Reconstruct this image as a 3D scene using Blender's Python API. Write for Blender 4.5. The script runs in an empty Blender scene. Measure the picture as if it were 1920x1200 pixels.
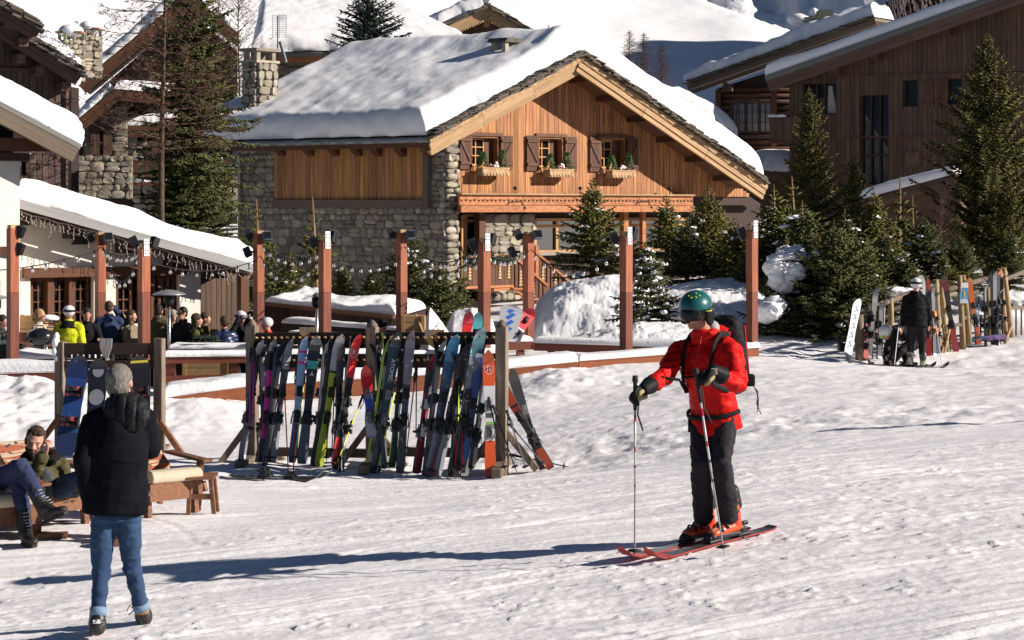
import bpy,bmesh,math,random
import numpy as np
from mathutils import Vector,Matrix,Euler,Quaternion
R=math.radians
sc=bpy.context.scene
col=sc.collection
HC,HY,FP=2.75,390.0,3600.0
cam_d=bpy.data.cameras.new('camera')
cam=bpy.data.objects.new('camera',cam_d)
col.objects.link(cam)
cam.location=(0,0,HC)
cam.rotation_euler=(R(90),0,0)
cam_d.sensor_width=36
cam_d.lens=36*FP/1920
cam_d.shift_y=-(600-HY)/1920
cam_d.clip_end=6000
cam_d.clip_start=0.5
sc.camera=cam
SUN_AZ,SUN_EL=R(-8),R(23.5)
world=bpy.data.worlds.new('World')
sc.world=world
world.use_nodes=True
wn=world.node_tree
bg=wn.nodes['Background']
sky=wn.nodes.new('ShaderNodeTexSky')
sky.sky_type='NISHITA'
sky.sun_disc=False
sky.sun_elevation=SUN_EL
sky.sun_rotation=R(90)-SUN_AZ
sky.altitude=2600
sky.air_density=0.5
sky.dust_density=0.1
sky.ozone_density=1.2
wn.links.new(sky.outputs[0],bg.inputs[0])
bg.inputs[1].default_value=0.05
sun_d=bpy.data.lights.new('sun','SUN')
sun_d.energy=5.0
sun_d.angle=R(0.5)
sun_d.color=(1.0,0.915,0.83)
sun=bpy.data.objects.new('sun',sun_d)
col.objects.link(sun)
sdir=Vector((math.cos(SUN_AZ)*math.cos(SUN_EL),math.sin(SUN_AZ)*math.cos(SUN_EL),math.sin(SUN_EL)))
sun.rotation_euler=sdir.to_track_quat('Z','Y').to_euler()
sc.view_settings.view_transform='Standard'
sc.view_settings.look='None'
sc.view_settings.gamma=1.0
sc.view_settings.exposure=0.70
sc.view_settings.use_curve_mapping=False
sc.cycles.max_bounces=6
sc.cycles.diffuse_bounces=3
sc.cycles.glossy_bounces=3
sc.cycles.transmission_bounces=4
sc.cycles.transparent_max_bounces=6
sc.cycles.caustics_reflective=False
sc.cycles.caustics_refractive=False
sc.cycles.sample_clamp_indirect=6
def _h(i,j,k,s):
 n=(i.astype(np.int64)*374761393+j.astype(np.int64)*668265263+k.astype(np.int64)*2147483647+s*1274126177)&0xffffffff
 n=((n^(n>>13))*1274126177)&0xffffffff
 n=((n^(n>>16))*2246822519)&0xffffffff
 n=n^(n>>15)
 return(n&0xffffff)/float(0xffffff)*2-1
def vnoise(x,y,z=0.0,s=0):
 x=np.asarray(x,float);y=np.asarray(y,float)+0*x;z=np.asarray(z,float)+0*x
 i,j,k=np.floor(x),np.floor(y),np.floor(z)
 f,g,h=x-i,y-j,z-k
 f,g,h=[t*t*t*(t*(t*6-15)+10) for t in(f,g,h)]
 r=0
 for a in(0,1):
  wa=f if a else 1-f
  for b in(0,1):
   wb=g if b else 1-g
   for c in(0,1):
    wc=h if c else 1-h
    r=r+wa*wb*wc*_h(i+a,j+b,k+c,s)
 return r
def fbm(x,y,z=0.0,s=0,o=4,g=0.5,l=2.03):
 r,a=0,1.0
 x=np.asarray(x,float);y=np.asarray(y,float);z=np.asarray(z,float)
 for q in range(o):
  r=r+a*vnoise(x,y,z,s+q*7)
  x,y,z,a=x*l+3.1,y*l+1.7,z*l+5.3,a*g
 return r
def sstep(a,b,x):
 t=np.clip((np.asarray(x,float)-a)/(b-a),0,1)
 return t*t*(3-2*t)
def P(x,y,Y):
 return Vector(((x-960)/FP*Y,Y,HC-(y-HY)/FP*Y))
def PX(x,Y):
 return(x-960)/FP*Y
def onplane(x,y,p0,n,off=0.0):
 """where the line of sight of a point seen at x, y meets the plane through p0 with normal n"""
 d=Vector(((x-960)/FP,1,-(y-HY)/FP))
 c=Vector((0,0,HC))
 t=((Vector(p0)-c).dot(n)+off)/d.dot(n)
 return c+d*t
MATS={}
def _n(t,k,x=0,y=0,**kw):
 n=t.nodes.new(k)
 for a,v in kw.items():
  setattr(n,a,v)
 return n
def mat(name,c,c2=None,rough=0.6,scale=(1,1,1),ns=5.0,det=4.0,lo=0.35,hi=0.65,bump=0.0,bs=40.0,bscale=None,bdist=0.02,metal=0.0,vary=0.0,spec=0.3,coords='Object',c3=None,c3s=2.0,c3lo=0.55,c3hi=0.7,coat=0.0,sheen=0.0,hue=0.0,trans=0.0):
 if name in MATS:
  return MATS[name]
 m=bpy.data.materials.new(name)
 m.use_nodes=True
 t=m.node_tree
 L=t.links.new
 b=t.nodes['Principled BSDF']
 b.inputs['Roughness'].default_value=rough
 b.inputs['Metallic'].default_value=metal
 b.inputs['Specular IOR Level'].default_value=spec
 b.inputs['Coat Weight'].default_value=coat
 b.inputs['Sheen Weight'].default_value=sheen
 b.inputs['Transmission Weight'].default_value=trans
 tc=_n(t,'ShaderNodeTexCoord')
 oi=_n(t,'ShaderNodeObjectInfo')
 geo=_n(t,'ShaderNodeNewGeometry')
 rnd=_n(t,'ShaderNodeMath',operation='ADD')
 L(oi.outputs['Random'],rnd.inputs[0]);L(geo.outputs['Random Per Island'],rnd.inputs[1])
 fr=_n(t,'ShaderNodeMath',operation='FRACT');L(rnd.outputs[0],fr.inputs[0])
 off=_n(t,'ShaderNodeVectorMath',operation='SCALE');off.inputs[0].default_value=(37,17,53);L(fr.outputs[0],off.inputs['Scale'])
 def coordsof(s):
  mp=_n(t,'ShaderNodeMapping');mp.inputs['Scale'].default_value=s
  L(tc.outputs[coords],mp.inputs[0])
  ad=_n(t,'ShaderNodeVectorMath',operation='ADD')
  L(mp.outputs[0],ad.inputs[0])
  if vary>0:L(off.outputs[0],ad.inputs[1])
  return ad.outputs[0]
 src=None
 if c2 is not None:
  nz=_n(t,'ShaderNodeTexNoise');nz.inputs['Scale'].default_value=ns;nz.inputs['Detail'].default_value=det
  L(coordsof(scale),nz.inputs['Vector'])
  rp=_n(t,'ShaderNodeValToRGB')
  rp.color_ramp.elements[0].position=lo;rp.color_ramp.elements[1].position=hi
  rp.color_ramp.elements[0].color=(*c,1);rp.color_ramp.elements[1].color=(*c2,1)
  L(nz.outputs['Fac'],rp.inputs[0]);src=rp.outputs[0]
 if c3 is not None:
  nz=_n(t,'ShaderNodeTexNoise');nz.inputs['Scale'].default_value=c3s;nz.inputs['Detail'].default_value=5
  L(coordsof((1,1,1)),nz.inputs['Vector'])
  mr=_n(t,'ShaderNodeMapRange');mr.inputs[1].default_value=c3lo;mr.inputs[2].default_value=c3hi
  L(nz.outputs['Fac'],mr.inputs[0])
  mx=_n(t,'ShaderNodeMix',data_type='RGBA')
  L(mr.outputs[0],mx.inputs[0])
  if src is not None:L(src,mx.inputs[6])
  else:mx.inputs[6].default_value=(*c,1)
  mx.inputs[7].default_value=(*c3,1);src=mx.outputs[2]
 if vary>0 or hue>0:
  hs=_n(t,'ShaderNodeHueSaturation')
  mr=_n(t,'ShaderNodeMapRange');mr.inputs[3].default_value=1-vary;mr.inputs[4].default_value=1+vary
  L(fr.outputs[0],mr.inputs[0]);L(mr.outputs[0],hs.inputs['Value'])
  if hue>0:
   wh=_n(t,'ShaderNodeTexWhiteNoise',noise_dimensions='1D');L(fr.outputs[0],wh.inputs['W'])
   m2=_n(t,'ShaderNodeMapRange');m2.inputs[3].default_value=.5-hue;m2.inputs[4].default_value=.5+hue
   L(wh.outputs['Value'],m2.inputs[0]);L(m2.outputs[0],hs.inputs['Hue'])
   m3=_n(t,'ShaderNodeMapRange');m3.inputs[3].default_value=1-8*hue;m3.inputs[4].default_value=1+4*hue
   L(wh.outputs['Value'],m3.inputs[0]);L(m3.outputs[0],hs.inputs['Saturation'])
  if src is not None:L(src,hs.inputs['Color'])
  else:hs.inputs['Color'].default_value=(*c,1)
  src=hs.outputs[0]
 if src is not None:L(src,b.inputs['Base Color'])
 else:b.inputs['Base Color'].default_value=(*c,1)
 if bump>0:
  nz=_n(t,'ShaderNodeTexNoise');nz.inputs['Scale'].default_value=bs;nz.inputs['Detail'].default_value=5
  L(coordsof(bscale or scale),nz.inputs['Vector'])
  bp=_n(t,'ShaderNodeBump');bp.inputs['Strength'].default_value=bump;bp.inputs['Distance'].default_value=bdist
  L(nz.outputs['Fac'],bp.inputs['Height']);L(bp.outputs[0],b.inputs['Normal'])
 MATS[name]=m
 return m
def bands(name,stops,rough=0.35,blotch=None,bl=(0.55,0.62),bsc=9.0,axis=2,coat=0.3):
 """colour bands along one local axis: stops = [(metres, colour), ...], each holding until the next"""
 if name in MATS:
  return MATS[name]
 m=bpy.data.materials.new(name);m.use_nodes=True
 t=m.node_tree;L=t.links.new
 b=t.nodes['Principled BSDF'];b.inputs['Roughness'].default_value=rough;b.inputs['Coat Weight'].default_value=coat
 tc=_n(t,'ShaderNodeTexCoord');sp=_n(t,'ShaderNodeSeparateXYZ');L(tc.outputs['Object'],sp.inputs[0])
 mr=_n(t,'ShaderNodeMapRange');mr.inputs[1].default_value=0;mr.inputs[2].default_value=2.0
 L(sp.outputs[axis],mr.inputs[0])
 rp=_n(t,'ShaderNodeValToRGB');cr=rp.color_ramp;cr.interpolation='CONSTANT'
 L(mr.outputs[0],rp.inputs[0])
 for i,(z,c) in enumerate(stops):
  e=cr.elements[i] if i<2 else cr.elements.new(min(z/2.0,1))
  e.position=z/2.0;e.color=(*c,1)
 if len(stops)==1:
  cr.elements[1].position=1;cr.elements[1].color=(*stops[0][1],1)
 src=rp.outputs[0]
 if blotch is not None:
  nz=_n(t,'ShaderNodeTexNoise');nz.inputs['Scale'].default_value=bsc;nz.inputs['Detail'].default_value=5;nz.inputs['Roughness'].default_value=.65
  L(tc.outputs['Object'],nz.inputs['Vector'])
  m2=_n(t,'ShaderNodeMapRange');m2.inputs[1].default_value=bl[0];m2.inputs[2].default_value=bl[1]
  L(nz.outputs['Fac'],m2.inputs[0])
  mx=_n(t,'ShaderNodeMix',data_type='RGBA');L(m2.outputs[0],mx.inputs[0]);L(src,mx.inputs[6]);mx.inputs[7].default_value=(*blotch,1)
  src=mx.outputs[2]
 L(src,b.inputs['Base Color'])
 MATS[name]=m
 return m
WL={}
def tag(o,label=None,cat=None,group=None,kind=None):
 if label:o['label']=label
 if cat:o['category']=cat
 if group:o['group']=group
 if kind:o['kind']=kind
 return o
def thing(name,label,cat,loc=(0,0,0),group=None):
 o=bpy.data.objects.new(name,None)
 o.empty_display_size=.2
 col.objects.link(o)
 o.location=loc
 WL[o.name]=Vector(loc)
 return tag(o,label,cat,group)
def link(name,me,parent=None,loc=None):
 o=bpy.data.objects.new(name,me)
 col.objects.link(o)
 if parent is not None:
  o.parent=parent
  WL[o.name]=WL[parent.name].copy()
 else:
  WL[o.name]=Vector((0,0,0))
 if loc is not None:o.location=loc
 return o
def mesh(name,V,F,mats,parent=None,smooth=False,mi=None,world=True,origin=None):
 me=bpy.data.meshes.new(name)
 V=np.asarray([tuple(v) for v in V] if not isinstance(V,np.ndarray) else V,float)
 base=WL[parent.name] if parent is not None else Vector((0,0,0))
 if not world:base=Vector((0,0,0))
 org=Vector(origin) if origin is not None else base
 V=V-np.array(org)
 me.from_pydata(V.tolist(),[],F if isinstance(F,list) else F.tolist())
 for m in(mats if isinstance(mats,(list,tuple)) else[mats]):
  me.materials.append(m)
 if mi is not None:me.polygons.foreach_set('material_index',mi)
 if smooth:me.polygons.foreach_set('use_smooth',[True]*len(me.polygons))
 me.update()
 o=link(name,me,parent)
 if origin is not None:
  o.location=org-base
  WL[o.name]=org.copy()
 return o
def copytree(o,parent=None):
 c=o.copy();col.objects.link(c)
 if parent is not None:c.parent=parent
 WL[c.name]=WL.get(o.name,Vector((0,0,0))).copy()
 for ch in list(o.children):copytree(ch,c)
 return c
def frame_of(d,up=(0,0,1)):
 d=Vector(d).normalized();up=Vector(up)
 s=d.cross(up)
 if s.length<1e-5:s=d.cross(Vector((1,0,0)))
 s.normalize()
 return d,s,s.cross(d).normalized()
class MB:
 """collects shapes and links them as one mesh object"""
 def __init__(self):self.V,self.F,self.I,self.S,self.m=[],[],[],[],0
 def add(self,V,F,sm=False):
  b=len(self.V)
  self.V+=[tuple(v) for v in V]
  for f in F:
   self.F.append([i+b for i in f]);self.I.append(self.m);self.S.append(sm)
  return self
 def hexa(self,p,bev=0):
  return self.add(p,[(0,3,2,1),(4,5,6,7),(0,1,5,4),(1,2,6,5),(2,3,7,6),(3,0,4,7)])
 def box(self,c,s,rz=0.0,rot=None):
  c=Vector(c);m=rot if rot is not None else Matrix.Rotation(rz,3,'Z')
  p=[c+m@Vector((x*s[0]/2,y*s[1]/2,z*s[2]/2)) for z in(-1,1) for x,y in((-1,-1),(1,-1),(1,1),(-1,1))]
  return self.hexa(p)
 def beam(self,a,b,w,h,up=(0,0,1),w2=None,h2=None):
  """rectangular bar from a to b: w sideways, h along up"""
  a,b=Vector(a),Vector(b);d,s,u=frame_of(b-a,up)
  w2=w if w2 is None else w2;h2=h if h2 is None else h2
  p=[q+s*(x*ww/2)+u*(z*hh/2) for q,ww,hh in((a,w,h),(b,w2,h2)) for x,z in((-1,-1),(1,-1),(1,1),(-1,1))]
  return self.hexa(p)
 def cbeam(self,a,b,w,h,up=(0,0,1),c=0.01):
  """bar with chamfered long edges and ends"""
  a,b=Vector(a),Vector(b);d,s,u=frame_of(b-a,up)
  def ring(q,e):
   W,H=w/2-e,h/2-e;k=c*.7
   return[q+s*x+u*z for x,z in((-W+k,-H),(W-k,-H),(W,-H+k),(W,H-k),(W-k,H),(-W+k,H),(-W,H-k),(-W,-H+k))]
  V=ring(a,c)+ring(a+d*c,0)+ring(b-d*c,0)+ring(b,c)
  F=[tuple(reversed(range(8))),tuple(range(24,32))]
  for r in range(3):
   for i in range(8):
    j=(i+1)%8
    F.append((r*8+i,r*8+j,r*8+8+j,r*8+8+i))
  return self.add(V,F)
 def tube(self,pts,rad,n=6,cap=True,ry=None,up=(0,0,1),sm=True):
  pts=[Vector(p) for p in pts];V=[]
  m=len(pts)
  rad=[rad]*m if not hasattr(rad,'__len__') else rad
  ry=rad if ry is None else([ry]*m if not hasattr(ry,'__len__') else ry)
  s_prev=None
  for i,p in enumerate(pts):
   d=pts[min(i+1,m-1)]-pts[max(i-1,0)]
   if s_prev is None:
    d,s,u=frame_of(d,up)
   else:
    d=d.normalized();s=s_prev-d*s_prev.dot(d)
    if s.length<1e-6:d,s,u=frame_of(d,up)
    s.normalize();u=s.cross(d).normalized()
   s_prev=s
   for k in range(n):
    a=2*math.pi*k/n
    V.append(p+s*(math.cos(a)*rad[i])+u*(math.sin(a)*ry[i]))
  F=[]
  for i in range(m-1):
   for k in range(n):
    j=(k+1)%n
    F.append((i*n+k,i*n+j,i*n+n+j,i*n+n+k))
  self.add(V,F,sm)
  if cap:
   b=len(self.V)-len(V)
   self.F.append([b+k for k in reversed(range(n))]);self.I.append(self.m);self.S.append(False)
   self.F.append([b+(m-1)*n+k for k in range(n)]);self.I.append(self.m);self.S.append(False)
  return self
 def ball(self,c,r,n=10,k=6,rot=None,sm=True):
  c=Vector(c);r=(r,r,r) if not hasattr(r,'__len__') else r
  V=[c+(rot@Vector((0,0,-r[2])) if rot else Vector((0,0,-r[2])))]
  for i in range(1,k):
   t=-math.pi/2+math.pi*i/k
   for j in range(n):
    a=2*math.pi*j/n
    q=Vector((r[0]*math.cos(t)*math.cos(a),r[1]*math.cos(t)*math.sin(a),r[2]*math.sin(t)))
    V.append(c+(rot@q if rot else q))
  q=Vector((0,0,r[2]));V.append(c+(rot@q if rot else q))
  F=[(0,1+(j+1)%n,1+j) for j in range(n)]
  for i in range(k-2):
   for j in range(n):
    l=(j+1)%n
    F.append((1+i*n+j,1+i*n+l,1+i*n+n+l,1+i*n+n+j))
  e=len(V)-1
  F+=[(e,1+(k-2)*n+j,1+(k-2)*n+(j+1)%n) for j in range(n)]
  return self.add(V,F,sm)
 def lathe(self,c,prof,n=12,sm=True,axis=None):
  """prof = [(radius, height), ...] about the vertical through c (or about axis)"""
  c=Vector(c);V=[]
  q=Vector(axis).to_track_quat('Z','Y') if axis is not None else None
  for r,z in prof:
   for j in range(n):
    a=2*math.pi*j/n;v=Vector((r*math.cos(a),r*math.sin(a),z))
    V.append(c+(q@v if q else v))
  F=[]
  for i in range(len(prof)-1):
   for j in range(n):
    l=(j+1)%n
    F.append((i*n+j,i*n+l,i*n+n+l,i*n+n+j))
  F.append(tuple(reversed(range(n))));F.append(tuple((len(prof)-1)*n+j for j in range(n)))
  return self.add(V,F,sm)
 def prism(self,pts,ext):
  pts=[Vector(p) for p in pts];ext=Vector(ext);n=len(pts)
  V=pts+[p+ext for p in pts]
  nr=Vector((0,0,0))
  for i in range(n):nr+=pts[i].cross(pts[(i+1)%n])
  flip=nr.dot(ext)>0
  F=[tuple(range(n)),tuple(range(2*n-1,n-1,-1))] if not flip else[tuple(reversed(range(n))),tuple(range(n,2*n))]
  for i in range(n):
   j=(i+1)%n
   F.append((i,i+n,j+n,j) if not flip else(i,j,j+n,i+n))
  return self.add(V,F)
 def build(self,name,mats,parent=None,world=True,origin=None,smooth=None):
  o=mesh(name,self.V,self.F,mats,parent,False,self.I,world,origin)
  o.data.polygons.foreach_set('use_smooth',self.S if smooth is None else[smooth]*len(self.F))
  return o
def bevel(o,w=0.01,seg=2):
 m=o.modifiers.new('soft edges','BEVEL');m.width=w;m.segments=seg;m.limit_method='ANGLE';m.angle_limit=R(40)
 return o
UNIT={}
def unitbox(m):
 k='box'+m.name
 if k not in UNIT:
  b=MB().box((0,0,0),(1,1,1))
  me=bpy.data.meshes.new('board');me.from_pydata(b.V,[],b.F);me.materials.append(m);UNIT[k]=me
 return UNIT[k]
def board(name,a,b,w,h,m,parent,up=(0,0,1),me=None):
 """one board from a to b sharing one mesh: w sideways, h along up"""
 a,b=Vector(a),Vector(b);d,s,u=frame_of(b-a,up)
 o=link(name,me or unitbox(m),parent)
 mt=Matrix((s,u,d)).transposed().to_4x4()
 if mt.determinant()<0:mt=Matrix((-s,u,d)).transposed().to_4x4()
 base=WL[parent.name] if parent is not None else Vector((0,0,0))
 o.matrix_basis=Matrix.Translation((a+b)/2-base)@mt@Matrix.Diagonal((w,h,(b-a).length,1))
 return o
def textmesh(name,body,size,m,parent,mtx,ext=0.001,align='CENTER'):
 cu=bpy.data.curves.new(name,'FONT');cu.body=body;cu.size=size;cu.extrude=ext;cu.align_x=align;cu.align_y='CENTER'
 tmp=bpy.data.objects.new('tmp',cu);col.objects.link(tmp)
 dg=bpy.context.evaluated_depsgraph_get()
 me=bpy.data.meshes.new_from_object(tmp.evaluated_get(dg))
 bpy.data.objects.remove(tmp);bpy.data.curves.remove(cu)
 me.materials.clear();me.materials.append(m)
 o=link(name,me,parent);o.matrix_basis=mtx
 return o
SNOW=mat('snow',(.80,.80,.81),(.86,.86,.87),rough=.55,ns=3,bump=.35,bs=16,bdist=.03,spec=.25)
SNOWSOFT=mat('roof_snow',(.82,.82,.83),(.87,.87,.88),rough=.6,ns=1.2,bump=.25,bs=7,bdist=.03,spec=.2)
SNOWCLUMP=mat('clump_snow',(.84,.84,.85),rough=.6,spec=.2)
W_GABLE=mat('honey_planks',(.46,.205,.075),(.24,.09,.03),rough=.66,scale=(1.3,1.3,1.0),ns=2.0,det=8,lo=.36,hi=.70,vary=.26,hue=.008,c3=(.15,.055,.02),c3s=2.6,c3lo=.52,c3hi=.72,bump=.25,bs=3,bdist=.01)
W_PALE=mat('pale_timber',(.50,.33,.18),(.26,.145,.07),rough=.75,scale=(6,6,1.5),ns=2.2,det=8,lo=.38,hi=.72,vary=.14,bump=.7,bs=8)
W_BEAM=mat('orange_timber',(.48,.19,.07),(.30,.105,.038),rough=.6,scale=(1,1,5),ns=3,det=5,vary=.12,bump=.3,bs=6)
W_BROWN=mat('brown_timber',(.13,.055,.028),(.08,.033,.018),rough=.65,scale=(6,6,1),ns=3,det=5,vary=.2,bump=.3,bs=6)
W_DARK=mat('dark_timber',(.05,.03,.022),(.028,.018,.014),rough=.75,scale=(5,5,2),ns=3,det=5,vary=.2,bump=.3,bs=6)
W_POST=mat('red_cedar',(.36,.115,.05),(.23,.065,.03),rough=.55,scale=(14,14,.8),ns=2,det=5,vary=.12,bump=.25,bs=4)
W_GREY=mat('weathered_timber',(.22,.17,.125),(.115,.085,.062),rough=.8,scale=(12,12,1.2),ns=2,det=6,vary=.2,bump=.5,bs=5)
W_CHAIR=mat('teak',(.24,.11,.055),(.14,.06,.03),rough=.6,scale=(8,8,8),ns=2,det=5,vary=.2,bump=.3,bs=5)
STONE=mat('rubble_stone',(.37,.32,.245),(.215,.19,.15),rough=.85,scale=(1,1,1),ns=1.6,det=6,lo=.3,hi=.7,vary=.34,hue=.018,bump=.6,bs=5,bdist=.05)
MORTAR=mat('mortar',(.21,.19,.155),(.15,.135,.11),rough=.95,ns=6)
SLATE=mat('roof_slate',(.13,.105,.08),(.075,.066,.056),rough=.8,ns=4,vary=.4,hue=.02,bump=.5,bs=12)
STUCCO=mat('white_render',(.72,.68,.61),(.64,.60,.53),rough=.9,ns=2,bump=.5,bs=22,bdist=.02)
METAL=mat('zinc',(.27,.29,.30),(.2,.22,.23),rough=.45,metal=.25,ns=3)
STEEL=mat('steel',(.55,.55,.56),rough=.3,metal=.95)
BLACK=mat('black_plastic',(.012,.012,.014),rough=.45)
RUBBER=mat('black_rubber',(.02,.02,.02),rough=.75)
GLASS=mat('window_glass',(.010,.011,.013),rough=.02,spec=.2)
WHITE=mat('white_paint',(.78,.78,.78),rough=.5)
# ================================================================ GROUND
def _pz(x,y,Y):
 return(PX(x,Y),Y,HC-(y-HY)/FP*Y)
CTRL=[_pz(225,1192,12.4),_pz(1310,1018,14.35),(4.6,10.6,.46),(-6,11,-.15),(0,11,.10),(6,15,.5),_pz(60,1012,16.5),_pz(340,962,17.9),(-3.9,14.7,-.17),_pz(440,868,25.0),_pz(700,885,23.8),_pz(945,893,23.0),_pz(1040,880,23.4),_pz(305,852,26.0),_pz(110,858,26.6),(-8,20,-.25),(2.5,19.5,.12),(7,24,.2),(2,25.5,-.1),_pz(1060,730,30.5),_pz(1410,672,33),_pz(1600,674,36.8),_pz(1720,698,35.5),_pz(1890,645,39.5),_pz(1560,640,39),(12.5,33,.35),(-2,31,-.34),(-9,30.5,-.36),(0,45,-.2),(-12,45,-.5),(12,46,.6),(0,62,-.3),(20,62,1.5),(-20,62,-.4),(-14,14,-.7),(14,12,.9)]
_C=np.array(CTRL)
def _phi(r2):
 return 0.5*r2*np.log(r2+1e-9)
def _tps():
 n=len(_C);X=_C[:,:2]/10
 K=_phi(((X[:,None]-X[None])**2).sum(-1))+np.eye(n)*.004
 A=np.zeros((n+3,n+3));A[:n,:n]=K;A[:n,n]=1;A[:n,n+1:]=X;A[n:,:n]=A[:n,n:].T
 return np.linalg.solve(A,np.r_[_C[:,2],0,0,0])
_W=_tps()
def gz(x,y):
 x=np.asarray(x,float)/10;y=np.asarray(y,float)/10
 n=len(_C);r=_W[n]+_W[n+1]*x+_W[n+2]*y
 for i in range(n):
  r=r+_W[i]*_phi((x-_C[i,0]/10)**2+(y-_C[i,1]/10)**2)
 return r
def bankz(x,y):
 """the ploughed bank in front of the terrace and the drifts beside the tracks"""
 px=960+x/y*FP
 top=np.interp(px,[-600,0,60,160,330,420,480,600,760,930,1030,1150,1300],[.34,.34,.32,.27,.16,.12,.05,.02,.0,.02,.16,.08,0])
 y0=np.interp(px,[-600,0,330,480,760,950,1060,1300],[25.6,26.3,26.6,27.3,27.0,27.4,28.4,31])
 r=sstep(0,1,(y-y0)/2.4)*top*(1-sstep(4.2,6.5,y-y0))
 lump=fbm(x*1.1,y*.8,0,5,3)*.10+fbm(x*6,y*3.2,r*5,9,4,.62)*.022+fbm(x*20,y*14,r*16,13,3)*.010
 return r+lump*np.clip(r/.25,0,1)
_TR=[]
def tracks(x,y):
 """grooves left by skis: long shallow arcs, mostly in pairs, with a little thrown-up edge"""
 if not _TR:
  rg=random.Random(12)
  for k in range(64):
   a=R(rg.choice((19,19,16,23,12,27,-6))+rg.uniform(-3,3));x0,y0=rg.uniform(-5,8),rg.uniform(10.5,26);c=rg.uniform(-.012,.012);L=rg.uniform(2,7);dp=rg.uniform(.008,.020)
   _TR.append((x0,y0,a,c,L,dp));
   if rg.random()<.6:_TR.append((x0,y0+rg.uniform(.18,.4),a+rg.uniform(-.01,.01),c,L*.9,dp))
  for k in range(26):
   _TR.append((rg.uniform(-4,8),rg.uniform(11,20),R(rg.uniform(30,150)),rg.uniform(-.2,.2),rg.uniform(.3,1.1),rg.uniform(.006,.012)))
 r=np.zeros_like(x)
 for x0,y0,a,c,L,dp in _TR:
  dx,dy=x-x0,y-y0;m=(np.abs(dx)<L+.3)&(np.abs(dy)<L*.75+.4)
  if not m.any():continue
  dx,dy=dx[m],dy[m];u=dx*math.cos(a)+dy*math.sin(a);v=-dx*math.sin(a)+dy*math.cos(a)-c*u*u
  w=.030;e=(1-sstep(L*.7,L,np.abs(u)))*(.55+.45*vnoise(u*1.5,v*0+x0,0,3))
  r[m]+=dp*e*(-np.exp(-(v/w)**2)+.6*np.exp(-((v+.062)/.028)**2)+.25*np.exp(-((v-.06)/.03)**2))
 return r
def ground_surface(x,y):
 z=gz(x,y)
 fade=1-sstep(26,60,y)
 a=R(13)
 u=x*math.cos(a)+y*math.sin(a);v=-x*math.sin(a)+y*math.cos(a)
 tr=fbm(u*.35,v*5.0,0,21,4,.55)
 tr2=vnoise(u*.22+9,v*14,0,23)
 crumbs=np.maximum(fbm(u*13,v*22,0,31,3)-.5,0)
 crumbs*=sstep(-.2,.7,fbm(x*.8,y*.8,3,35,3))
 chop=fbm(u*3.0,v*7.5,0,41,5,.62)
 dust=fbm(u*20,v*30,0,43,3,.6)
 z=z+tr*.012+tr2*.007*fade+crumbs*.026+chop*.0058*(.3+sstep(-.3,.8,fbm(x*.35,y*.35,7,45,2)))+dust*.0016*fade
 z=z+fbm(x*.5,y*.7,1,51,3)*.014+tracks(x,y)
 rough=np.exp(-((y-29.5)/4)**2)*sstep(-1.2,.5,x)*.016+np.exp(-((y-37)/3.5)**2)*sstep(4,6,x)*.03+np.exp(-((y-24.2)/1.3)**2)*.025
 z=z+rough*(fbm(x*2.2,y*2.2,2,61,4,.6)+.3)
 pit=sstep(-11.5,-10,x)*(1-sstep(-.9,-.2,x))*sstep(33.0,33.9,y)*(1-sstep(40.5,42,y))
 return z+bankz(x,y)-pit*.75
def make_ground():
 nc=640
 ys=np.concatenate([np.linspace(6.5,10.5,60)[:-1],10.5*(34/10.5)**np.linspace(0,1,560)[:-1],34*(70/34)**np.linspace(0,1,150)])
 nr=len(ys)
 us=np.linspace(-1,1,nc);us=np.sign(us)*np.abs(us)**1.12
 half=3.5+ys*.42
 X=us[None,:]*half[:,None];Y=np.repeat(ys[:,None],nc,1)
 Z=ground_surface(X.ravel(),Y.ravel())
 V=np.stack([X.ravel(),Y.ravel(),Z],1)
 i=np.arange((nr-1)*nc).reshape(nr-1,nc)[:,:-1].ravel()
 F=np.stack([i,i+1,i+nc+1,i+nc],1)
 o=mesh('snow_ground',V,F,GSNOW,None,True)
 tag(o,kind='structure')
GSNOW=mat('trodden_snow',(.80,.782,.788),(.87,.852,.856),rough=.5,ns=1.3,det=7,bump=.38,bs=30,bdist=.02,spec=.3,scale=(.7,1.6,1),bscale=(.6,1.4,1))
make_ground()
def far_ground():
 n=60;V=[];F=[]
 xs=np.linspace(-160,160,n);ys=np.linspace(60,135,30)
 for y in ys:
  for x in xs:V.append((x,y,-.9+(y-60)*.075+.6*float(vnoise(x*.06,y*.06,0,3))))
 for j in range(29):
  for i in range(n-1):F.append((j*n+i,j*n+i+1,j*n+n+i+1,j*n+n+i))
 tag(mesh('snow_field',V,F,SNOWSOFT,None,True),kind='structure')
far_ground()
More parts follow.
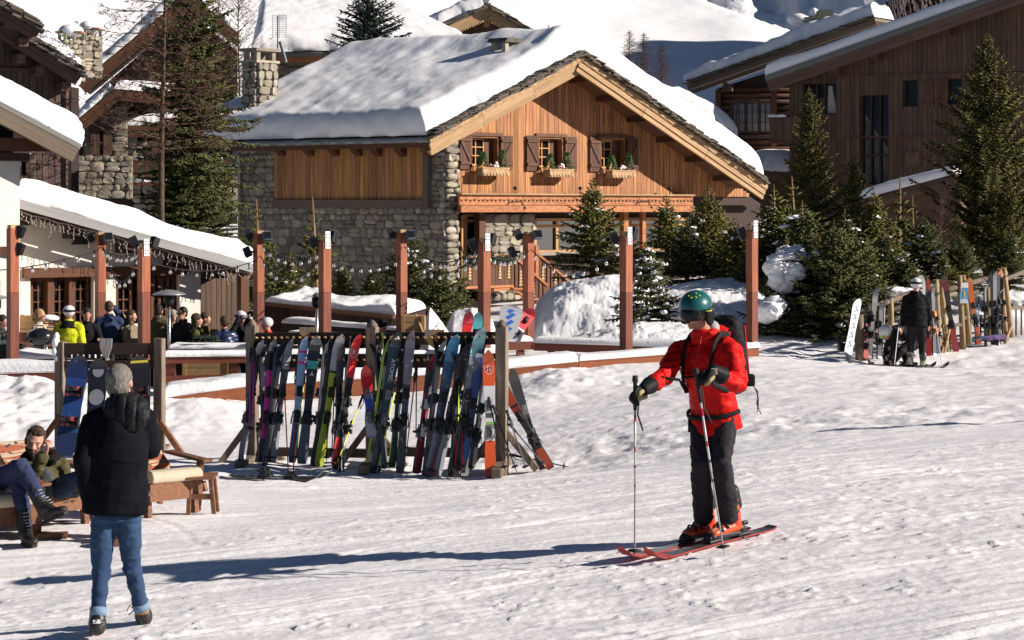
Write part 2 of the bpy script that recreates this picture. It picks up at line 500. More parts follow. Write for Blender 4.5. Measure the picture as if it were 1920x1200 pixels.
def snow_bank(name,crest,Yc,front,back,zb,seed,nu=110,nv=44,lump=.14,fine=.05):
 """a ridge of piled snow; crest = [(px, py), ...] as the eye sees its top at distance Yc"""
 px=np.linspace(crest[0][0],crest[-1][0],nu);py=np.interp(px,[c[0] for c in crest],[c[1] for c in crest])
 V=[]
 vs=np.linspace(-1,1,nv)
 for j,v in enumerate(vs):
  y=Yc+np.where(v<0,v*front,v*back)*np.ones(nu)
  x=(px-960)/FP*Yc
  zc=HC-(py-HY)/FP*Yc
  ends=np.minimum(np.arange(nu),nu-1-np.arange(nu))/6.0
  p=np.cos(v*math.pi/2)**.75
  h=(zc-zb)*p*sstep(0,2.6,ends)**.6
  n1=fbm(x*.9,y*.9,0,seed,3)*lump+fbm(x*5,y*5,h*5,seed+4,4,.65)*fine*.55+fbm(x*20,y*20,h*20,seed+6,2)*fine*.2
  z=zb-.25+(h+.25*(p>.02))+n1*np.clip(h/.3,0,1)
  V.append(np.stack([x+fbm(x*3,y*3,h*3,seed+9,3)*fine*.8*np.clip(h/.3,0,1),y,z],1))
 V=np.concatenate(V)
 i=np.arange((nv-1)*nu).reshape(nv-1,nu)[:,:-1].ravel()
 o=mesh(name,V,np.stack([i,i+1,i+nu+1,i+nu],1),SNOW,None,True)
 return tag(o,kind='structure')
snow_bank('snow_bank',[(985,640),(1005,575),(1035,545),(1080,527),(1130,515),(1180,512),(1225,535),(1275,528),(1330,520),(1400,518),(1440,560),(1490,640)],45.5,3.6,2.6,-.25,71,260,90,.09,.032)
snow_bank('snow_bank',[(1040,640),(1090,628),(1150,612),(1200,605),(1300,612),(1400,640)],38.2,1.6,1.8,-.2,75,150,50,.10,.035)
snow_bank('snow_bank',[(1400,660),(1470,635),(1560,615),(1640,600),(1760,580),(1850,560),(1990,545)],45.5,4.5,4,-.1,77,200,60,.16,.04)
HILL=mat('hill_snow',(.86,.86,.87),(.80,.80,.82),rough=.7,ns=.16,det=7,bump=.25,bs=.5,bdist=.35,spec=.15)
def hill(name,x0,x1,y0,y1,nx,ny,fn,m):
 X,Y=np.meshgrid(np.linspace(x0,x1,nx),np.linspace(y0,y1,ny))
 Z=fn(X.ravel(),Y.ravel())
 i=np.arange((ny-1)*nx).reshape(ny-1,nx)[:,:-1].ravel()
 return tag(mesh(name,np.stack([X.ravel(),Y.ravel(),Z],1),np.stack([i,i+1,i+nx+1,i+nx],1),m,None,True),kind='structure')
def near_hill(x,y):
 base=3.5+(y-112)*.36-(x-5)*.10
 px=960+x/165*FP
 crest=np.interp(px,[1000,1180,1300,1360,1420,1490,1560,1700],[-400,-160,-6,20,48,78,98,120])
 zc=HC-(crest-HY)/FP*165-np.abs(y-165)*.22
 zc=np.where(y<165,np.maximum(zc,HC-(crest-HY)/FP*165-(165-y)*.05),zc)
 z=np.minimum(base,zc)
 n=fbm(x*.045,y*.045,0,81,3)*1.2+fbm(x*.3,y*.3,0,85,4)*.07
 return z+n*np.clip((y-118)/20,0,1)*np.where(base>zc,.35,1)
hill('hillside',-95,75,100,215,220,160,near_hill,HILL)
def side_spur(x,y):
 """unseen spur added off to the right, shaped to shade part of the slope"""
 h=37*np.exp(-((x-62)/12)**2)*sstep(106,122,y)*(1-sstep(142,158,y))
 return 1.0+h+fbm(x*.06,y*.06,0,91,4)*1.2
hill('shading_spur',36,120,100,175,90,90,side_spur,HILL)
ROCKSNOW=mat('mountain_snow',(.80,.80,.82),(.72,.72,.75),rough=.8,ns=.02,det=8,bump=.8,bs=.05,bdist=6,c3=(.10,.10,.11),c3s=.035,c3lo=.66,c3hi=.70)
def far_mtn(x,y):
 z=20+(y-560)*.62+(x-100)*.20
 return z+fbm(x*.012,y*.012,0,95,6)*26
hill('mountain',-60,420,520,900,200,150,far_mtn,ROCKSNOW)
def valley_side(x,y):
 """unseen far side of the valley, added at right to cut bright sky, below the sun"""
 return-4+84*sstep(190,300,x)*(.82+.18*np.sin(y*.013))+fbm(x*.012,y*.012,0,99,5)*9
hill('mountain',180,420,-420,190,70,130,valley_side,ROCKSNOW)
# ================================================================ MAIN CHALET
def snow_slab(name,fn,LU,LV,t,parent,seed,nu=70,nv=40,edges=(1,1,1,1),m=None,wob=.12,rad=None,drop=0.0,lump=.10,sag=None):
 """thick soft blanket on a base surface fn(u, v) -> (point, normal); edges that are 0 are cut off straight"""
 def spaced(n,a,b,L):
  r=rad or t*1.1
  k=min(r/L,.3)
  q=np.linspace(0,1,n)
  lo=np.linspace(0,1,max(n//6,5))**1.8*k if a else np.array([0.])
  hi=1-(np.linspace(0,1,max(n//6,5))**1.8*k)[::-1] if b else np.array([1.])
  mid=np.linspace(k if a else 0,1-k if b else 1,n)[1:-1]
  return np.concatenate([lo,mid,hi])
 us,vs=spaced(nu,edges[0],edges[1],LU),spaced(nv,edges[2],edges[3],LV)
 r=rad or t*1.1
 V=[];nU,nV=len(us),len(vs)
 for v in vs:
  for u in us:
   p,n=fn(u,v)
   d=9e9
   if edges[0]:d=min(d,u*LU)
   if edges[1]:d=min(d,(1-u)*LU)
   if edges[2]:d=min(d,v*LV)
   if edges[3]:d=min(d,(1-v)*LV)
   e=min(d/r,1)
   V.append((p,n,math.sqrt(max(1-(1-e)**2,0)),e))
 A=np.array([tuple(q[0]) for q in V]);N=np.array([tuple(q[1]) for q in V]);pr=np.array([q[2] for q in V]);ee=np.array([q[3] for q in V])
 x,y,z=A.T
 nz=fbm(x*.55,y*.55,z*.55,seed,3)*lump+fbm(x*2.4,y*2.4,z*2.4,seed+3,4)*lump*.28
 h=pr*(t+nz*np.clip(ee*1.2,.15,1))
 out=fbm(x*1.1,y*1.1,z*1.1,seed+8,4)*wob*(1-ee)
 C=A.mean(0)
 dirv=A-C;dirv-=(dirv*N).sum(1)[:,None]*N
 dirv/=(np.linalg.norm(dirv,axis=1)[:,None]+1e-6)
 T=A+N*h[:,None]+dirv*out[:,None]
 T[:,2]-=drop*(1-ee)
 F=[]
 for j in range(nV-1):
  for i in range(nU-1):
   F.append((j*nU+i,j*nU+i+1,j*nU+nU+i+1,j*nU+nU+i))
 b=len(T);B=A-N*.02
 B[:,2]-=0
 per=[i for i in range(nU)]+[j*nU+nU-1 for j in range(1,nV)]+[(nV-1)*nU+i for i in range(nU-2,-1,-1)]+[j*nU for j in range(nV-2,0,-1)]
 VV=np.concatenate([T,B[per]])
 for k in range(len(per)):
  q=(k+1)%len(per)
  F.append((per[q],per[k],b+k,b+q))
 o=mesh(name,VV,F,m or SNOWSOFT,parent,True)
 return o
def quadfn(a,b,c,d,n=None):
 """bilinear patch; u from a to b, v from a to d"""
 a,b,c,d=[Vector(q) for q in(a,b,c,d)]
 nn=n or(b-a).cross(d-a).normalized()
 if nn.z<0:nn=-nn
 return lambda u,v:((a*(1-u)+b*u)*(1-v)+(d*(1-u)+c*u)*v,nn)
_STONES=[]
def stone_mesh():
 """a few pillow-faced rubble stones in a unit cell, front towards -Y"""
 if _STONES:return _STONES
 rng=random.Random(4)
 for k in range(14):
  n=8;out=[];inn=[]
  for cx,cz in((1,-.45),(1,.5),(.6,1),(-.5,1),(-1,.55),(-1,-.5),(-.55,-1),(.5,-1)):
   out.append((cx*.5*rng.uniform(.86,1.04),cz*.5*rng.uniform(.84,1.05)))
  V=[(x,.5,z) for x,z in out]+[(x,-.28+rng.uniform(-.08,.08),z) for x,z in out]
  V+=[(x*.9+rng.uniform(-.04,.04),-.5+rng.uniform(-.16,.16),z*.88+rng.uniform(-.04,.04)) for x,z in out]
  F=[]
  for r_ in(0,1):
   for i in range(n):
    j=(i+1)%n;F.append((r_*n+i,r_*n+n+i,r_*n+n+j,r_*n+j))
  F.append(tuple(reversed(range(2*n,3*n))))
  F=[tuple(reversed(f)) for f in F]
  me=bpy.data.meshes.new('stone');me.from_pydata(V,[],F);me.materials.append(STONE)
  bm=bmesh.new();bm.from_mesh(me);bmesh.ops.recalc_face_normals(bm,faces=bm.faces);bm.to_mesh(me);bm.free()
  me.polygons.foreach_set('use_smooth',[k%4==0]*len(me.polygons))
  _STONES.append(me)
 return _STONES
class StoneField:
 """collects the stones of one building: the largest 300 stay single, the rest become one part"""
 def __init__(self):self.cells=[]
 def wall(self,p,eu,ev,n,W,H,s,seed,inside=None,depth=.11,course=(.16,.30),wid=(.8,2.0)):
  """rubble over the rectangle p + eu*[0,W] + ev*[0,H]; n points out of the wall"""
  rng=random.Random(seed);z=0
  p,eu,ev,n=[Vector(q) for q in(p,eu,ev,n)]
  while z<H:
   h=rng.uniform(*course)*s
   if H-z-h<.09*s:h=H-z
   x=-rng.uniform(0,.2)*s
   while x<W:
    w=h*rng.uniform(*wid)
    split=h>.24*s and rng.random()<.3
    for q in range(2 if split else 1):
     hh=h/2 if split else h
     cx=x+w/2;cz=z+hh/2+q*hh
     x0,x1=max(x,0),min(x+w,W)
     if x1-x0>.05*s and(inside is None or inside(cx,cz)):
      c=p+eu*((x0+x1)/2)+ev*(cz+rng.uniform(-.018,.018)*s)
      self.cells.append((c,eu,ev,n,(x1-x0)*rng.uniform(.96,1.02),hh*rng.uniform(.96,1.05),depth*rng.uniform(.7,1.4),rng.randrange(14),rng.uniform(-.06,.06)))
    x+=w
   z+=h
 def build(self,parent,keep=300,name='stone'):
  ms=stone_mesh();base=WL[parent.name]
  cells=sorted(self.cells,key=lambda c:-c[4]*c[5])
  mb=MB()
  for i,(c,eu,ev,n,w,h,d,k,r) in enumerate(cells):
   m=Matrix((eu,-n,ev)).transposed().to_4x4()@Matrix.Rotation(r,4,'Y')@Matrix.Diagonal((w,d,h,1))
   if i<keep:
    o=link(name,ms[k],parent);o.matrix_basis=Matrix.Translation(c-base)@m
   else:
    me=ms[k];M4=Matrix.Translation(c)@m
    mb.add([M4@v.co for v in me.vertices],[tuple(f.vertices) for f in me.polygons],True)
  if mb.V:
   tag(mb.build('small_stones',STONE,parent),kind='stuff')
def slates(p0,p1,out,nrm,parent,count,seed,w=.34,dep=.5,th=.035,rows=2,m=None,lift=0.0):
 """rough slates shingled along a verge from low p0 to high p1"""
 rng=random.Random(seed);p0,p1,out,nrm=Vector(p0),Vector(p1),Vector(out),Vector(nrm)
 d=(p1-p0).normalized();L=(p1-p0).length
 me=unitbox(m or SLATE)
 for r in range(rows):
  for i in range(count):
   t=(i+.5+rng.uniform(-.2,.2)+.5*r)/count
   if t>1:continue
   ww=w*rng.uniform(.75,1.35)
   c=p0+d*(L*t)+nrm*(lift+r*th*1.3+rng.uniform(0,th*.8))+out*rng.uniform(-.03,.08)
   tilt=rng.uniform(.03,.16)
   x=(d*math.cos(tilt)+nrm*math.sin(tilt)*-1).normalized();z=x.cross(out).normalized()
   if z.dot(nrm)<0:z=-z
   mt=Matrix((x,out,z)).transposed().to_4x4()
   if mt.determinant()<0:mt=Matrix((x,-out,z)).transposed().to_4x4()
   o=link('slate',me,parent)
   o.matrix_basis=Matrix.Translation(c-WL[parent.name])@mt@Matrix.Rotation(rng.uniform(-.12,.12),4,'Z')@Matrix.Diagonal((ww,dep*rng.uniform(.8,1.1),th*rng.uniform(.7,1.3),1))
GA=R(41)
GD=Vector((math.cos(GA),math.sin(GA),0))
GN=Vector((math.sin(GA),-math.cos(GA),0))
SE=Vector((-math.cos(R(32)),math.sin(R(32)),0))
SN=Vector((-math.sin(R(32)),-math.cos(R(32)),0))
GC=P(835,300,60.0);GC.z=0
OVH=1.25
def G(x,y,off=0.0):return onplane(x,y,GC,GN,off)
def S(x,y,off=0.0):return onplane(x,y,GC,SN,off)
UP=Vector((0,0,1))
chalet=thing('chalet','large chalet with honey coloured plank gable, stone side wall and snowy slate roof','chalet',(GC.x,GC.y,-.4))
def build_chalet():
 H=chalet
 eL=G(806,256,OVH);ap=G(1087,104,OVH);eR=G(1432,344,OVH)
 RID=9.5
 back=SE*RID
 th=.16
 for nm,e in(('roof',eL),('roof',eR)):
  n=(ap-e).cross(back).normalized();n=n if n.z>0 else-n
  mb=MB();mb.hexa([e,ap,ap+back,e+back,e+n*-th,ap+n*-th,ap+back+n*-th,e+back+n*-th] if False else[e-n*th,ap-n*th,ap+back-n*th,e+back-n*th,e,ap,ap+back,e+back])
  mb.build(nm,W_BROWN,H)
 def rfn(u,v):
  s=v
  hw=.5
  if s<hw:p=eL.lerp(ap,s/hw)
  else:p=ap.lerp(eR,(s-hw)/hw)
  nl=(ap-eL).cross(back).normalized();nl=nl if nl.z>0 else-nl
  nr=(ap-eR).cross(back).normalized();nr=nr if nr.z>0 else-nr
  k=float(sstep(hw-.10,hw+.10,s));n=(nl*(1-k)+nr*k).normalized()*(1+.75*k)
  p=p-UP*(.10*max(0,1-abs(s-hw)/.10))*1.0
  inn=.10
  return p+SE*(inn+u*(RID-inn+.1))+n*.07,n
 snow_slab('roof_snow',rfn,RID,13.2,.70,H,101,96,110,wob=.16,rad=.55,lump=.06)
 for e,sgn in((eL,1),(eR,-1)):
  n=(ap-e).cross(back).normalized();n=n if n.z>0 else-n
  d=(ap-e).normalized()
  a0,a1=e-d*.12,ap
  for j,(o,hgt,off) in enumerate(((-.10,.20,.06),(-.30,.20,.02),(-.49,.17,-.03))):
   L=(a1-a0).length;k=3
   for q in range(k):
    p,r=a0.lerp(a1,q/k),a0.lerp(a1,(q+1)/k-.002)
    bo=board('fascia_board',p+n*o+GN*off,r+n*o+GN*off,.07,hgt-.012,W_PALE,H,up=n)
  pts_t,pts_b=[],[]
  N=46
  for i in range(N+1):
   q=a0.lerp(a1,i/N)
   pts_t.append(q+n*-.03+GN*.115);pts_b.append(q+n*(-.13-.045*(1 if i%2 else 0))+GN*.115)
  mb=MB()
  V=pts_t+pts_b;F=[(i,i+1,N+2+i,N+1+i) for i in range(N)]
  mb.add(V,F);mb.add([p-GN*.03 for p in V],[tuple(reversed(f)) for f in F])
  mb.add([p for p in pts_b]+[p-GN*.03 for p in pts_b],[(i,i+1,N+2+i,N+1+i) for i in range(N)])
  mb.build('carved_trim',W_PALE,H)
  slates(e,ap+d*.05,GN,n,H,34 if sgn>0 else 42,7+sgn,w=.30,dep=.55,th=.045,rows=3)
  for t in((.16,.5,.8) if sgn>0 else(.12,.28,.44,.60,.76,.90)):
   q=e.lerp(ap,t)-n*.30
   board('purlin',q-GN*(OVH+.1),q-GN*.18,.24,.26,W_BROWN,H)
  board('soffit',e.lerp(ap,.5)-n*.20-GN*.1,e.lerp(ap,.5)-n*.20-GN*(OVH+.05),(ap-e).length-.1,.03,W_BROWN,H,up=n)
 board('ridge_beam',ap-UP*.42-GN*.14,ap-UP*.42-GN*(OVH+.2),.26,.34,W_PALE,H)
 def rake_z(x):
  pass
 zb=G(870,366).z
 c0=GC.dot(GD)
 eLs,aps,eRs=(q.dot(GD) for q in(eL,ap,eR))
 s0=G(858,300).dot(GD)-c0
 s1=G(1425,300).dot(GD)-c0
 pw=.158;n=int((s1-s0)/pw)
 wins=[(882,935,254,314),(1008,1056,256,317),(1125,1172,258,319)]
 W=[]
 for x0,x1,y0,y1 in wins:
  W.append((G(x0,y0).dot(GD)-c0,G(x1,y0).dot(GD)-c0,G(x0,y1).z,G(x0,y0).z))
 rng=random.Random(3)
 wob=GC-GD*GC.dot(GD)
 for i in range(n+1):
  s=s0+(i+.5)*pw;sa=s+c0
  zt=(eL.z+(ap.z-eL.z)*(sa-eLs)/(aps-eLs)) if sa<aps else(eR.z+(ap.z-eR.z)*(eRs-sa)/(eRs-aps))
  zt-=.08
  spans=[(zb,zt)]
  for a,b,z0,z1 in W:
   if a<s<b:
    spans=[(zb,z0),(z1,zt)]
  for a,b in spans:
   if b-a>.12:
    q=GC+GD*s+GN*(rng.uniform(0,.012)-.02)
    board('plank',(q.x,q.y,a),(q.x,q.y,b),pw-.012,.05,W_GABLE,H,up=GN)
 def bk(s,z,o=-.06):q=GC+GD*s+GN*o;return Vector((q.x,q.y,z))
 zt=lambda s:((eL.z+(ap.z-eL.z)*(s+c0-eLs)/(aps-eLs)) if s+c0<aps else(eR.z+(ap.z-eR.z)*(eRs-s-c0)/(eRs-aps)))-.12
 mb=MB();cuts=sorted([0,aps-c0,s1+.1]+[w[0] for w in W]+[w[1] for w in W])
 for a,b in zip(cuts[:-1],cuts[1:]):
  m_=(a+b)/2;hole=[w for w in W if w[0]-.01<m_<w[1]+.01]
  segs=[(zb-.3,None)] if not hole else[(zb-.3,hole[0][2]),(hole[0][3],None)]
  for z0,z1 in segs:
   za,zc=(zt(a),zt(b)) if z1 is None else(z1,z1)
   mb.prism([bk(a,z0),bk(b,z0),bk(b,zc),bk(a,za)],-GN*.25)
 mb.build('wall',W_DARK,H)
 for wi,(a,b,z0,z1) in enumerate(W):
  w=b-a
  fr=MB()
  for sa in(a,b):
   q=bk(sa+(.03 if sa==a else-.03),0,-.14);fr.beam((q.x,q.y,z0),(q.x,q.y,z1),.32,.06,up=GD)
  q0,q1=bk(a,z0+.03,-.14),bk(b,z0+.03,-.14);fr.beam(q0,q1,.32,.06)
  q0,q1=bk(a,z1-.03,-.14),bk(b,z1-.03,-.14);fr.beam(q0,q1,.32,.06)
  wo=fr.build('window',W_GABLE,H)
  lint=MB();lint.beam(bk(a-.12,z1+.05,.03),bk(b+.12,z1+.05,.03),.10,.11);lint.build('lintel',W_BROWN,wo)
  g=MB();g.prism([bk(a,z0,-.27),bk(b,z0,-.27),bk(b,z1,-.27),bk(a,z1,-.27)],-GN*.02);g.build('pane',GLASS,wo)
  sh=MB();x0=a+.05;x1=a+w*.62
  for s in(x0,(x0+x1)/2,x1):
   sh.beam(bk(s,z0+.06,-.235),bk(s,z1-.06,-.235),.05,.055 if s!=(x0+x1)/2 else.035,up=GD)
  for f in(0.02,.36,.68,.98):
   z=z0+.08+(z1-z0-.16)*f;sh.beam(bk(x0,z,-.233),bk(x1,z,-.233),.045,.05 if f in(.02,.98) else.032)
  sh.build('sash',mat('pale_sash',(.50,.26,.09),rough=.5),wo)
  li=MB();li.prism([bk(x1+.02,z0+.06,-.2),bk(b-.07,z0+.06,-.2),bk(b-.07,z1-.06,-.2),bk(x1+.02,z1-.06,-.2)],-GN*.05);li.build('inner_shutter',W_BROWN,wo)
  for side in(-1,1):
   sw=.52 if wi else(.47 if side<0 else.5)
   p=a-.02 if side<0 else b+.02
   q=p+side*sw
   lo,hi=min(p,q),max(p,q)
   sbo=thing_part('shutter',H)
   nb=4
   for k in range(nb):
    s=lo+(hi-lo)*(k+.5)/nb
    board('slat',bk(s,z0-.06,.075),bk(s,z1+.02,.075),(hi-lo)/nb-.008,.035,W_BROWN,sbo,up=GN)
   for f in(.14,.86):
    z=z0+(z1-z0)*f;board('ledge',bk(lo+.02,z,.11),bk(hi-.02,z,.11),.035,.09,W_BROWN,sbo)
   za,zc=z0+(z1-z0)*.2,z0+(z1-z0)*.8
   board('brace',bk(lo+.05,za if side>0 else zc,.11),bk(hi-.05,zc if side>0 else za,.11),.03,.08,W_BROWN,sbo)
  zc=z0-.14;a2,b2=a+.10,b+.02
  bx=MB()
  bx.beam(bk(a2,zc,.48),bk(b2,zc,.48),.03,.24);bx.beam(bk(a2,zc,.17),bk(b2,zc,.17),.03,.24)
  bx.beam(bk(a2,zc,.18),bk(a2,zc,.47),.03,.24);bx.beam(bk(b2,zc,.18),bk(b2,zc,.47),.03,.24)
  bx.beam(bk(a2,zc-.10,.325),bk(b2,zc-.10,.325),.28,.03);bx.beam(bk(a2-.02,zc+.12,.487),bk(b2+.02,zc+.12,.487),.05,.04)
  fb=bx.build('flower_box',W_PALE,H)
  tr=MB()
  for k in range(8):
   s=a2+(b2-a2)*(k+.5)/8;tr.prism([bk(s-.05,zc-.03,.498),bk(s+.05,zc-.03,.498),bk(s+.05,zc-.07,.498),bk(s,zc-.12,.498),bk(s-.05,zc-.07,.498)],GN*.02)
  tr.build('carved_trim',W_PALE,fb)
  rg=random.Random(wi)
  fo=MB()
  for(s,hh) in((a2+.14,.48),(b2-.16,.56)):
   for k in range(120):
    t=rg.random()**.8;r=.15*(1-t)+.015;an=rg.uniform(0,6.28)
    c=bk(s+math.cos(an)*r,zc+.12+t*hh,.32+math.sin(an)*r)
    d=Vector((math.cos(an),math.sin(an),.6)).normalized()*.10
    fo.tube([c,c+d*.6,c+d],[.012,.02,.004],4,False)
  fo.build('conifer',mat('box_conifer',(.03,.075,.02),(.05,.10,.03),rough=.8,ns=12),fb)
  fl=MB();fl2=MB()
  for k in range(9):
   (fl if k%3 else fl2).ball(bk((a2+b2)/2+rg.uniform(-.14,.16),zc+.18+rg.uniform(0,.12),.40+rg.uniform(-.05,.06)),.045,6,4)
  fl.build('flower',mat('white_flower',(.75,.7,.68),rough=.8),fb);fl2.build('flower',mat('pink_flower',(.6,.3,.33),rough=.8),fb)
 bA,bB=G(860,376,.34),G(1298,374,.34)
 bA.z=bB.z=(G(870,366).z+G(870,384).z)/2
 for k in range(4):
  p,q=bA.lerp(bB,k/4),bA.lerp(bB,(k+1)/4-.002)
  board('balcony_board',p,q,.10,.32,W_BEAM,H)
  board('balcony_board',p-UP*.28+GN*.05,q-UP*.28+GN*.05,.16,.21,W_BEAM,H)
  board('balcony_rail',p+UP*.19+GN*.04,q+UP*.19+GN*.04,.24,.05,W_PALE,H)
 cv=MB()
 N=60
 for i in range(N):
  p,q=bA.lerp(bB,(i+.2)/N),bA.lerp(bB,(i+.85)/N)
  m_=(p+q)/2
  cv.prism([p+GN*.055+UP*.02,m_+GN*.055-UP*.05,q+GN*.055+UP*.02,m_+GN*.055+UP*(.03 if i%2 else-.01)],GN*.02)
 cv.build('carving',W_BROWN,H)
 fl=MB();fl.prism([bA-UP*.36-GN*1.2,bB-UP*.36-GN*1.2,bB-UP*.36+GN*.04,bA-UP*.36+GN*.04],UP*.05);fl.build('balcony_floor',W_BROWN,H)
 for x in(966,1088,1256):
  q=G(x,362,.40);mb=MB();mb.tube([q-UP*.05,q+UP*.12],.02,6);mb.ball(q+UP*.16,(.07,.07,.06),8,5);mb.build('spotlight',BLACK,H)
 for x in(960,1200):
  q=G(x,380,.42);mb=MB();mb.tube([q+GD*-.25-UP*.2,q+GD*-.1+UP*.02,q+GD*.45+UP*.05,q+GD*.5-UP*.12],.014,5);mb.ball(q+GD*.5-UP*.16,(.09,.09,.05),8,5);mb.build('wall_lamp',BLACK,H)
 OFF=-.55
 def g2(x,y,o=OFF):return G(x,y,o)
 zf=G(900,565).z
 mb=MB();a,b=g2(858,400),g2(1425,400)
 mb.prism([Vector((a.x,a.y,zf)),Vector((b.x,b.y,zf)),Vector((b.x,b.y,a.z+.35)),Vector((a.x,a.y,a.z+.35))],-GN*.2);mb.build('ground_floor_wall',W_DARK,H)
 gf=MB();a,b=g2(1003,412,OFF+.03),g2(1300,412,OFF+.03);zlo=g2(1003,472).z
 gf.prism([Vector((a.x,a.y,zlo)),Vector((b.x,b.y,zlo)),Vector((b.x,b.y,a.z)),Vector((a.x,a.y,a.z))],GN*.02)
 shop=gf.build('window',GLASS,H)
 PF=mat('larch_frame',(.46,.25,.095),(.36,.18,.06),rough=.5,ns=5)
 fr=MB()
 for x in(1003,1043,1105,1180,1240,1300):
  q=g2(x,420,OFF+.09);fr.beam((q.x,q.y,zlo),(q.x,q.y,a.z),.09,.10,up=GD)
 for z in(zlo,g2(1003,424).z,a.z):
  p,q=g2(1003,420,OFF+.09),g2(1300,420,OFF+.09);fr.beam((p.x,p.y,z),(q.x,q.y,z),.085,.10)
 fr.build('frame',PF,shop)
 sl=MB();p,q=g2(998,474,OFF+.16),g2(1300,474,OFF+.16);p.z=q.z=zlo-.07;sl.beam(p,q,.3,.1);sl.build('sill',STONE,shop)
 p,q=g2(866,420,OFF+.05),g2(905,420,OFF+.05);zt2=g2(866,404).z
 dr=MB();dr.prism([Vector((p.x,p.y,zf)),Vector((q.x,q.y,zf)),Vector((q.x,q.y,zt2)),Vector((p.x,p.y,zt2))],GN*.03);dr=dr.build('door',GLASS,H)
 fr=MB()
 for x in(866,872,893,905):
  k=g2(x,420,OFF+.10);fr.beam((k.x,k.y,zf),(k.x,k.y,zt2),.07,.08 if x!=872 else.12,up=GD)
 for z in(zt2,g2(866,414).z):fr.beam(Vector((p.x,p.y,z))+GN*.05,Vector((q.x,q.y,z))+GN*.05,.07,.09)
 fr.build('frame',PF,dr)
 for x,w in((900,.26),(1170,.22),(1205,.16)):
  k=g2(x,420,OFF+.4);board('post',(k.x,k.y,zf),(k.x,k.y,zt2+.3),w,w,W_BEAM if x>1000 else W_BROWN,H,up=GN)
 sf=StoneField()
 sz0=-.4
 sA=GC.copy();L=(S(448,300)-GC).dot(SE)
 sT=S(835,268).z+.3
 pan=[(S(800,300)-GC).dot(SE),(S(518,300)-GC).dot(SE),S(700,381).z,sT]
 sf.wall((GC.x,GC.y,sz0),SE,UP,SN,L,sT-sz0,1.02,11,depth=.085,inside=lambda x,z:not(pan[0]+.05<x<pan[1]-.05 and z+sz0>pan[2]))
 PWD=(G(859,300)-GC).dot(GD)
 sf.wall((GC.x,GC.y,sz0),GD,UP,GN,PWD,G(835,262).z-sz0,1.15,12,course=(.14,.22),wid=(1.6,3.2),depth=.2)
 a=g2(905,475,OFF+.35)
 sf.wall((a.x,a.y,zf),GD,UP,GN,(g2(1003,475,OFF+.35)-a).dot(GD),a.z+1.25-zf,1.1,13,depth=.10)
 sf.build(H)
 mb=MB();q=GC+SN*.005
 mb.prism([Vector((q.x,q.y,sz0)),Vector((q.x,q.y,sz0))+SE*L,Vector((q.x,q.y,sT))+SE*L,Vector((q.x,q.y,sT))],-SN*.25)
 q=GC+GN*.0
 mb.prism([Vector((q.x,q.y,sz0)),Vector((q.x,q.y,sz0))+GD*PWD,Vector((q.x,q.y,sT+.2))+GD*PWD,Vector((q.x,q.y,sT+.2))],-GN*.4)
 e=g2(1003,475,OFF+.345);a2=g2(905,475,OFF+.345)
 mb.prism([Vector((a2.x,a2.y,zf)),Vector((e.x,e.y,zf)),Vector((e.x,e.y,a.z+1.25)),Vector((a2.x,a2.y,a.z+1.25))],-GN*.5)
 far=GC+SE*L
 mb.prism([Vector((far.x,far.y,sz0)),Vector((far.x,far.y,sz0))+Vector((5,3,0)),Vector((far.x,far.y,sT))+Vector((5,3,0)),Vector((far.x,far.y,sT))],SE*-.2)
 mb.build('mortar',MORTAR,H)
 p0,p1=pan[0],pan[1];nb=36
 WP=mat('side_planks',(.50,.24,.10),(.27,.11,.04),rough=.65,scale=(1.3,1.3,1.0),ns=2.2,det=8,lo=.36,hi=.7,vary=.22,hue=.01,bump=.25,bs=3)
 for k in range(nb):
  s=p0+(p1-p0)*(k+.5)/nb
  q=GC+SE*s+SN*(.10+rng.uniform(0,.01))
  board('plank',(q.x,q.y,pan[2]),(q.x,q.y,sT-.05),(p1-p0)/nb-.01,.05,WP,H,up=SN)
 a,b=GC+SE*p0+SN*.13,GC+SE*p1+SN*.13
 board('sill_beam',(a.x,a.y,pan[2]-.02),(b.x,b.y,pan[2]-.02),.24,.26,W_GREY,H)
 a=GC+SE*(p0-.1)+SN*.13;board('corner_post',(a.x,a.y,pan[2]-.15),(a.x,a.y,sT),.2,.22,W_GREY,H,up=SN)
 mb=MB();a,b=GC+SE*p0+SN*.05,GC+SE*p1+SN*.05
 mb.prism([Vector((a.x,a.y,pan[2])),Vector((b.x,b.y,pan[2])),Vector((b.x,b.y,sT)),Vector((a.x,a.y,sT))],-SN*.1);mb.build('panel_backing',W_DARK,H)
 for x in(531,584,632,675,712,757,806):
  q=S(x,272,.1);z=S(x,268,.1).z
  mb=MB();q=Vector((q.x,q.y,0));w=.13
  pts=[(0,z+.12),(.85,z+.12),(.85,z-.02),(.45,z-.12),(.3,z-.3),(0,z-.45)]
  mb.prism([Vector((q.x,q.y,zz))+SN*o-SE*w for o,zz in pts],SE*2*w);mb.build('bracket',W_BROWN,H)
 a,b=eL-UP*.24-SN*.12,eL+SE*RID-UP*.24-SN*.12
 board('eave_beam',a,b,.18,.16,W_BROWN,H)
 gA,gB=eL-UP*.10+SN*.08,eL+SE*(RID-.05)-UP*.10+SN*.08
 mb=MB();N=14
 for k in range(N):
  mb.tube([gA.lerp(gB,k/N),gA.lerp(gB,(k+1)/N)],.085,8)
 g_=mb.build('gutter',METAL,H)
 for k in range(N):
  q=gA.lerp(gB,(k+.5)/N);mb=MB();mb.tube([q-SE*.03,q+SE*.03],.10,8);mb.build('gutter_bracket',METAL,g_)
 q=S(449,300,.18);zt_=gA.z
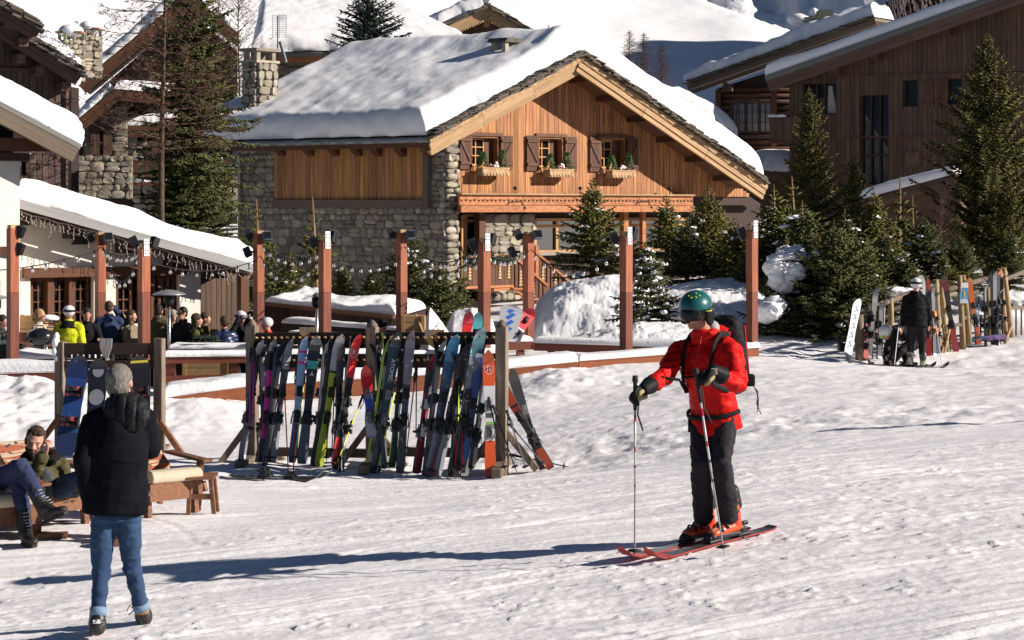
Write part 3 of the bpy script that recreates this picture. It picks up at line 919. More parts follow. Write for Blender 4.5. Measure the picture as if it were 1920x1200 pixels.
 mb=MB();mb.tube([(q.x,q.y,-.4),(q.x,q.y,zt_-.35),(q.x+SN.x*.25,q.y+SN.y*.25,zt_-.05)],.055,8);mb.build('downpipe',METAL,H)
 nl=(ap-eL).cross(back).normalized();nl=nl if nl.z>0 else-nl
 cb=onplane(487,236,eL,nl)
 ch=MB();
 cw,cd,chh=.78,.62,2.05
 def cq(s,t,z):return cb+GD*s+SE*t+UP*z
 ch.hexa([cq(-cw/2,-cd/2,-.6),cq(cw/2,-cd/2,-.6),cq(cw/2,cd/2,-.6),cq(-cw/2,cd/2,-.6),cq(-cw/2*.95,-cd/2,chh),cq(cw/2*.95,-cd/2,chh),cq(cw/2*.95,cd/2,chh),cq(-cw/2*.95,cd/2,chh)])
 co=ch.build('chimney',MORTAR,H)
 sf=StoneField()
 sf.wall(cq(-cw/2,-cd/2,-.5)-SE*.03,GD,UP,-SE if(-SE).dot(GN)>0 else SE,cw,chh+.5,1.0,21,course=(.2,.3),wid=(.9,2.0),depth=.08)
 sn2=-GD
 sf.wall(cq(-cw/2,cd/2,-.5)-GD*.03,-SE,UP,sn2,cd,chh+.5,1.0,22,course=(.2,.3),wid=(.9,2.0),depth=.08)
 sf.build(co)
 mb=MB();mb.hexa([cq(x*.45,t*.36,z) for z in(chh,chh+.08) for x,t in((-1,-1),(1,-1),(1,1),(-1,1))])
 for x,t in((-1,-1),(1,-1),(1,1),(-1,1)):mb.hexa([cq(x*.30+a*.07,t*.22+b*.06,z) for z in(chh+.08,chh+.38) for a,b in((-1,-1),(1,-1),(1,1),(-1,1))])
 mb.hexa([cq(x*.46,t*.36,z) for z in(chh+.38,chh+.48) for x,t in((-1,-1),(1,-1),(1,1),(-1,1))]);mb.build('chimney_cap',STONE,co)
 tagp=cq(cw/2+.05,0,0)
 fl=MB();fl.beam(cq(-cw/2-.02,-cd/2-.1,.2),cq(cw/2+.06,-cd/2-.06,.62),.06,.16);fl.build('flashing',METAL,co)
 m0=cq(cw/2+.22,-.1,.55)
 an=MB();an.tube([m0,m0+UP*3.1],.022,6);an.beam(m0+UP*.4,m0+UP*.4-GD*.3,.03,.03);an.beam(m0+UP*1.4,m0+UP*1.4-GD*.3,.03,.03)
 an=an.build('antenna',mat('rusty_iron',(.09,.05,.04),rough=.7),H)
 mb=MB();c=m0+UP*2.75
 for k in range(11):
  z=-.35+.07*k;mb.beam(c+Vector((-.18,.05,z)),c+Vector((.28,-.03,z)),.012,.012)
 for x in(-.18,.05,.28):mb.beam(c+Vector((x,.02,-.38)),c+Vector((x,.02,.38)),.014,.014)
 mb.build('grid_reflector',STEEL,an)
 mb=MB();mb.beam(m0+UP*2.1+Vector((.08,0,.15)),m0+UP*1.55+Vector((.28,-.1,0)),.07,.09);mb.build('panel_aerial',METAL,an)
 nb_=onplane(948,108,eL+nl*.45,nl)
 mb=MB()
 def kq(s,t,z):return nb_+GD*s+SE*t+UP*z
 mb.hexa([kq(x*.34,t*.3,z) for z in(-.4,.12) for x,t in((-1,-1),(1,-1),(1,1),(-1,1))])
 for x,t in((-1,-1),(1,-1),(1,1),(-1,1)):mb.hexa([kq(x*.24+a*.07,t*.2+b*.07,z) for z in(.12,.48) for a,b in((-1,-1),(1,-1),(1,1),(-1,1))])
 cw_=mb.build('ridge_vent',STONE,H)
 mb=MB();mb.hexa([kq(-.42,-.36,.48),kq(.42,-.36,.48),kq(.42,.36,.48),kq(-.42,.36,.48),kq(-.3,-.36,.62),kq(.3,-.36,.62),kq(.3,.36,.62),kq(-.3,.36,.62)]);mb.build('cap',SLATE,cw_)
 zfl=G(880,536).z
 fl=MB();p,q=G(868,538,.2),G(962,538,.2)
 fl.prism([Vector((p.x,p.y,zfl-.1)),Vector((q.x,q.y,zfl-.1)),Vector((q.x,q.y,zfl-.1))+GN*1.5,Vector((p.x,p.y,zfl-.1))+GN*1.5],UP*.12);fl.build('porch_floor',W_BEAM,H)
 def rail(pa,pb,hgt,nboard,trees,m=W_BROWN):
  r=thing_part('railing',H)
  for k in range(nboard):
   a=pa.lerp(pb,(k+.5)/nboard);w=(pb-pa).length/nboard-.012
   board('baluster_board',a+UP*.06,a+UP*hgt,w,.03,m,r,up=GN)
  board('handrail',pa+UP*(hgt+.03),pb+UP*(hgt+.03),.11,.07,W_BEAM,r)
  board('bottom_rail',pa+UP*.04,pb+UP*.04,.07,.07,W_BEAM,r)
  for f in trees:
   b=pa.lerp(pb,f)+GN*.03;mb=MB();d=(pb-pa);d.z=0;d.normalize()
   for j in range(5):
    z=hgt*.30+j*hgt*.10;w=.075-.006*j
    mb.prism([b+d*-w+UP*z,b+d*w+UP*z,b+UP*(z+hgt*.10)],GN*.012)
   mb.build('tree_cutout',mat('cutout_painted_lit',(.55,.38,.2),rough=.8),r)  # raised tree shapes, light through the cut-outs painted as their pale colour
  return r
 a=G(868,536,1.7);b=G(962,536,1.7);a.z=b.z=zfl
 rail(a,b,.95,11,(.12,.32,.72,.9))
 s0_=G(958,536,1.7);s0_.z=zfl
 s1_=G(1026,536,2.0);s1_.z=zfl-1.0
 rail(s0_,s1_,1.0,9,(.25,.6))
 t0=s0_+GD*1.0;t0.z=zfl;t1=t0+(s1_-s0_);
 rail(t0,t1,1.05,9,(.2,.55))
 tt=t0+GD*.04;board('newel',tt-UP*.1,tt+UP*1.28,.13,.13,W_BEAM,H,up=GN)
 for k in range(6):
  f=k/6;p=s0_.lerp(s1_,f);q=t0.lerp(t1,f)
  board('step',p-UP*.05,q-UP*.05,.3,.05,W_BEAM,H)
 a=G(875,500,1.9);
 mb=MB();rg=random.Random(8)
 for k in range(420):
  f=rg.random();c=Vector((0,0,0));pa=G(872,536,1.72);pb=G(960,536,1.72)
  c=pa.lerp(pb,f);c.z=zfl+.95-.1*math.sin(f*12)**2+rg.uniform(-.12,.12);c+=GN*rg.uniform(-.06,.12)
  d=Vector((rg.uniform(-1,1),rg.uniform(-1,1),rg.uniform(-1,.6))).normalized()*.13
  mb.tube([c,c+d*.5,c+d],[.008,.016,.003],4,False)
 mb.build('garland',mat('garland_green',(.03,.07,.03),rough=.8),H)
def thing_part(name,parent):
 o=bpy.data.objects.new(name,None);col.objects.link(o);o.parent=parent;WL[o.name]=WL[parent.name].copy()
 return o
build_chalet()
# ================================================================ NEIGHBOURING BUILDINGS
W_RB=mat('red_brown_planks',(.13,.075,.045),(.072,.041,.026),rough=.65,scale=(1.3,1.3,1.0),ns=2.4,det=6,vary=.22,hue=.008,bump=.25,bs=3)
W_DP=mat('dark_planks',(.125,.078,.062),(.08,.05,.04),rough=.7,scale=(1.3,1.3,1),ns=2.4,det=6,vary=.2,bump=.25,bs=3)
W_DKF=mat('brown_fascia',(.16,.095,.07),(.105,.06,.045),rough=.7,ns=3,vary=.15)
FASCIA_G=mat('grey_fascia',(.16,.16,.15),(.12,.12,.115),rough=.5,ns=2)
class Plane:
 def __init__(self,p,az):
  self.p=Vector(p);a=R(az)
  self.n=Vector((math.sin(a),-math.cos(a),0));self.d=Vector((math.cos(a),math.sin(a),0))
 def __call__(self,x,y,off=0.0):return onplane(x,y,self.p,self.n,off)
def deck(name,a,b,back,th,m,parent):
 """roof board from a to b along the verge, reaching back by the vector"""
 a,b,back=Vector(a),Vector(b),Vector(back)
 n=(b-a).cross(back).normalized();n=n if n.z>0 else-n
 mb=MB();mb.hexa([a-n*th,b-n*th,b+back-n*th,a+back-n*th,a,b,b+back,a+back]);return mb.build(name,m,parent),n
def wallpoly(name,pts,n,th,m,parent):
 mb=MB();mb.prism(pts,-Vector(n)*th);return mb.build(name,m,parent)
def planks(pl,x0,x1,zbot,ztop,w,m,parent,off=0.0,skip=None,seed=1):
 rng=random.Random(seed)
 a=pl(x0,300,off).dot(pl.d);b=pl(x1,300,off).dot(pl.d);base=pl.p-pl.d*pl.p.dot(pl.d)
 N=max(1,int((b-a)/w));w=(b-a)/N
 for i in range(N):
  s=a+(i+.5)*w;q=base+pl.d*s+pl.n*(off+rng.uniform(0,.012))
  z0=zbot(s) if callable(zbot) else zbot;z1=ztop(s) if callable(ztop) else ztop
  for lo,hi in(skip(s,z0,z1) if skip else[(z0,z1)]):
   if hi-lo>.1:board('plank',(q.x,q.y,lo),(q.x,q.y,hi),w-.014,.045,m,parent,up=pl.n)
def line_z(p,q,d):
 """height of the line p-q as a function of the distance along d"""
 sp,sq=p.dot(d),q.dot(d)
 return lambda s:p.z+(q.z-p.z)*(s-sp)/(sq-sp)
def build_restaurant():
 wl=Plane(P(200,500,41),34)
 o=thing('restaurant','white rendered restaurant with a long sloping snow roof hung with icicle lights above the terrace','restaurant',(wl.p.x,wl.p.y,-.7))
 zf=-.7
 vL,vR=wl(30,372,.75),wl(476,496,.75)
 back=Vector((-1.6,4.9,0))
 d_,n=deck('roof',vL,vR,back,.10,FASCIA_G,o)
 e=(vR-vL).normalized()
 board('fascia_board',vL-n*.10+wl.n*.16,vR-n*.10+wl.n*.16,.05,.19,mat('pale_zinc',(.34,.34,.33),(.27,.27,.26),rough=.5,ns=2),o,up=n)
 board('fascia_board',vL-n*.25+wl.n*.0,vR-n*.25+wl.n*.0,.05,.13,W_BROWN,o,up=n)
 board('soffit',(vL+vR)/2-n*.15-wl.n*.1,(vL+vR)/2-n*.15-wl.n*1.0,(vR-vL).length,.04,W_DARK,o,up=n)
 snow_slab('roof_snow',quadfn(vL+n*.02,vR+n*.02+e*.02,vR+n*.02+back,vL+n*.02+back),(vR-vL).length,5.2,.42,o,201,90,40,edges=(0,1,1,1),rad=.34,wob=.10,lump=.09)
 rt=line_z(wl(30,372,0)-UP*.3-UP*0,wl(476,496,0)-UP*.3,wl.d)
 def q(x,y,off=0.0):return wl(x,y,off)
 xs=[q(x,500).dot(wl.d) for x in(-60,57,176,217,337,376)]
 z1,z0=q(110,520).z,q(110,612).z
 base=wl.p-wl.d*wl.p.dot(wl.d)
 def wp(s,z,off=0.0):r=base+wl.d*s+wl.n*off;return Vector((r.x,r.y,z))
 mb=MB()
 for i in range(5):
  a,b=xs[i],xs[i+1]
  if i in(1,3):
   mb.prism([wp(a,zf),wp(b,zf),wp(b,z0),wp(a,z0)],-wl.n*.35)
   mb.prism([wp(a,z1),wp(b,z1),wp(b,rt(b)),wp(a,rt(a))],-wl.n*.35)
  else:
   mb.prism([wp(a,zf),wp(b,zf),wp(b,rt(b)),wp(a,rt(a))],-wl.n*.35)
 mb.build('wall',STUCCO,o)
 for i in(1,3):
  a,b=xs[i],xs[i+1]
  g=MB();g.prism([wp(a,z0,-.22),wp(b,z0,-.22),wp(b,z1,-.22),wp(a,z1,-.22)],-wl.n*.02);g=g.build('window',GLASS,o)
  k=3
  for j in range(k):
   c0,c1=a+(b-a)*j/k+.03,a+(b-a)*(j+1)/k-.03
   fr=MB();
   for s in(c0+.05,c1-.05):fr.beam(wp(s,z0,-.18),wp(s,z1,-.18),.06,.065,up=wl.d)
   for z in(z0+.05,z1-.05):fr.beam(wp(c0,z,-.182),wp(c1,z,-.182),.06,.065)
   fr.build('casement',W_BROWN,g)
   mu=MB();mu.beam(wp((c0+c1)/2,z0,-.19),wp((c0+c1)/2,z1,-.19),.04,.028,up=wl.d)
   for f in(.27,.5,.74):mu.beam(wp(c0,z0+(z1-z0)*f,-.192),wp(c1,z0+(z1-z0)*f,-.192),.04,.028)
   mu.build('glazing_bar',W_BROWN,g)
  if i==1:
   for s in(a+(b-a)/3,a+(b-a)*2/3):board('mullion',wp(s,z0,-.12),wp(s,z1,-.12),.13,.14,W_BROWN,o,up=wl.n)
  else:
   board('mullion',wp(a+(b-a)*.45,zf,-.10),wp(a+(b-a)*.45,z1,-.10),.16,.2,W_BEAM,o,up=wl.n)
 board('lintel',q(43,512,.04),Vector((q(352,512,.04).x,q(352,512,.04).y,q(43,512,.04).z)),.16,.20,W_BROWN,o)
 for x in(62,152,250,342,430):
  r=vL.lerp(vR,(x-30)/446)-n*.36;board('purlin',r-wl.n*.25,r-wl.n*1.05,.22,.2,W_DARK,o)
 ga,gb=q(376,540,-1.2),q(462,540,-1.2)
 for k in range(9):
  p=ga.lerp(gb,(k+.5)/9);zt=q(420,520).z-.25*abs(k/4.0-1)+.22
  board('gate_board',(p.x,p.y,zf),(p.x,p.y,zt),(gb-ga).length/9-.012,.04,W_RB,o,up=wl.n)
 p=q(456,500,-.1);board('post',(p.x,p.y,zf),(p.x,p.y,vR.z-.25),.2,.2,W_BROWN,o,up=wl.n)
 wallpoly('back_wall',[wp(xs[5]-.1,zf,-2.4),wp(xs[5]+1.6,zf,-2.4),wp(xs[5]+1.6,vR.z-.1,-2.4),wp(xs[5]-.1,vR.z+.4,-2.4)],wl.n,.1,W_DARK,o)
 for x,y in((148,452),(254,452)):
  r=q(x,y,.02);mb=MB();mb.box(r+wl.n*.12+UP*.04,(.3,.2,.12),R(20));mb.box(r+wl.n*.08-UP*.05,(.36,.16,.04),R(20));mb.build('floodlight',BLACK,o)
 return o
restaurant=build_restaurant()
def icicle_lights():
 wl=Plane(P(200,500,41),34)
 a,b=wl(38,396,.80),wl(470,512,.80)
 o=thing('icicle_lights','white icicle light strings hanging along the restaurant verge','string lights',tuple(a))
 rng=random.Random(5)
 LW=mat('white_cable',(.42,.40,.37),rough=.5)
 mb=MB();mb.tube([a.lerp(b,t/20)-UP*(.03*(t%2)) for t in range(21)],.012,4);mb.build('cable',LW,o)
 for k in range(52):
  f=(k+rng.uniform(0,.6))/52;p=a.lerp(b,min(f,1))+wl.n*rng.uniform(0,.05)
  L=rng.choice((.14,.2,.28,.36))*(1.9 if.80<f<.93 and rng.random()<.6 else 1)
  pts=[p+Vector((rng.uniform(-.03,.03),rng.uniform(-.02,.02),-L*t/4)) for t in range(5)]
  mb=MB();mb.tube(pts,.005,3)
  for q in pts[1:]:mb.ball(q,(.011,.011,.018),5,3)
  mb.build('light_drop',LW,o)
icicle_lights()
def build_corner_house():
 wl=Plane(P(15,420,38),36)
 o=thing('corner_house','white house corner under a grey weathered verge beam, left of the restaurant','house',(wl.p.x,wl.p.y,-.6))
 vL,vR=wl(-150,112,.7),wl(150,272,.7)
 back=-wl.n*3.2
 d_,n=deck('roof',vL,vR,back,.12,W_GREY,o)
 e=(vR-vL).normalized()
 board('verge_beam',vL-n*.24+wl.n*.02,vR-n*.24+wl.n*.02-e*.02,.12,.28,W_GREY,o,up=n)
 board('fascia_board',vL-n*.04+wl.n*.06,vR-n*.04+wl.n*.06,.05,.10,FASCIA_G,o,up=n)
 snow_slab('roof_snow',quadfn(vL+n*.02,vR+n*.02+e*.06,vR+n*.02+e*.06+back,vL+n*.02+back),(vR-vL).length,3.2,.52,o,211,60,40,edges=(0,1,1,1),rad=.4,wob=.1,lump=.10)
 rt=line_z(wl(-150,112,0)-UP*.3,wl(150,272,0)-UP*.3,wl.d)
 base=wl.p-wl.d*wl.p.dot(wl.d)
 def wp(s,z,off=0.0):r=base+wl.d*s+wl.n*off;return Vector((r.x,r.y,z))
 a,b=wl(-200,400).dot(wl.d),wl(37,400).dot(wl.d)
 zc=wl(20,300).z
 mb=MB();mb.prism([wp(a,-.7),wp(b,-.7),wp(b,zc),wp(a,zc)],-wl.n*3.0);mb.build('wall',STUCCO,o)
 mb=MB();mb.prism([wp(a,zc,-.35),wp(b,zc,-.35),wp(b,rt(b),-.35),wp(a,rt(a),-.35)],-wl.n*.2);mb.build('loft_wall',W_DARK,o)
 board('tie_beam',wp(a,zc+.30,.1),wp(b+.9,zc+.30,.1),.24,.26,W_BROWN,o)
 board('plate_beam',wp(a,zc+.06,-.02),wp(b+.15,zc+.06,-.02),.3,.16,W_DARK,o)
 for k in(.2,.55):board('rafter',wp(b-.3+k,rt(b)+.1-k*.3,.75),wp(b-.3+k,rt(b)+.1-k*.3,-.3),.16,.16,W_DARK,o)
 mb=MB();r=wl(12,470,.05);mb.box(r,(.5,.1,.16),R(24));mb.build('shelf',W_BROWN,o)
build_corner_house()
def build_dark_chalet():
 wl=Plane(P(60,200,50),26)
 o=thing('timber_chalet','dark brown timber chalet with two stepped slate roofs at the upper left edge','chalet',(wl.p.x,wl.p.y,-.5))
 base=wl.p-wl.d*wl.p.dot(wl.d)
 def wp(s,z,off=0.0):r=base+wl.d*s+wl.n*off;return Vector((r.x,r.y,z))
 for(xa,ya,xb,yb,off,sd,bk) in((-160,-82,74,58,1.5,1,3.2),(-60,8,152,142,.9,2,4.0)):
  vL,vR=wl(xa,ya,off),wl(xb,yb,off)
  back=-wl.n*bk
  d_,n=deck('roof',vL,vR,back,.14,W_BROWN,o)
  for j,(dn,h,f) in enumerate(((-.09,.14,.05),(-.23,.14,.01))):
   board('fascia_board',vL+n*dn+wl.n*f,vR+n*dn+wl.n*f,.07,h-.012,W_DKF,o,up=n)
  slates(vR,vL,wl.n,n,o,26,30+sd,w=.32,dep=.6,th=.05,rows=3)
  e=(vR-vL).normalized()
  snow_slab('roof_snow',quadfn(vL+n*.12-wl.n*.25,vR+n*.12-wl.n*.25-e*.2,vR+n*.12+back-e*.2,vL+n*.12+back),(vR-vL).length,bk,.48,o,220+sd,50,40,edges=(0,1,1,0),rad=.5,wob=.12,lump=.12)
  for t in(.55,.72,.95):
   r=vL.lerp(vR,t)-n*.42;board('purlin',r-wl.n*.12,r-wl.n*(off+.1),.22,.22,W_DKF,o)
 rt=line_z(wl(-60,8,0)-UP*.2,wl(152,142,0)-UP*.2,wl.d)
 a,b=wl(-120,200).dot(wl.d),wl(127,200).dot(wl.d)
 wallpoly('wall',[wp(a,-.5,-.05),wp(b,-.5,-.05),wp(b,rt(b),-.05),wp(a,rt(a),-.05)],wl.n,3.0,W_DARK,o)
 planks(wl,-40,126,wl(60,366).z,lambda s:rt(s)-.02,.16,W_DP,o,skip=lambda s,z0,z1:[(z0,wl(60,128).z-.02),(wl(60,126).z,z1)],seed=5)
 r0,r1=wl(-40,128,.05),wl(126,128,.05);r1.z=r0.z;board('drip_rail',r0,r1,.1,.08,W_DKF,o)
 board('corner_board',wp(b,-.5,.03),wp(b,rt(b),.03),.14,.16,W_DKF,o,up=wl.n)
 f=MB();x0,x1,y0,y1=37,51,288,332
 for x in(x0,x1):f.beam(wl(x,y1,.06),wl(x,y0,.06),.08,.07,up=wl.d)
 for y in(y0,y1):f.beam(wl(x0,y,.062),wl(x1,y,.062),.08,.07)
 fo=f.build('window',W_DKF,o)
 g=MB();g.prism([wl(x0,y1,.03),wl(x1,y1,.03),wl(x1,y0,.03),wl(x0,y0,.03)],-wl.n*.01);g.build('pane',GLASS,fo)
 s=MB();s.ball(wl(44,287,.08),(.22,.1,.06),8,5);s.build('sill_snow',SNOWCLUMP,fo)
build_dark_chalet()
def build_chimney_house():
 wl=Plane(P(150,130,66),38)
 o=thing('snowy_house','snow roofed house with two stone chimneys showing behind the dark timber chalet','house',(wl.p.x,wl.p.y,-.5))
 a,b=wl(60,150),wl(215,190)
 snow_slab('roof_snow',quadfn(wl(20,130),wl(150,158),wl(150,158)+Vector((-1,5,1.6)),wl(20,130)+Vector((-1,5,1.6))),5,5,.5,o,231,40,30,rad=.5,lump=.15)
 wallpoly('wall',[Vector((wl(20,0).x,wl(20,0).y,-.5)),Vector((wl(148,0).x,wl(148,0).y,-.5)),wl(148,160)-UP*.1,wl(20,135)-UP*.1],wl.n,4,W_DARK,o)
 for(x0,x1,yt,yb,dz) in((120,160,62,125,0),(158,192,55,120,-.7)):
  ch=MB();p0,p1=wl(x0,yb,-1+dz),wl(x1,yb,-1+dz);z0,z1=p0.z-.5,wl(x0,yt+12,-1+dz).z
  for p in(p0,p1):p.z=z0
  ch.prism([p0,p1,p1-wl.n*.6,p0-wl.n*.6],UP*(z1-z0));c=ch.build('chimney',MORTAR,o)
  sf=StoneField();sf.wall(p0+wl.n*.03,wl.d,UP,wl.n,(p1-p0).length,z1-z0,1.0,240+x0,course=(.16,.26),wid=(1,2.4),depth=.09);sf.build(c)
  cp=MB()
  for k in(.08,.5,.92):
   for bk in(.05,.5):q=p0.lerp(p1,k)-wl.n*bk;cp.box((q.x,q.y,z1+.12),(.10,.10,.24))
  cp.build('flue_post',STONE,c)
  cp=MB();q=p0.lerp(p1,.5)-wl.n*.3;cp.box((q.x,q.y,z1+.27),((p1-p0).length+.12,.8,.07));cp.build('chimney_cap',mat('copper_cap',(.3,.15,.08),rough=.6),c)
  sn=MB();sn.ball((q.x,q.y,z1+.32),((p1-p0).length*.56,.46,.26),14,9);sn.build('cap_snow',SNOWCLUMP,c)
build_chimney_house()
def build_stone_chalet():
 wl=Plane(P(250,260,77),8)
 o=thing('stone_chalet','shaded stone chalet with steep snowy gables behind the bare larch','chalet',(wl.p.x,wl.p.y,-.5))
 def rake(xa,ya,xb,yb,off,bk,sd,t=.4,mm=W_BROWN):
  vL,vR=wl(xa,ya,off),wl(xb,yb,off);back=-wl.n*bk
  d_,n=deck('roof',vL,vR,back,.16,W_BROWN,o)
  for dn in(-.14,-.36):board('fascia_board',vL+n*dn+wl.n*.03,vR+n*dn+wl.n*.03,.08,.2,mm,o,up=n)
  snow_slab('roof_snow',quadfn(vL+n*.02,vR+n*.02,vR+n*.02+back,vL+n*.02+back),(vR-vL).length,bk,t,o,250+sd,50,36,edges=(1,0,1,0),rad=.35,lump=.10)
  return n
 rake(146,158,352,-12,1.1,5,1)
 rake(352,-12,448,62,1.1,5,2)
 rake(132,236,214,166,2.2,2.4,3,.3)
 rake(214,166,330,176,2.2,2.4,4,.35)
 rake(236,236,330,232,1.0,1.5,5,.5)
 base=wl.p-wl.d*wl.p.dot(wl.d)
 pts=[wl(130,420),wl(445,420),wl(445,95),wl(352,24),wl(160,190)]
 wallpoly('wall',pts,wl.n,4,W_DARK,o)
 lo=wl(236,420,.8);hi=wl(126,292,.8)
 wallpoly('loft_wall',[wl(180,200,.05),wl(440,200,.05),wl(425,95,.05),wl(352,28,.05),wl(270,95,.05)],wl.n,.1,W_DARK,o)
 sf=StoneField()
 w0=wl(158,300,1.4);w1=wl(238,300,1.4);z0=w0.z;z1=wl(158,212,1.4).z
 wallpoly('porch_wall',[w0,Vector((w1.x,w1.y,z0)),Vector((w1.x,w1.y,z1+.5)),Vector((w0.x,w0.y,z1-.2))],wl.n,.3,MORTAR,o)
 sx0,sx1,sz0,sz1=(wl(170,0).x-wl(158,0).x),(wl(211,0).x-wl(158,0).x),.15,(wl(0,240,1.4).z-z0)
 sf.wall(w0,wl.d,UP,wl.n,(w1-w0).length,z1-z0+.3,1.5,261,inside=lambda x,z:not(sx0<x<sx1 and sz0<z<sz1))
 l0=wl(127,372,1.9);l1=wl(248,372,1.9);lz=wl(127,292,1.9).z
 wallpoly('terrace_wall',[l0,Vector((l1.x,l1.y,l0.z)),Vector((l1.x,l1.y,lz)),Vector((l0.x,l0.y,lz))],wl.n,.4,MORTAR,o)
 sf.wall(l0,wl.d,UP,wl.n,(l1-l0).length,lz-l0.z,1.5,262)
 b0=wl(248,400,.1)
 sf.wall(b0,wl.d,UP,wl.n,wl(455,400,.1).x-b0.x,wl(0,262,.1).z-b0.z,1.6,263)
 sf.build(o)
 fr=MB();fr.prism([wl(186,288,1.44),wl(196,288,1.44),wl(196,246,1.44),wl(186,246,1.44)],wl.n*.03);wo=fr.build('window',GLASS,o)
 for x0,x1 in((170,187),(194,210)):
  s=thing_part('shutter',o)
  for k in range(3):
   xx=x0+(x1-x0)*(k+.5)/3;board('slat',wl(xx,290,1.52),wl(xx,244,1.52),(wl(x1,0).x-wl(x0,0).x)/3-.008,.04,W_RB,s,up=wl.n)
 board('lintel',wl(166,240,1.5),wl(213,240,1.5),.12,.16,W_RB,o)
 for y in(303,345):
  board('balcony_rail',wl(248,y,.9),wl(430,y-2,.9),.12,.14,W_BROWN,o)
  s=MB();s.tube([wl(248+9*k,y-4-2*(k%3),.9) for k in range(20)],[.05+.05*((k*7)%4)/3 for k in range(20)],7);s.build('rail_snow',SNOWCLUMP,o)
 for k in range(9):x=255+20*k;board('post',wl(x,345,.88),wl(x,303,.88),.12,.12,W_BROWN,o,up=wl.n)
 m=MB();m.tube([wl(248,208,.6),wl(248,300,.6)],.2,8);m.build('column',STONE,o)
build_stone_chalet()
def build_back_house():
 wl=Plane(P(600,130,84),10)
 o=thing('back_house','house with a very broad smooth snow roof and stone wall behind the large chalet','house',(wl.p.x,wl.p.y,0))
 e0,e1=wl(470,98,.9),wl(880,88,.9)
 ridge=-wl.n*9+UP*3.6
 n=(e1-e0).cross(ridge).normalized();n=n if n.z>0 else-n
 t0,t1=e0+ridge+wl.d*1.0,e1+ridge-wl.d*5.0
 mb=MB();mb.hexa([e0-n*.2,e1-n*.2,t1-n*.2,t0-n*.2,e0,e1,t1,t0]);mb.build('roof',W_BROWN,o)
 snow_slab('roof_snow',quadfn(e0+n*.02,e1+n*.02,t1,t0,n),10,10,.75,o,271,80,50,rad=.6,lump=.06,wob=.10)
 board('eave_board',e0-UP*.34-wl.n*.1,e1-UP*.34-wl.n*.1,.1,.26,W_BEAM,o)
 g=MB();N=12
 for k in range(1):g.tube([e0+wl.n*.1-UP*.16,e1+wl.n*.1-UP*.16],.10,7)
 g.build('gutter',FASCIA_G,o)
 a,b=wl(478,190),wl(880,190)
 zt=e0.z-.2
 wallpoly('wall',[Vector((a.x,a.y,0)),Vector((b.x,b.y,0)),Vector((b.x,b.y,zt)),Vector((a.x,a.y,zt))],wl.n,5,MORTAR,o)
 sf=StoneField();p0=wl(480,165);w=wl(592,165).x-p0.x
 sf.wall(p0,wl.d,UP,wl.n,w,wl(480,108).z-p0.z,2.0,272,course=(.18,.3),wid=(1.3,3));sf.build(o)
 x=wl(652,150)
 planks(wl,592,860,wl(600,160).z,zt-.1,.2,W_RB,o,off=.03)
 r=wl(600,133,.1);board('sill_beam',r,wl(650,133,.1),.12,.14,W_RB,o)
build_back_house()
def build_upper_cabin():
 wl=Plane(P(915,60,102),14)
 o=thing('upper_cabin','small timber gable with carved verge boards on the slope above the chalet roof','cabin',(wl.p.x,wl.p.y,4))
 ap,eL,eR=wl(914,14,1.2),wl(826,52,1.2),wl(1006,68,1.2)
 back=-wl.n*7
 for e in(eL,eR):
  d_,n=deck('roof',e,ap,back,.16,W_BROWN,o)
  for dn in(-.16,-.42):board('fascia_board',e+n*dn,ap+n*dn,.1,.25,W_PALE,o,up=n)
  N=18;tr=MB()
  for k in range(N):
   p,q=e.lerp(ap,k/N)-n*.52+wl.n*.06,e.lerp(ap,(k+1)/N)-n*.52+wl.n*.06
   tr.prism([p,q,q-n*.02,(p+q)/2-n*.14,p-n*.02],wl.n*.04)
  tr.build('carved_trim',W_PALE,o)
  slates(e,ap,wl.n,n,o,16,40+int(e.x)%7,w=.5,dep=.7,th=.07,rows=2)
  snow_slab('roof_snow',quadfn(e+n*.06-wl.n*.5,ap+n*.06-wl.n*.5,ap+n*.06+back,e+n*.06+back),(ap-e).length,7,.7,o,281,40,40,edges=(1,0,1,0),rad=.5,lump=.15)
 wallpoly('wall',[wl(846,130),wl(992,130),wl(992,64),wl(914,26),wl(846,54)],wl.n,5,W_RB,o)
 for x0,x1 in((858,866),(968,976)):p=wl(x0,62,.5);board('post',wl(x0,120,.6),wl(x0,58,.6),.3,.3,W_PALE,o,up=wl.n)
 r=wl(912,50,.6);mb=MB();mb.prism([r+wl.d*-.2,r+wl.d*.1,r+wl.d*.35+UP*.8,r+wl.d*.05+UP*.8],wl.n*.2);mb.build('bracket',W_PALE,o)
 for k in range(10):
  x=852+14*k;yt=30+abs(x-914)*.42
  board('plank',wl(x,125,.03),wl(x,yt,.03),.42,.05,W_RB,o,up=wl.n)
 s=MB();s.ball(wl(898,82,.8),(.5,.4,.42),12,8);s.build('vent_snow',SNOWCLUMP,o)
build_upper_cabin()
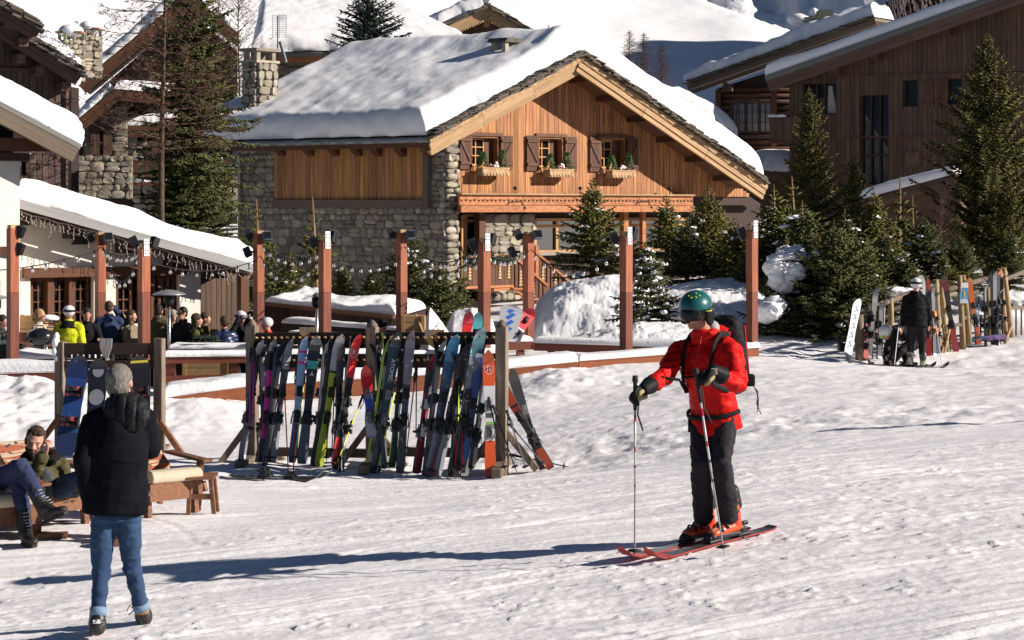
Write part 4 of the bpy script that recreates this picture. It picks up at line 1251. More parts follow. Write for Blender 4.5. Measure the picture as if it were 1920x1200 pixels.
def build_right_chalet():
 wl=Plane(P(1650,220,80),-22)
 o=thing('plank_chalet','tall red brown plank chalet with its shaded face behind the right hand pines','chalet',(wl.p.x,wl.p.y,-.2))
 base=wl.p-wl.d*wl.p.dot(wl.d)
 def wp(s,z,off=0.0):r=base+wl.d*s+wl.n*off;return Vector((r.x,r.y,z))
 vL,vR=wl(1434,142,1.3),wl(2290,-161,1.3)
 back=-wl.n*8
 d_,n=deck('roof',vL,vR,back,.12,FASCIA_G,o)
 e=(vR-vL).normalized()
 board('fascia_board',vL-n*.13+wl.n*.05,vR-n*.13+wl.n*.05,.05,.24,FASCIA_G,o,up=n)
 for q in range(3):
  p,r=vL.lerp(vR,q/3),vL.lerp(vR,(q+1)/3-.001)
  board('fascia_board',p-n*.38,r-n*.38,.06,.25,W_DKF,o,up=n)
  board('fascia_board',p-n*.60-wl.n*.06,r-n*.60-wl.n*.06,.06,.20,W_DKF,o,up=n)
 snow_slab('roof_snow',quadfn(vL+n*.03,vR+n*.03,vR+n*.03+back,vL+n*.03+back),(vR-vL).length,8,.42,o,291,70,40,edges=(1,0,1,1),rad=.26,wob=.05,lump=.05)
 board('soffit',(vL+vR)/2-n*.4-wl.n*.1,(vL+vR)/2-n*.4-wl.n*1.28,(vR-vL).length,.04,W_RB,o,up=n)
 for x in(1560,1640,1780):
  t=(x-1434)/856;r=vL.lerp(vR,t)-n*.72;board('purlin',r-wl.n*.2,r-wl.n*1.35,.3,.24,W_BROWN,o)
 rt=line_z(wl(1434,142,0)-UP*.45,wl(2010,-62,0)-UP*.45,wl.d)
 s0,s1=wl(1480,300).dot(wl.d),wl(2250,300).dot(wl.d)
 op=[(1506,1571,156,214),(1616,1666,178,346),(1696,1722,150,200),(1778,1804,147,196)]
 OP=[(wl(a,0).dot(wl.d),wl(b,0).dot(wl.d),wl((a+b)/2,d).z,wl((a+b)/2,c).z) for a,b,c,d in op]
 zb=wl(1650,400).z-1.5
 zj=[wl(1600,258).z]
 def skip(s,z0,z1):
  sp=[(z0,z1)]
  for a,b,c,d in OP:
   if a<s<b:sp=[(z0,c),(d,z1)]
  out=[]
  for lo,hi in sp:
   for j in zj+([wl(1600,142).z] if s>wl(1578,0).dot(wl.d) else[]):
    if lo<j<hi:out.append((lo,j-.015));lo=j+.015
   out.append((lo,hi))
  return out
 planks(wl,1480,2240,zb,lambda s:rt(s),.2,W_RB,o,skip=skip,seed=9)
 cuts=sorted([s0,s1]+[q for w in OP for q in w[:2]]);mb=MB()
 for a,b in zip(cuts[:-1],cuts[1:]):
  hole=[w for w in OP if w[0]-.01<(a+b)/2<w[1]+.01]
  for z0,z1 in([(zb,None)] if not hole else[(zb,hole[0][2]),(hole[0][3],None)]):
   mb.prism([wp(a,z0,-.04),wp(b,z0,-.04),wp(b,z1 or rt(b),-.04),wp(a,z1 or rt(a),-.04)],-wl.n*.35)
 mb.build('wall',W_DARK,o)
 for i,(a,b,c,d) in enumerate(OP):
  g=MB();g.prism([wp(a,c,-.3),wp(b,c,-.3),wp(b,d,-.3),wp(a,d,-.3)],-wl.n*.03);g=g.build('window',GLASS,o)
  fr=MB();f=(a,b) if i>1 else((a,a+(b-a)*.38,a+(b-a)*.62,b) if i==0 else(a,a+(b-a)/3,a+(b-a)*2/3,b))
  for s in f:fr.beam(wp(s,c,-.2),wp(s,d,-.2),.2,.08,up=wl.d)
  for z in((c,d) if i!=1 else(c,c+(d-c)*.33,d)):fr.beam(wp(a,z,-.202),wp(b,z,-.202),.2,.08)
  fr.build('frame',W_DARK,g)
  if i==0:
   cu=MB();cu.prism([wp(a+(b-a)*.66,c+.05,-.285),wp(b-.12,c+.05,-.285),wp(b-.3,d-.1,-.285),wp(a+(b-a)*.68,d-.1,-.285)],wl.n*.02);cu.build('curtain',mat('net_curtain',(.42,.42,.36),rough=.9),g)
 for x0,x1,c,d in((1724,1750,150,200),(1752,1777,148,198)):
  s=thing_part('shutter',o)
  for k in range(4):
   xx=x0+(x1-x0)*(k+.5)/4;board('slat',wl(xx,d,.06),wl(xx,c,.06),(wl(x1,0).x-wl(x0,0).x)/4-.006,.04,W_RB,s,up=wl.n)
  for f in(.16,.84):board('ledge',wl(x0+1,d+(c-d)*f,.10),wl(x1-1,d+(c-d)*f,.10),.04,.10,W_BROWN,s)
  board('brace',wl(x0+2,d-9,.10),wl(x1-2,c+9,.10),.035,.09,W_BROWN,s)
 for y,xa,xb in((142,1578,1830),(258,1600,1840)):
  p,q=wl(xa,y,.05),wl(xb,y,.05);q.z=p.z;board('drip_rail',p,q,.06,.05,W_BROWN,o)
 hd=MB();x0,x1,c,d=1697,1724,284,314
 hd.prism([wl(x0,d,.06),wl(x1,d,.06),wl(x1,c,.06),wl(x0,c,.06)],wl.n*.04);hd.build('hatch',W_RB,o)
 bz0,bz1=wl(1445,264,1.6).z,wl(1445,222,1.6).z
 a,b=wl(1443,262,1.7),wl(1500,262,1.7);a.z=b.z=bz0
 bl=thing_part('balcony',o)
 board('floor',a-wl.n*.8-UP*.05,b-wl.n*.8-UP*.05,1.7,.1,W_BROWN,bl)
 for k in range(8):
  p=a.lerp(b,(k+.5)/8);board('baluster_board',p,(p.x,p.y,bz1),.2-.02,.035,W_RB,bl,up=wl.n)
 for k in range(6):
  p=a-wl.n*(1.6*(k+.5)/6);board('baluster_board',p,(p.x,p.y,bz1),.24,.035,W_BEAM,bl,up=wl.d)  # orange on this side only: its sunlight is put into the colour
 board('handrail',Vector((a.x,a.y,bz1)),Vector((b.x,b.y,bz1)),.14,.08,W_BROWN,bl)
 q=a-wl.n*1.6;board('handrail',Vector((a.x,a.y,bz1+.002)),Vector((q.x,q.y,bz1+.002)),.14,.08,W_BROWN,bl)
 s=MB();s.tube([Vector((a.x-wl.n.x*.2*k,a.y-wl.n.y*.2*k,bz1+.09)) for k in range(8)],.08,7);s.tube([Vector((*(a.lerp(b,k/9)).xy,bz1+.08)) for k in range(6)],[.07,.09,.06,.08,.09,.03],7)
 s.build('rail_snow',SNOWCLUMP,bl)
 q=wp(s0,0);mb=MB();mb.prism([Vector((q.x,q.y,zb)),Vector((q.x,q.y,zb))+back,Vector((q.x,q.y,rt(s0)))+back,Vector((q.x,q.y,rt(s0)))],wl.d*.2);mb.build('side_wall',W_RB,o)
build_right_chalet()
def build_mid_chalet():
 wl=Plane(P(1400,210,92),-20)
 o=thing('log_chalet','log chalet with broad window and lumpy snow beside the tall plank chalet','chalet',(wl.p.x,wl.p.y,-.2))
 base=wl.p-wl.d*wl.p.dot(wl.d)
 vL,vR=wl(1288,158,1.2),wl(1640,34,1.2)
 back=-wl.n*6+UP*.4
 d_,n=deck('roof',vL,vR,back,.14,W_GREY,o)
 for dn,h,f,m in((-.17,.26,.05,W_GREY),(-.42,.2,0,W_DKF)):
  board('fascia_board',vL+n*dn+wl.n*f,vR+n*dn+wl.n*f,.07,h,m,o,up=n)
 slates(vL,vR,wl.n,n,o,34,55,w=.4,dep=.6,th=.055,rows=2)
 e=(vR-vL).normalized()
 snow_slab('roof_snow',quadfn(vL+n*.10-wl.n*.12,vR+n*.10-wl.n*.12,vR+back+n*.1,vL+back+n*.1),(vR-vL).length,6,.62,o,301,80,40,edges=(1,0,1,1),rad=.38,wob=.2,lump=.22)
 wallpoly('wall',[wl(1345,330),wl(1520,330),wl(1520,110),wl(1345,166)],wl.n,.3,W_DARK,o)
 for k in range(15):
  y=322-11*k
  xs_=((1345,1370),(1446,1500)) if 190<y<252 else((1345,1500),)
  if y<175:xs_=((1362+(175-y)*1.2,1500),)
  for xa,xb in xs_:
   lg=MB();p,q=wl(xa,y,.05),wl(xb,y,.05);lg.tube([p,q],.11,8);lg.build('log',W_BROWN if k%3 else W_DP,o)
 for x in(1347,1452):board('post',wl(x,330,.2),wl(x,168 if x<1400 else 160,.2),.24,.24,W_BROWN,o,up=wl.n)
 g=MB();g.prism([wl(1372,248,.02),wl(1447,248,.02),wl(1447,186,.02),wl(1372,186,.02)],wl.n*.02);g=g.build('window',mat('pale_glass',(.10,.11,.11),rough=.12,spec=.8),o)
 fr=MB()
 for x in(1372,1398,1423,1447):fr.beam(wl(x,248,.10),wl(x,186,.10),.1,.12,up=wl.d)
 for x in(1380,1385,1410,1435):fr.beam(wl(x,248,.08),wl(x,186,.08),.05,.035,up=wl.d)
 for y in(186,210,229,248):fr.beam(wl(1372,y,.09),wl(1447,y,.09),.07,.10 if y in(186,248) else.035)
 fr.build('frame',W_BROWN,g)
 r=wl(1355,172,.7);mb=MB();mb.prism([r,r+wl.d*.5,r+wl.d*.5+UP*.25,r+wl.d*.1+UP*.5],wl.n*.2);mb.build('bracket',W_DKF,o)
 c=wl(1532,58,-2.0)
 ch=MB();ch.box(c+UP*-.6,(1.2,1.0,2.0));ch=ch.build('chimney',W_GREY,o)
 sl=MB()
 for k,(dx,dz,w) in enumerate(((-.0,.45,1.5),(.0,.58,1.3))):sl.box(c+Vector((dx,0,dz)),(w,1.2,.09))
 sl.prism([c+Vector((-.1,-.5,.62)),c+Vector((.75,-.5,.62)),c+Vector((.65,-.5,.98)),c+Vector((.05,-.5,.98))],(0,1,0));sl.build('chimney_cap',mat('green_slate',(.12,.14,.10),rough=.8),ch)
 sn=MB()
 for dx,dy,dz,r in((-.85,0,.55,(.62,.6,.3)),(.95,0,.5,(.5,.6,.36)),(-.18,-.1,.85,(.24,.4,.26)),(-.5,.1,.7,(.4,.4,.2))):sn.ball(c+Vector((dx,dy,dz)),r,14,8)
 sn.build('cap_snow',SNOWCLUMP,ch)
build_mid_chalet()
def build_lean_to():
 wl=Plane(P(1690,350,72),-20)
 o=thing('lean_to','low lean-to roof with a smooth snow edge below the tall plank chalet','outbuilding',(wl.p.x,wl.p.y,-.2))
 vL,vR=wl(1612,374,.6),wl(1790,326,.6)
 back=-wl.n*2.6
 d_,n=deck('roof',vL,vR,back,.12,W_BROWN,o)
 for dn,h in((-.14,.16),(-.33,.2)):board('fascia_board',vL+n*dn+wl.n*.02,vR+n*dn+wl.n*.02,.06,h,W_RB,o,up=n)
 snow_slab('roof_snow',quadfn(vL+n*.02,vR+n*.02,vR+n*.02+back,vL+n*.02+back),(vR-vL).length,2.6,.34,o,311,40,24,edges=(1,0,1,1),rad=.2,wob=.05,lump=.05)
 wallpoly('wall',[wl(1640,470),wl(1800,470),wl(1800,345),wl(1640,385)],wl.n,2,W_RB,o)
build_lean_to()
def build_shed():
 o=thing('snowy_shed','shed roof buried under a rounded blue-shaded snow cap behind the chalet verge','shed',tuple(P(1420,330,89)))
 a,b=P(1375,318,88),P(1500,322,86)
 bk=Vector((1.2,4,.4))
 mb=MB();mb.hexa([a-UP*2.2,b-UP*2.2,b+bk-UP*2.2,a+bk-UP*2.2,a,b,b+bk,a+bk]);mb.build('wall',W_RB,o)
 snow_slab('roof_snow',quadfn(a,b,b+bk,a+bk,UP),(b-a).length,4.2,.8,o,321,40,40,rad=1.4,wob=.2,lump=.05)
 c,d=P(1205,232,79),P(1336,240,77)
 o2=thing('snow_dormer','rear roof mound of deep snow rising beyond the right slope of the large chalet','roof',tuple(c))
 bk=Vector((1.5,3.4,-.2))
 mb=MB();mb.hexa([c-UP*4,d-UP*4,d+bk-UP*4,c+bk-UP*4,c,d,d+bk,c+bk]);mb.build('wall',W_RB,o2)
 snow_slab('roof_snow',quadfn(c+UP*1.0,d,d+bk,c+bk+UP*1.0,UP),(d-c).length,3.6,.95,o2,322,40,40,rad=1.1,wob=.25,lump=.15)
build_shed()
# ================================================================ TREES
def foliage_mat(name,c1,c2,c3):
 return mat(name,c1,c2,rough=.75,ns=1.6,det=5,lo=.35,hi=.7,vary=.28,hue=.02,spec=.15,c3=c3,c3s=.9,c3lo=.5,c3hi=.72)
FIR=foliage_mat('fir_needles',(.075,.085,.020),(.155,.145,.034),(.20,.16,.04))
FIRD=foliage_mat('dark_needles',(.044,.056,.020),(.092,.096,.030),(.125,.112,.032))
SPRUCE=foliage_mat('spruce_needles',(.050,.066,.016),(.10,.102,.026),(.13,.112,.03))
BLUE=foliage_mat('blue_needles',(.018,.03,.026),(.035,.05,.042),(.045,.055,.04))
PINE=foliage_mat('pine_needles',(.034,.040,.012),(.10,.092,.024),(.17,.135,.032))
BARK=mat('bark',(.10,.065,.04),(.06,.04,.028),rough=.9,ns=8,bump=.6,bs=20)
BARKL=mat('young_bark',(.26,.17,.085),(.16,.10,.05),rough=.85,ns=8)
LARCH=mat('larch_twigs',(.115,.062,.042),(.075,.042,.03),rough=.9,ns=3)
REDTWIG=mat('red_brown_twigs',(.13,.065,.05),(.085,.045,.036),rough=.9,ns=3)
class Leafs:
 """many thin spindles (needled twigs) gathered in arrays"""
 def __init__(self):self.a,self.b,self.r=[],[],[]
 def add(self,a,b,r):self.a.append(a);self.b.append(b);self.r.append(r)
 def extend(self,A,B,Rr):
  self.a+=list(A);self.b+=list(B);self.r+=list(Rr)
 def mesh(self,name,m):
  A,B,r=np.array(self.a,float),np.array(self.b,float),np.array(self.r,float)
  d=B-A;L=np.linalg.norm(d,axis=1)[:,None]+1e-9;d=d/L
  ref=np.where(np.abs(d[:,2:3])>.9,np.array([[1.,0,0]]),np.array([[0,0,1.]]))
  s=np.cross(d,ref);s/=np.linalg.norm(s,axis=1)[:,None]+1e-9;u=np.cross(s,d)
  n=len(A);V=np.zeros((n,5,3));V[:,0]=A;V[:,4]=B
  mid=A+d*L*.45
  for k in range(3):
   t=2*math.pi*k/3;V[:,1+k]=mid+(s*math.cos(t)+u*math.sin(t))*r[:,None]
  F=[]
  base=np.arange(n)[:,None]*5
  tri=np.array([(0,2,1),(0,3,2),(0,1,3),(4,1,2),(4,2,3),(4,3,1)])
  F=(base[:,:,None]+tri[None]).reshape(-1,3)
  me=bpy.data.meshes.new(name)
  me.vertices.add(n*5);me.vertices.foreach_set('co',V.ravel())
  me.loops.add(len(F)*3);me.loops.foreach_set('vertex_index',F.ravel().astype(np.int32))
  me.polygons.add(len(F));me.polygons.foreach_set('loop_start',np.arange(0,len(F)*3,3,dtype=np.int32));me.polygons.foreach_set('loop_total',np.full(len(F),3,dtype=np.int32))
  me.materials.append(m);me.update(calc_edges=True);me.validate()
  return me
def fir_meshes(seed,H,Rm,m,bm,zmin=.06,whorl=.17,nb=8,droop=.25,dens=1.0,leader=.5,snow=0.0,irregular=.2,tw=.17,fat=.026,up=.15,top_snow=False):
 """(trunk, crown, snow) meshes of one conifer with its base at the origin"""
 rng=random.Random(seed);lf=Leafs();sn=MB();tr=MB()
 lean=Vector((rng.uniform(-.03,.03),rng.uniform(-.03,.03),1))
 tr.tube([lean*(H*t) for t in(0,.25,.5,.75,.93,1)],[.022*H+.02,.017*H+.015,.012*H+.012,.006*H+.01,.012,.005],6)
 z=H*zmin
 hc=H-leader
 while z<hc:
  t=(z-H*zmin)/(hc-H*zmin)
  base=Rm*((1-t)**.85*(.55+.45*min(1,t/.15+.45)))+.12
  k=nb if t<.7 else max(5,int(nb*.75))
  a0=rng.uniform(0,6.28)
  for b in range(k):
   a=a0+2*math.pi*b/k+rng.uniform(-.3,.3)
   L=base*rng.uniform(1-irregular*1.6,1+irregular)
   if L<.08:continue
   h0=Vector((math.cos(a),math.sin(a),0));side=Vector((-math.sin(a),math.cos(a),0))
   el=(up+t*.75)+rng.uniform(-.12,.12)
   n=max(3,int(L/(tw*.55)))
   pts=[]
   for i in range(n+1):
    f=i/n
    pts.append(lean*z+h0*(L*f)+UP*(L*(math.sin(el)*f-droop*(1-t)*f*f*1.1+droop*.55*(1-t)*f**4)))
   for i in range(n):
    p,q=pts[i],pts[i+1];f=(i+.5)/n
    lf.add(p,q+(q-p)*.5,fat*.9)
    if f<.12:continue
    sl=min(L*.42,.62)*(1-f*.72)*rng.uniform(.7,1.2)
    for sg in(-1,1):
     if rng.random()>dens:continue
     dd=((q-p).normalized()*.75+side*sg*.8+UP*rng.uniform(-.28,.12)).normalized()
     m_=max(1,int(sl/tw));c=p.copy()
     for j in range(m_):
      e=c+dd*(sl/m_);lf.add(c,e+dd*.05,fat*rng.uniform(.8,1.25))
      if m_>1 and rng.random()<.75*dens:
       d2=(dd+h0*.7+UP*rng.uniform(-.4,.1)).normalized();lf.add(c,c+d2*tw*rng.uniform(.7,1.1),fat)
      c=e
     if rng.random()<.5:lf.add(p,p+(UP*-.55+dd*.6).normalized()*tw,fat)
   if snow and rng.random()<snow:
    f=rng.uniform(.4,.95);i=int(f*n);c=pts[i];r=rng.uniform(.03,.075)*(1+.6*(1-t))
    for w in range(rng.choice((2,3,4))):sn.ball(c+Vector((rng.uniform(-1,1),rng.uniform(-1,1),rng.uniform(-.2,.5)))*r*1.3+UP*.02,(r*rng.uniform(.8,1.6),r*rng.uniform(.6,1.1),r*rng.uniform(.35,.8)),6,4,rot=Matrix.Rotation(a+rng.uniform(-.6,.6),3,'Z'))
  z+=whorl*rng.uniform(.75,1.3)*(1-.35*t)
 for k in range(4):
  zz=hc+leader*(k/4)*.8
  for b in range(5):
   a=rng.uniform(0,6.28);l=.28*(1-k/5)*min(1,leader/.5)
   d=Vector((math.cos(a),math.sin(a),.9)).normalized();lf.add(lean*zz,lean*zz+d*l,fat*.75)
 tm=bpy.data.meshes.new('trunk');tm.from_pydata(tr.V,[],tr.F);tm.materials.append(bm)
 cm=lf.mesh('crown',m)
 sm=None
 if sn.V:
  sm=bpy.data.meshes.new('branch_snow');sm.from_pydata(sn.V,[],sn.F);sm.materials.append(SNOWCLUMP);sm.polygons.foreach_set('use_smooth',[True]*len(sm.polygons))
 return tm,cm,sm
def bare_meshes(seed,H,m,nb=70,Lm=2.3,zmin=.1,buds=True,el=.15,curve=.2,sub=9,rad=.012,bare_mat=BARK,thick=.02):
 """leafless larch: trunk, long whippy limbs with hanging twigs and buds"""
 rng=random.Random(seed);tr=MB();lf=Leafs()
 ax=[Vector((math.sin(t*5+seed)*.06*H*.1,math.cos(t*4)*.02*H*.1,H*t)) for t in[i/8 for i in range(9)]]
 tr.tube(ax,[thick*H*(1-.93*i/8) for i in range(9)],7)
 for k in range(nb):
  t=zmin+(1-zmin)*((k+rng.random())/nb)**.95
  a=k*2.399+rng.uniform(-.5,.5);L=Lm*(1-t)**.65*rng.uniform(.5,1.15)+.15
  h0=Vector((math.cos(a),math.sin(a),0));side=Vector((-math.sin(a),math.cos(a),0))
  i0=min(int(t*8),7);b0=ax[i0].lerp(ax[i0+1],t*8-i0)
  n=8;wig=rng.uniform(-.15,.15)
  pts=[b0+h0*(L*f)+side*(wig*L*f*f)+UP*(L*(el*f-curve*f*f+curve*1.1*f**4)+rng.uniform(-.02,.02)) for f in[i/n for i in range(n+1)]]
  for i in range(n):lf.add(pts[i]-(pts[i+1]-pts[i])*.3,pts[i+1]+(pts[i+1]-pts[i])*.3,max(.006,rad*1.8*(1-i/n)))
  for j in range(sub):
   f=rng.uniform(.15,1);i=min(int(f*n),n-1);c=pts[i].lerp(pts[i+1],f*n-i)
   d=(h0*rng.uniform(.2,1)+side*rng.uniform(-1,1)+UP*rng.uniform(-.55,.45)).normalized();l=L*.32*rng.uniform(.4,1.1)*(1.2-f)
   e=c+d*l;lf.add(c,e,rad*.55)
   for q in range(4):
    g=c+d*l*rng.uniform(.2,1);d2=(d+Vector((rng.uniform(-1,1),rng.uniform(-1,1),rng.uniform(-1,.3)))).normalized()
    e2=g+d2*l*rng.uniform(.25,.5);lf.add(g,e2,rad*.4)
    if buds:
     for w in range(2):p=g.lerp(e2,rng.random());lf.add(p,p+d2*.05,.014)
 tm=bpy.data.meshes.new('trunk');tm.from_pydata(tr.V,[],tr.F);tm.materials.append(bare_mat);tm.polygons.foreach_set('use_smooth',[True]*len(tm.polygons))
 return tm,lf.mesh('crown',m),None
def place_tree(name,ms,label,cat,loc,s=1.0,rz=0.0,group=None,parts=('trunk','crown','branch_snow'),sz=None):
 o=thing(name,label,cat,(0,0,0),group)
 for n,me in zip(parts,ms):
  if me is not None:
   c=link(n,me,o)
   if n=='branch_snow':tag(c,kind='stuff')
 o.location=loc;o.scale=(s,s,sz or s);o.rotation_euler=(0,0,rz)
 return o
def TP(x,ybase,Y):return P(x,ybase,Y)
YF=[fir_meshes(11,2.6,.72,FIR,BARKL,leader=.55,snow=.04),fir_meshes(12,3.0,.95,FIR,BARKL,leader=.5,snow=.06,droop=.3),fir_meshes(13,2.2,.85,FIRD,BARKL,leader=.45,snow=.08,nb=9),fir_meshes(14,2.4,.62,SPRUCE,BARKL,leader=.7,snow=.03,dens=.8),fir_meshes(15,3.2,1.15,FIRD,BARKL,leader=.4,snow=.10,nb=10,droop=.35)]
SNOWY=fir_meshes(16,2.6,1.0,FIRD,BARKL,leader=.3,snow=.9,nb=9,droop=.5)
BUSHY=fir_meshes(17,2.9,1.5,FIRD,BARKL,leader=.3,snow=.06,nb=13,droop=.42,whorl=.14,irregular=.25)
SPARSE=fir_meshes(18,2.2,.5,SPRUCE,BARKL,leader=.9,snow=0,dens=.55,nb=5,whorl=.24)
def fir(px,ytop,ybase,Y,ms,H,label,rz=0.0,wide=1.0,name='fir_tree',group='young firs around the chalet'):
 p=P(px,ybase,Y);h=(ybase-ytop)/FP*Y
 return place_tree(name,ms,label,'fir tree',p,h/H*wide,rz,group,sz=h/H)
fir(487,372,600,46,YF[3],2.4,'slim young fir with a bare brown leader beside the downpipe',.3)
fir(592,368,575,47,SPARSE,2.2,'sparse young fir against the stone wall behind the second lit post',1.0,1.5)
fir(545,470,590,46.5,YF[1],3.0,'small fir with snow specks between the downpipe and the sparse fir',2.0,1.3)
fir(762,425,602,45,YF[4],3.2,'broad dark fir with snow patches in front of the stone wall corner',.5,1.25)
fir(700,500,605,44.5,BUSHY,2.9,'low dark fir bush under snow in the planter left of the broad fir',2.6,.8)
fir(820,480,628,44,YF[2],2.2,'small dark fir with snow above the pale wooden chest',1.7,1.25)
fir(868,470,610,46,SPARSE,2.2,'thin open fir below the lit quoin of the stone wall',.2,1.3)
fir(1112,328,530,50,YF[1],3.0,'dark tall fir in front of the ground floor windows',2.2,1.3)
fir(1250,358,505,49,YF[0],2.6,'slender fir leaning on the balcony end with a thin leader',.8,1.35)
fir(1328,345,535,48,YF[1],3.0,'sunlit olive fir right of the balcony end',3.6,1.25)
fir(1288,405,535,47.5,YF[2],2.2,'low bushy fir between the slender fir and the olive fir',4.4,1.25)
fir(1378,400,540,47,YF[0],2.6,'small fir with bright tips behind the right end post',5.1,1.5)
fir(1190,420,520,50,SPARSE,2.2,'thin fir with a bare leader behind the front right post',1.1,1.3)
fir(1212,450,612,40.5,SNOWY,2.6,'fir loaded with snow on top of the ploughed snow mound',.9,1.1)
fir(1452,345,545,46,YF[0],2.6,'sunlit young fir right of the end post',.1,1.5)
fir(1494,330,560,46.5,YF[3],2.4,'slim fir with pale trunk in front of the upright pine',.6,1.6)
fir(1420,420,560,45.5,YF[1],3.0,'bright green fir directly behind the end post',2.9,1.2)
fir(1472,440,655,40.5,SNOWY,2.6,'fir half buried in big snow lumps beside the large dark fir',3.3,1.0)
fir(1568,412,648,40,BUSHY,2.9,'large dark bushy fir sheltering the start of the ski fence',1.0,1.08)
fir(1640,352,560,45,YF[1],3.0,'fir with a rusty leader left of the low snowy roof',.4,1.3)
fir(1684,330,560,45.5,SPARSE,2.2,'thin fir with dark whorls in front of the low snowy roof',2.4,1.5)
fir(1660,430,580,42.5,YF[4],3.2,'spreading dark fir with snow specks behind the snowboard fence',2.0,1.2)
fir(1740,400,560,43.5,YF[4],3.2,'dense dark fir between the fence sign and the tall pine',3.7,1.3)
fir(1712,365,520,46,SPARSE,2.2,'thin fir with a long brown leader before the lean-to',5.2,1.3)
fir(1585,390,540,44,YF[2],2.2,'mid height fir behind the large dark bushy fir',5.5,1.3)
fir(1530,430,560,42.5,YF[1],3.0,'fir with orange brown twigs at the top of the snow drift',4.0,1.1)
fir(1800,440,545,43,BUSHY,2.9,'low dark fir hedge plant at the foot of the tall pine',.3,.9)
fir(1890,430,545,44,YF[4],3.2,'dark fir at the right frame edge behind the fence',1.3,1.3)
fir(1300,380,520,50,YF[0],2.6,'olive fir tucked behind the balcony end firs',2.2,1.4)
fir(1352,385,530,49.5,YF[1],3.0,'yellow green fir under the low chalet verge',5.9,1.3)
fir(1406,455,560,44.8,BUSHY,2.9,'low bushy fir around the end post',2.9,.7)
fir(1505,375,560,45,YF[2],2.2,'dark bushy fir at the foot of the upright pine',1.9,1.5)
fir(1625,440,600,41.8,YF[1],3.0,'rounded fir with orange tips behind the bushy fir',3.1,1.3)
fir(1700,470,590,42,YF[2],2.2,'low fir right behind the head of the standing fence skier',.8,1.5)
fir(1770,470,560,42.5,YF[1],3.0,'low fir above the paired fence poles',1.8,1.5)
fir(640,480,600,45.5,YF[0],2.6,'small fir low against the stone wall',1.2,1.2)
P1=fir_meshes(31,5.6,1.05,PINE,BARKL,zmin=.04,whorl=.30,nb=8,droop=-.28,leader=.4,fat=.032,tw=.17,up=.42,irregular=.30)
P2=fir_meshes(32,8.2,1.95,PINE,BARK,zmin=.03,whorl=.34,nb=9,droop=-.26,leader=.5,fat=.036,tw=.2,up=.42,irregular=.30)
P3=fir_meshes(33,3.4,.80,PINE,BARKL,zmin=.04,whorl=.24,nb=8,droop=-.28,leader=.4,fat=.03,tw=.16,up=.42,irregular=.3)
def pine(px,ytop,ybase,Y,ms,H,label,rz=0.0,wide=1.0):
 p=P(px,ybase,Y);h=(ybase-ytop)/FP*Y
 return place_tree('pine_tree',ms,label,'pine tree',p,h/H*wide,rz,'pines in front of the plank chalet',sz=h/H)
pine(1526,162,470,55,P1,5.6,'upright olive pine in front of the plank chalet balcony',0,1.2)
pine(1602,285,480,54.5,P3,3.4,'narrow low pine beside the tall dark window',1.0,1.0)
pine(1856,58,520,53.5,P2,8.2,'tallest broad olive pine at the right edge',.4,1.28)
pine(1893,330,530,52,P3,3.4,'golden tipped lower pine in front of the tallest pine',2.0,1.1)
pine(1795,400,530,52,P3,3.4,'small dark pine left of the golden tipped pine',3.0,1.1)
LS=fir_meshes(41,9.2,1.75,FIRD,BARK,zmin=.08,whorl=.23,nb=8,droop=.55,leader=.6,tw=.19,fat=.036,irregular=.42,up=.12,snow=.02,dens=.85)
place_tree('spruce_tree',LS,'tall olive spruce with drooping boughs left of the chalet','spruce tree',P(368,430,55),.96,.4,sz=1.0)
SD=fir_meshes(42,5.5,1.5,FIRD,BARK,zmin=.02,whorl=.2,nb=10,droop=.4,leader=.3,fat=.032)
place_tree('spruce_tree',SD,'dark shaded spruce filling the gap beside the chalet downpipe','spruce tree',P(400,470,58),.72,.4,sz=.56)
place_tree('spruce_tree',SD,'dark shaded spruce under the tall olive spruce above the restaurant roof','spruce tree',P(340,480,54),.9,2.4,sz=.62)
BS=fir_meshes(43,7.6,2.1,BLUE,BARK,zmin=.1,whorl=.30,nb=9,droop=.12,leader=.5,fat=.04,tw=.24,up=.2,irregular=.3)
place_tree('spruce_tree',BS,'blue green spruce rising behind the chalet roof ridge','spruce tree',P(697,215,77),1.0,.8,sz=.78)
BL=bare_meshes(51,9.6,LARCH,100,3.3,zmin=.25,sub=15,rad=.015,thick=.010)
place_tree('larch_tree',BL,'bare brown larch with long whippy branches between the restaurant and the spruce','larch tree',P(306,470,50),1.0,2.6)
BB=bare_meshes(52,4.2,REDTWIG,90,1.5,zmin=.06,sub=12,el=.9,curve=.1,rad=.01,buds=False,thick=.008)
for px,yb,Y,s,rz,lb in((448,200,70,1.15,0,'bare red brown bush behind the chalet chimney'),(410,220,71,1.1,1.2,'bare red brown bush showing through the spruce boughs')):
 place_tree('bare_bush',BB,lb,'bush',P(px,yb,Y),s,rz,'bare bushes behind the chalet')
place_tree('bare_bush',BB,'leafless twiggy bush under the lean-to roof','bush',P(1765,500,45.5),.42,2.0,'bare bushes behind the chalet')
place_tree('bare_bush',BB,'leafless twiggy bush above the restaurant roof','bush',P(170,430,47),.4,3.0,'bare bushes behind the chalet')
BG=bare_meshes(53,5.2,LARCH,110,1.4,zmin=.06,sub=12,rad=.026,buds=False,el=.25,curve=.15,thick=.014)
for px,yt,yb,Y,rz,lb in((1180,58,165,122,0,'leftmost of the three bare larches on the slope beyond the chalet'),(1207,62,165,123,1.3,'middle one of the three bare larches on the slope'),(1241,80,170,121,2.5,'rightmost of the three bare larches on the slope'),(1029,46,90,112,3.3,'lone bare larch beyond the small upper gable')):
 p=P(px,yb,Y);h=(yb-yt)/FP*Y
 place_tree('larch_tree',BG,lb,'larch tree',p,h/5.2*1.25,rz,'bare larches on the slope',sz=h/5.2)
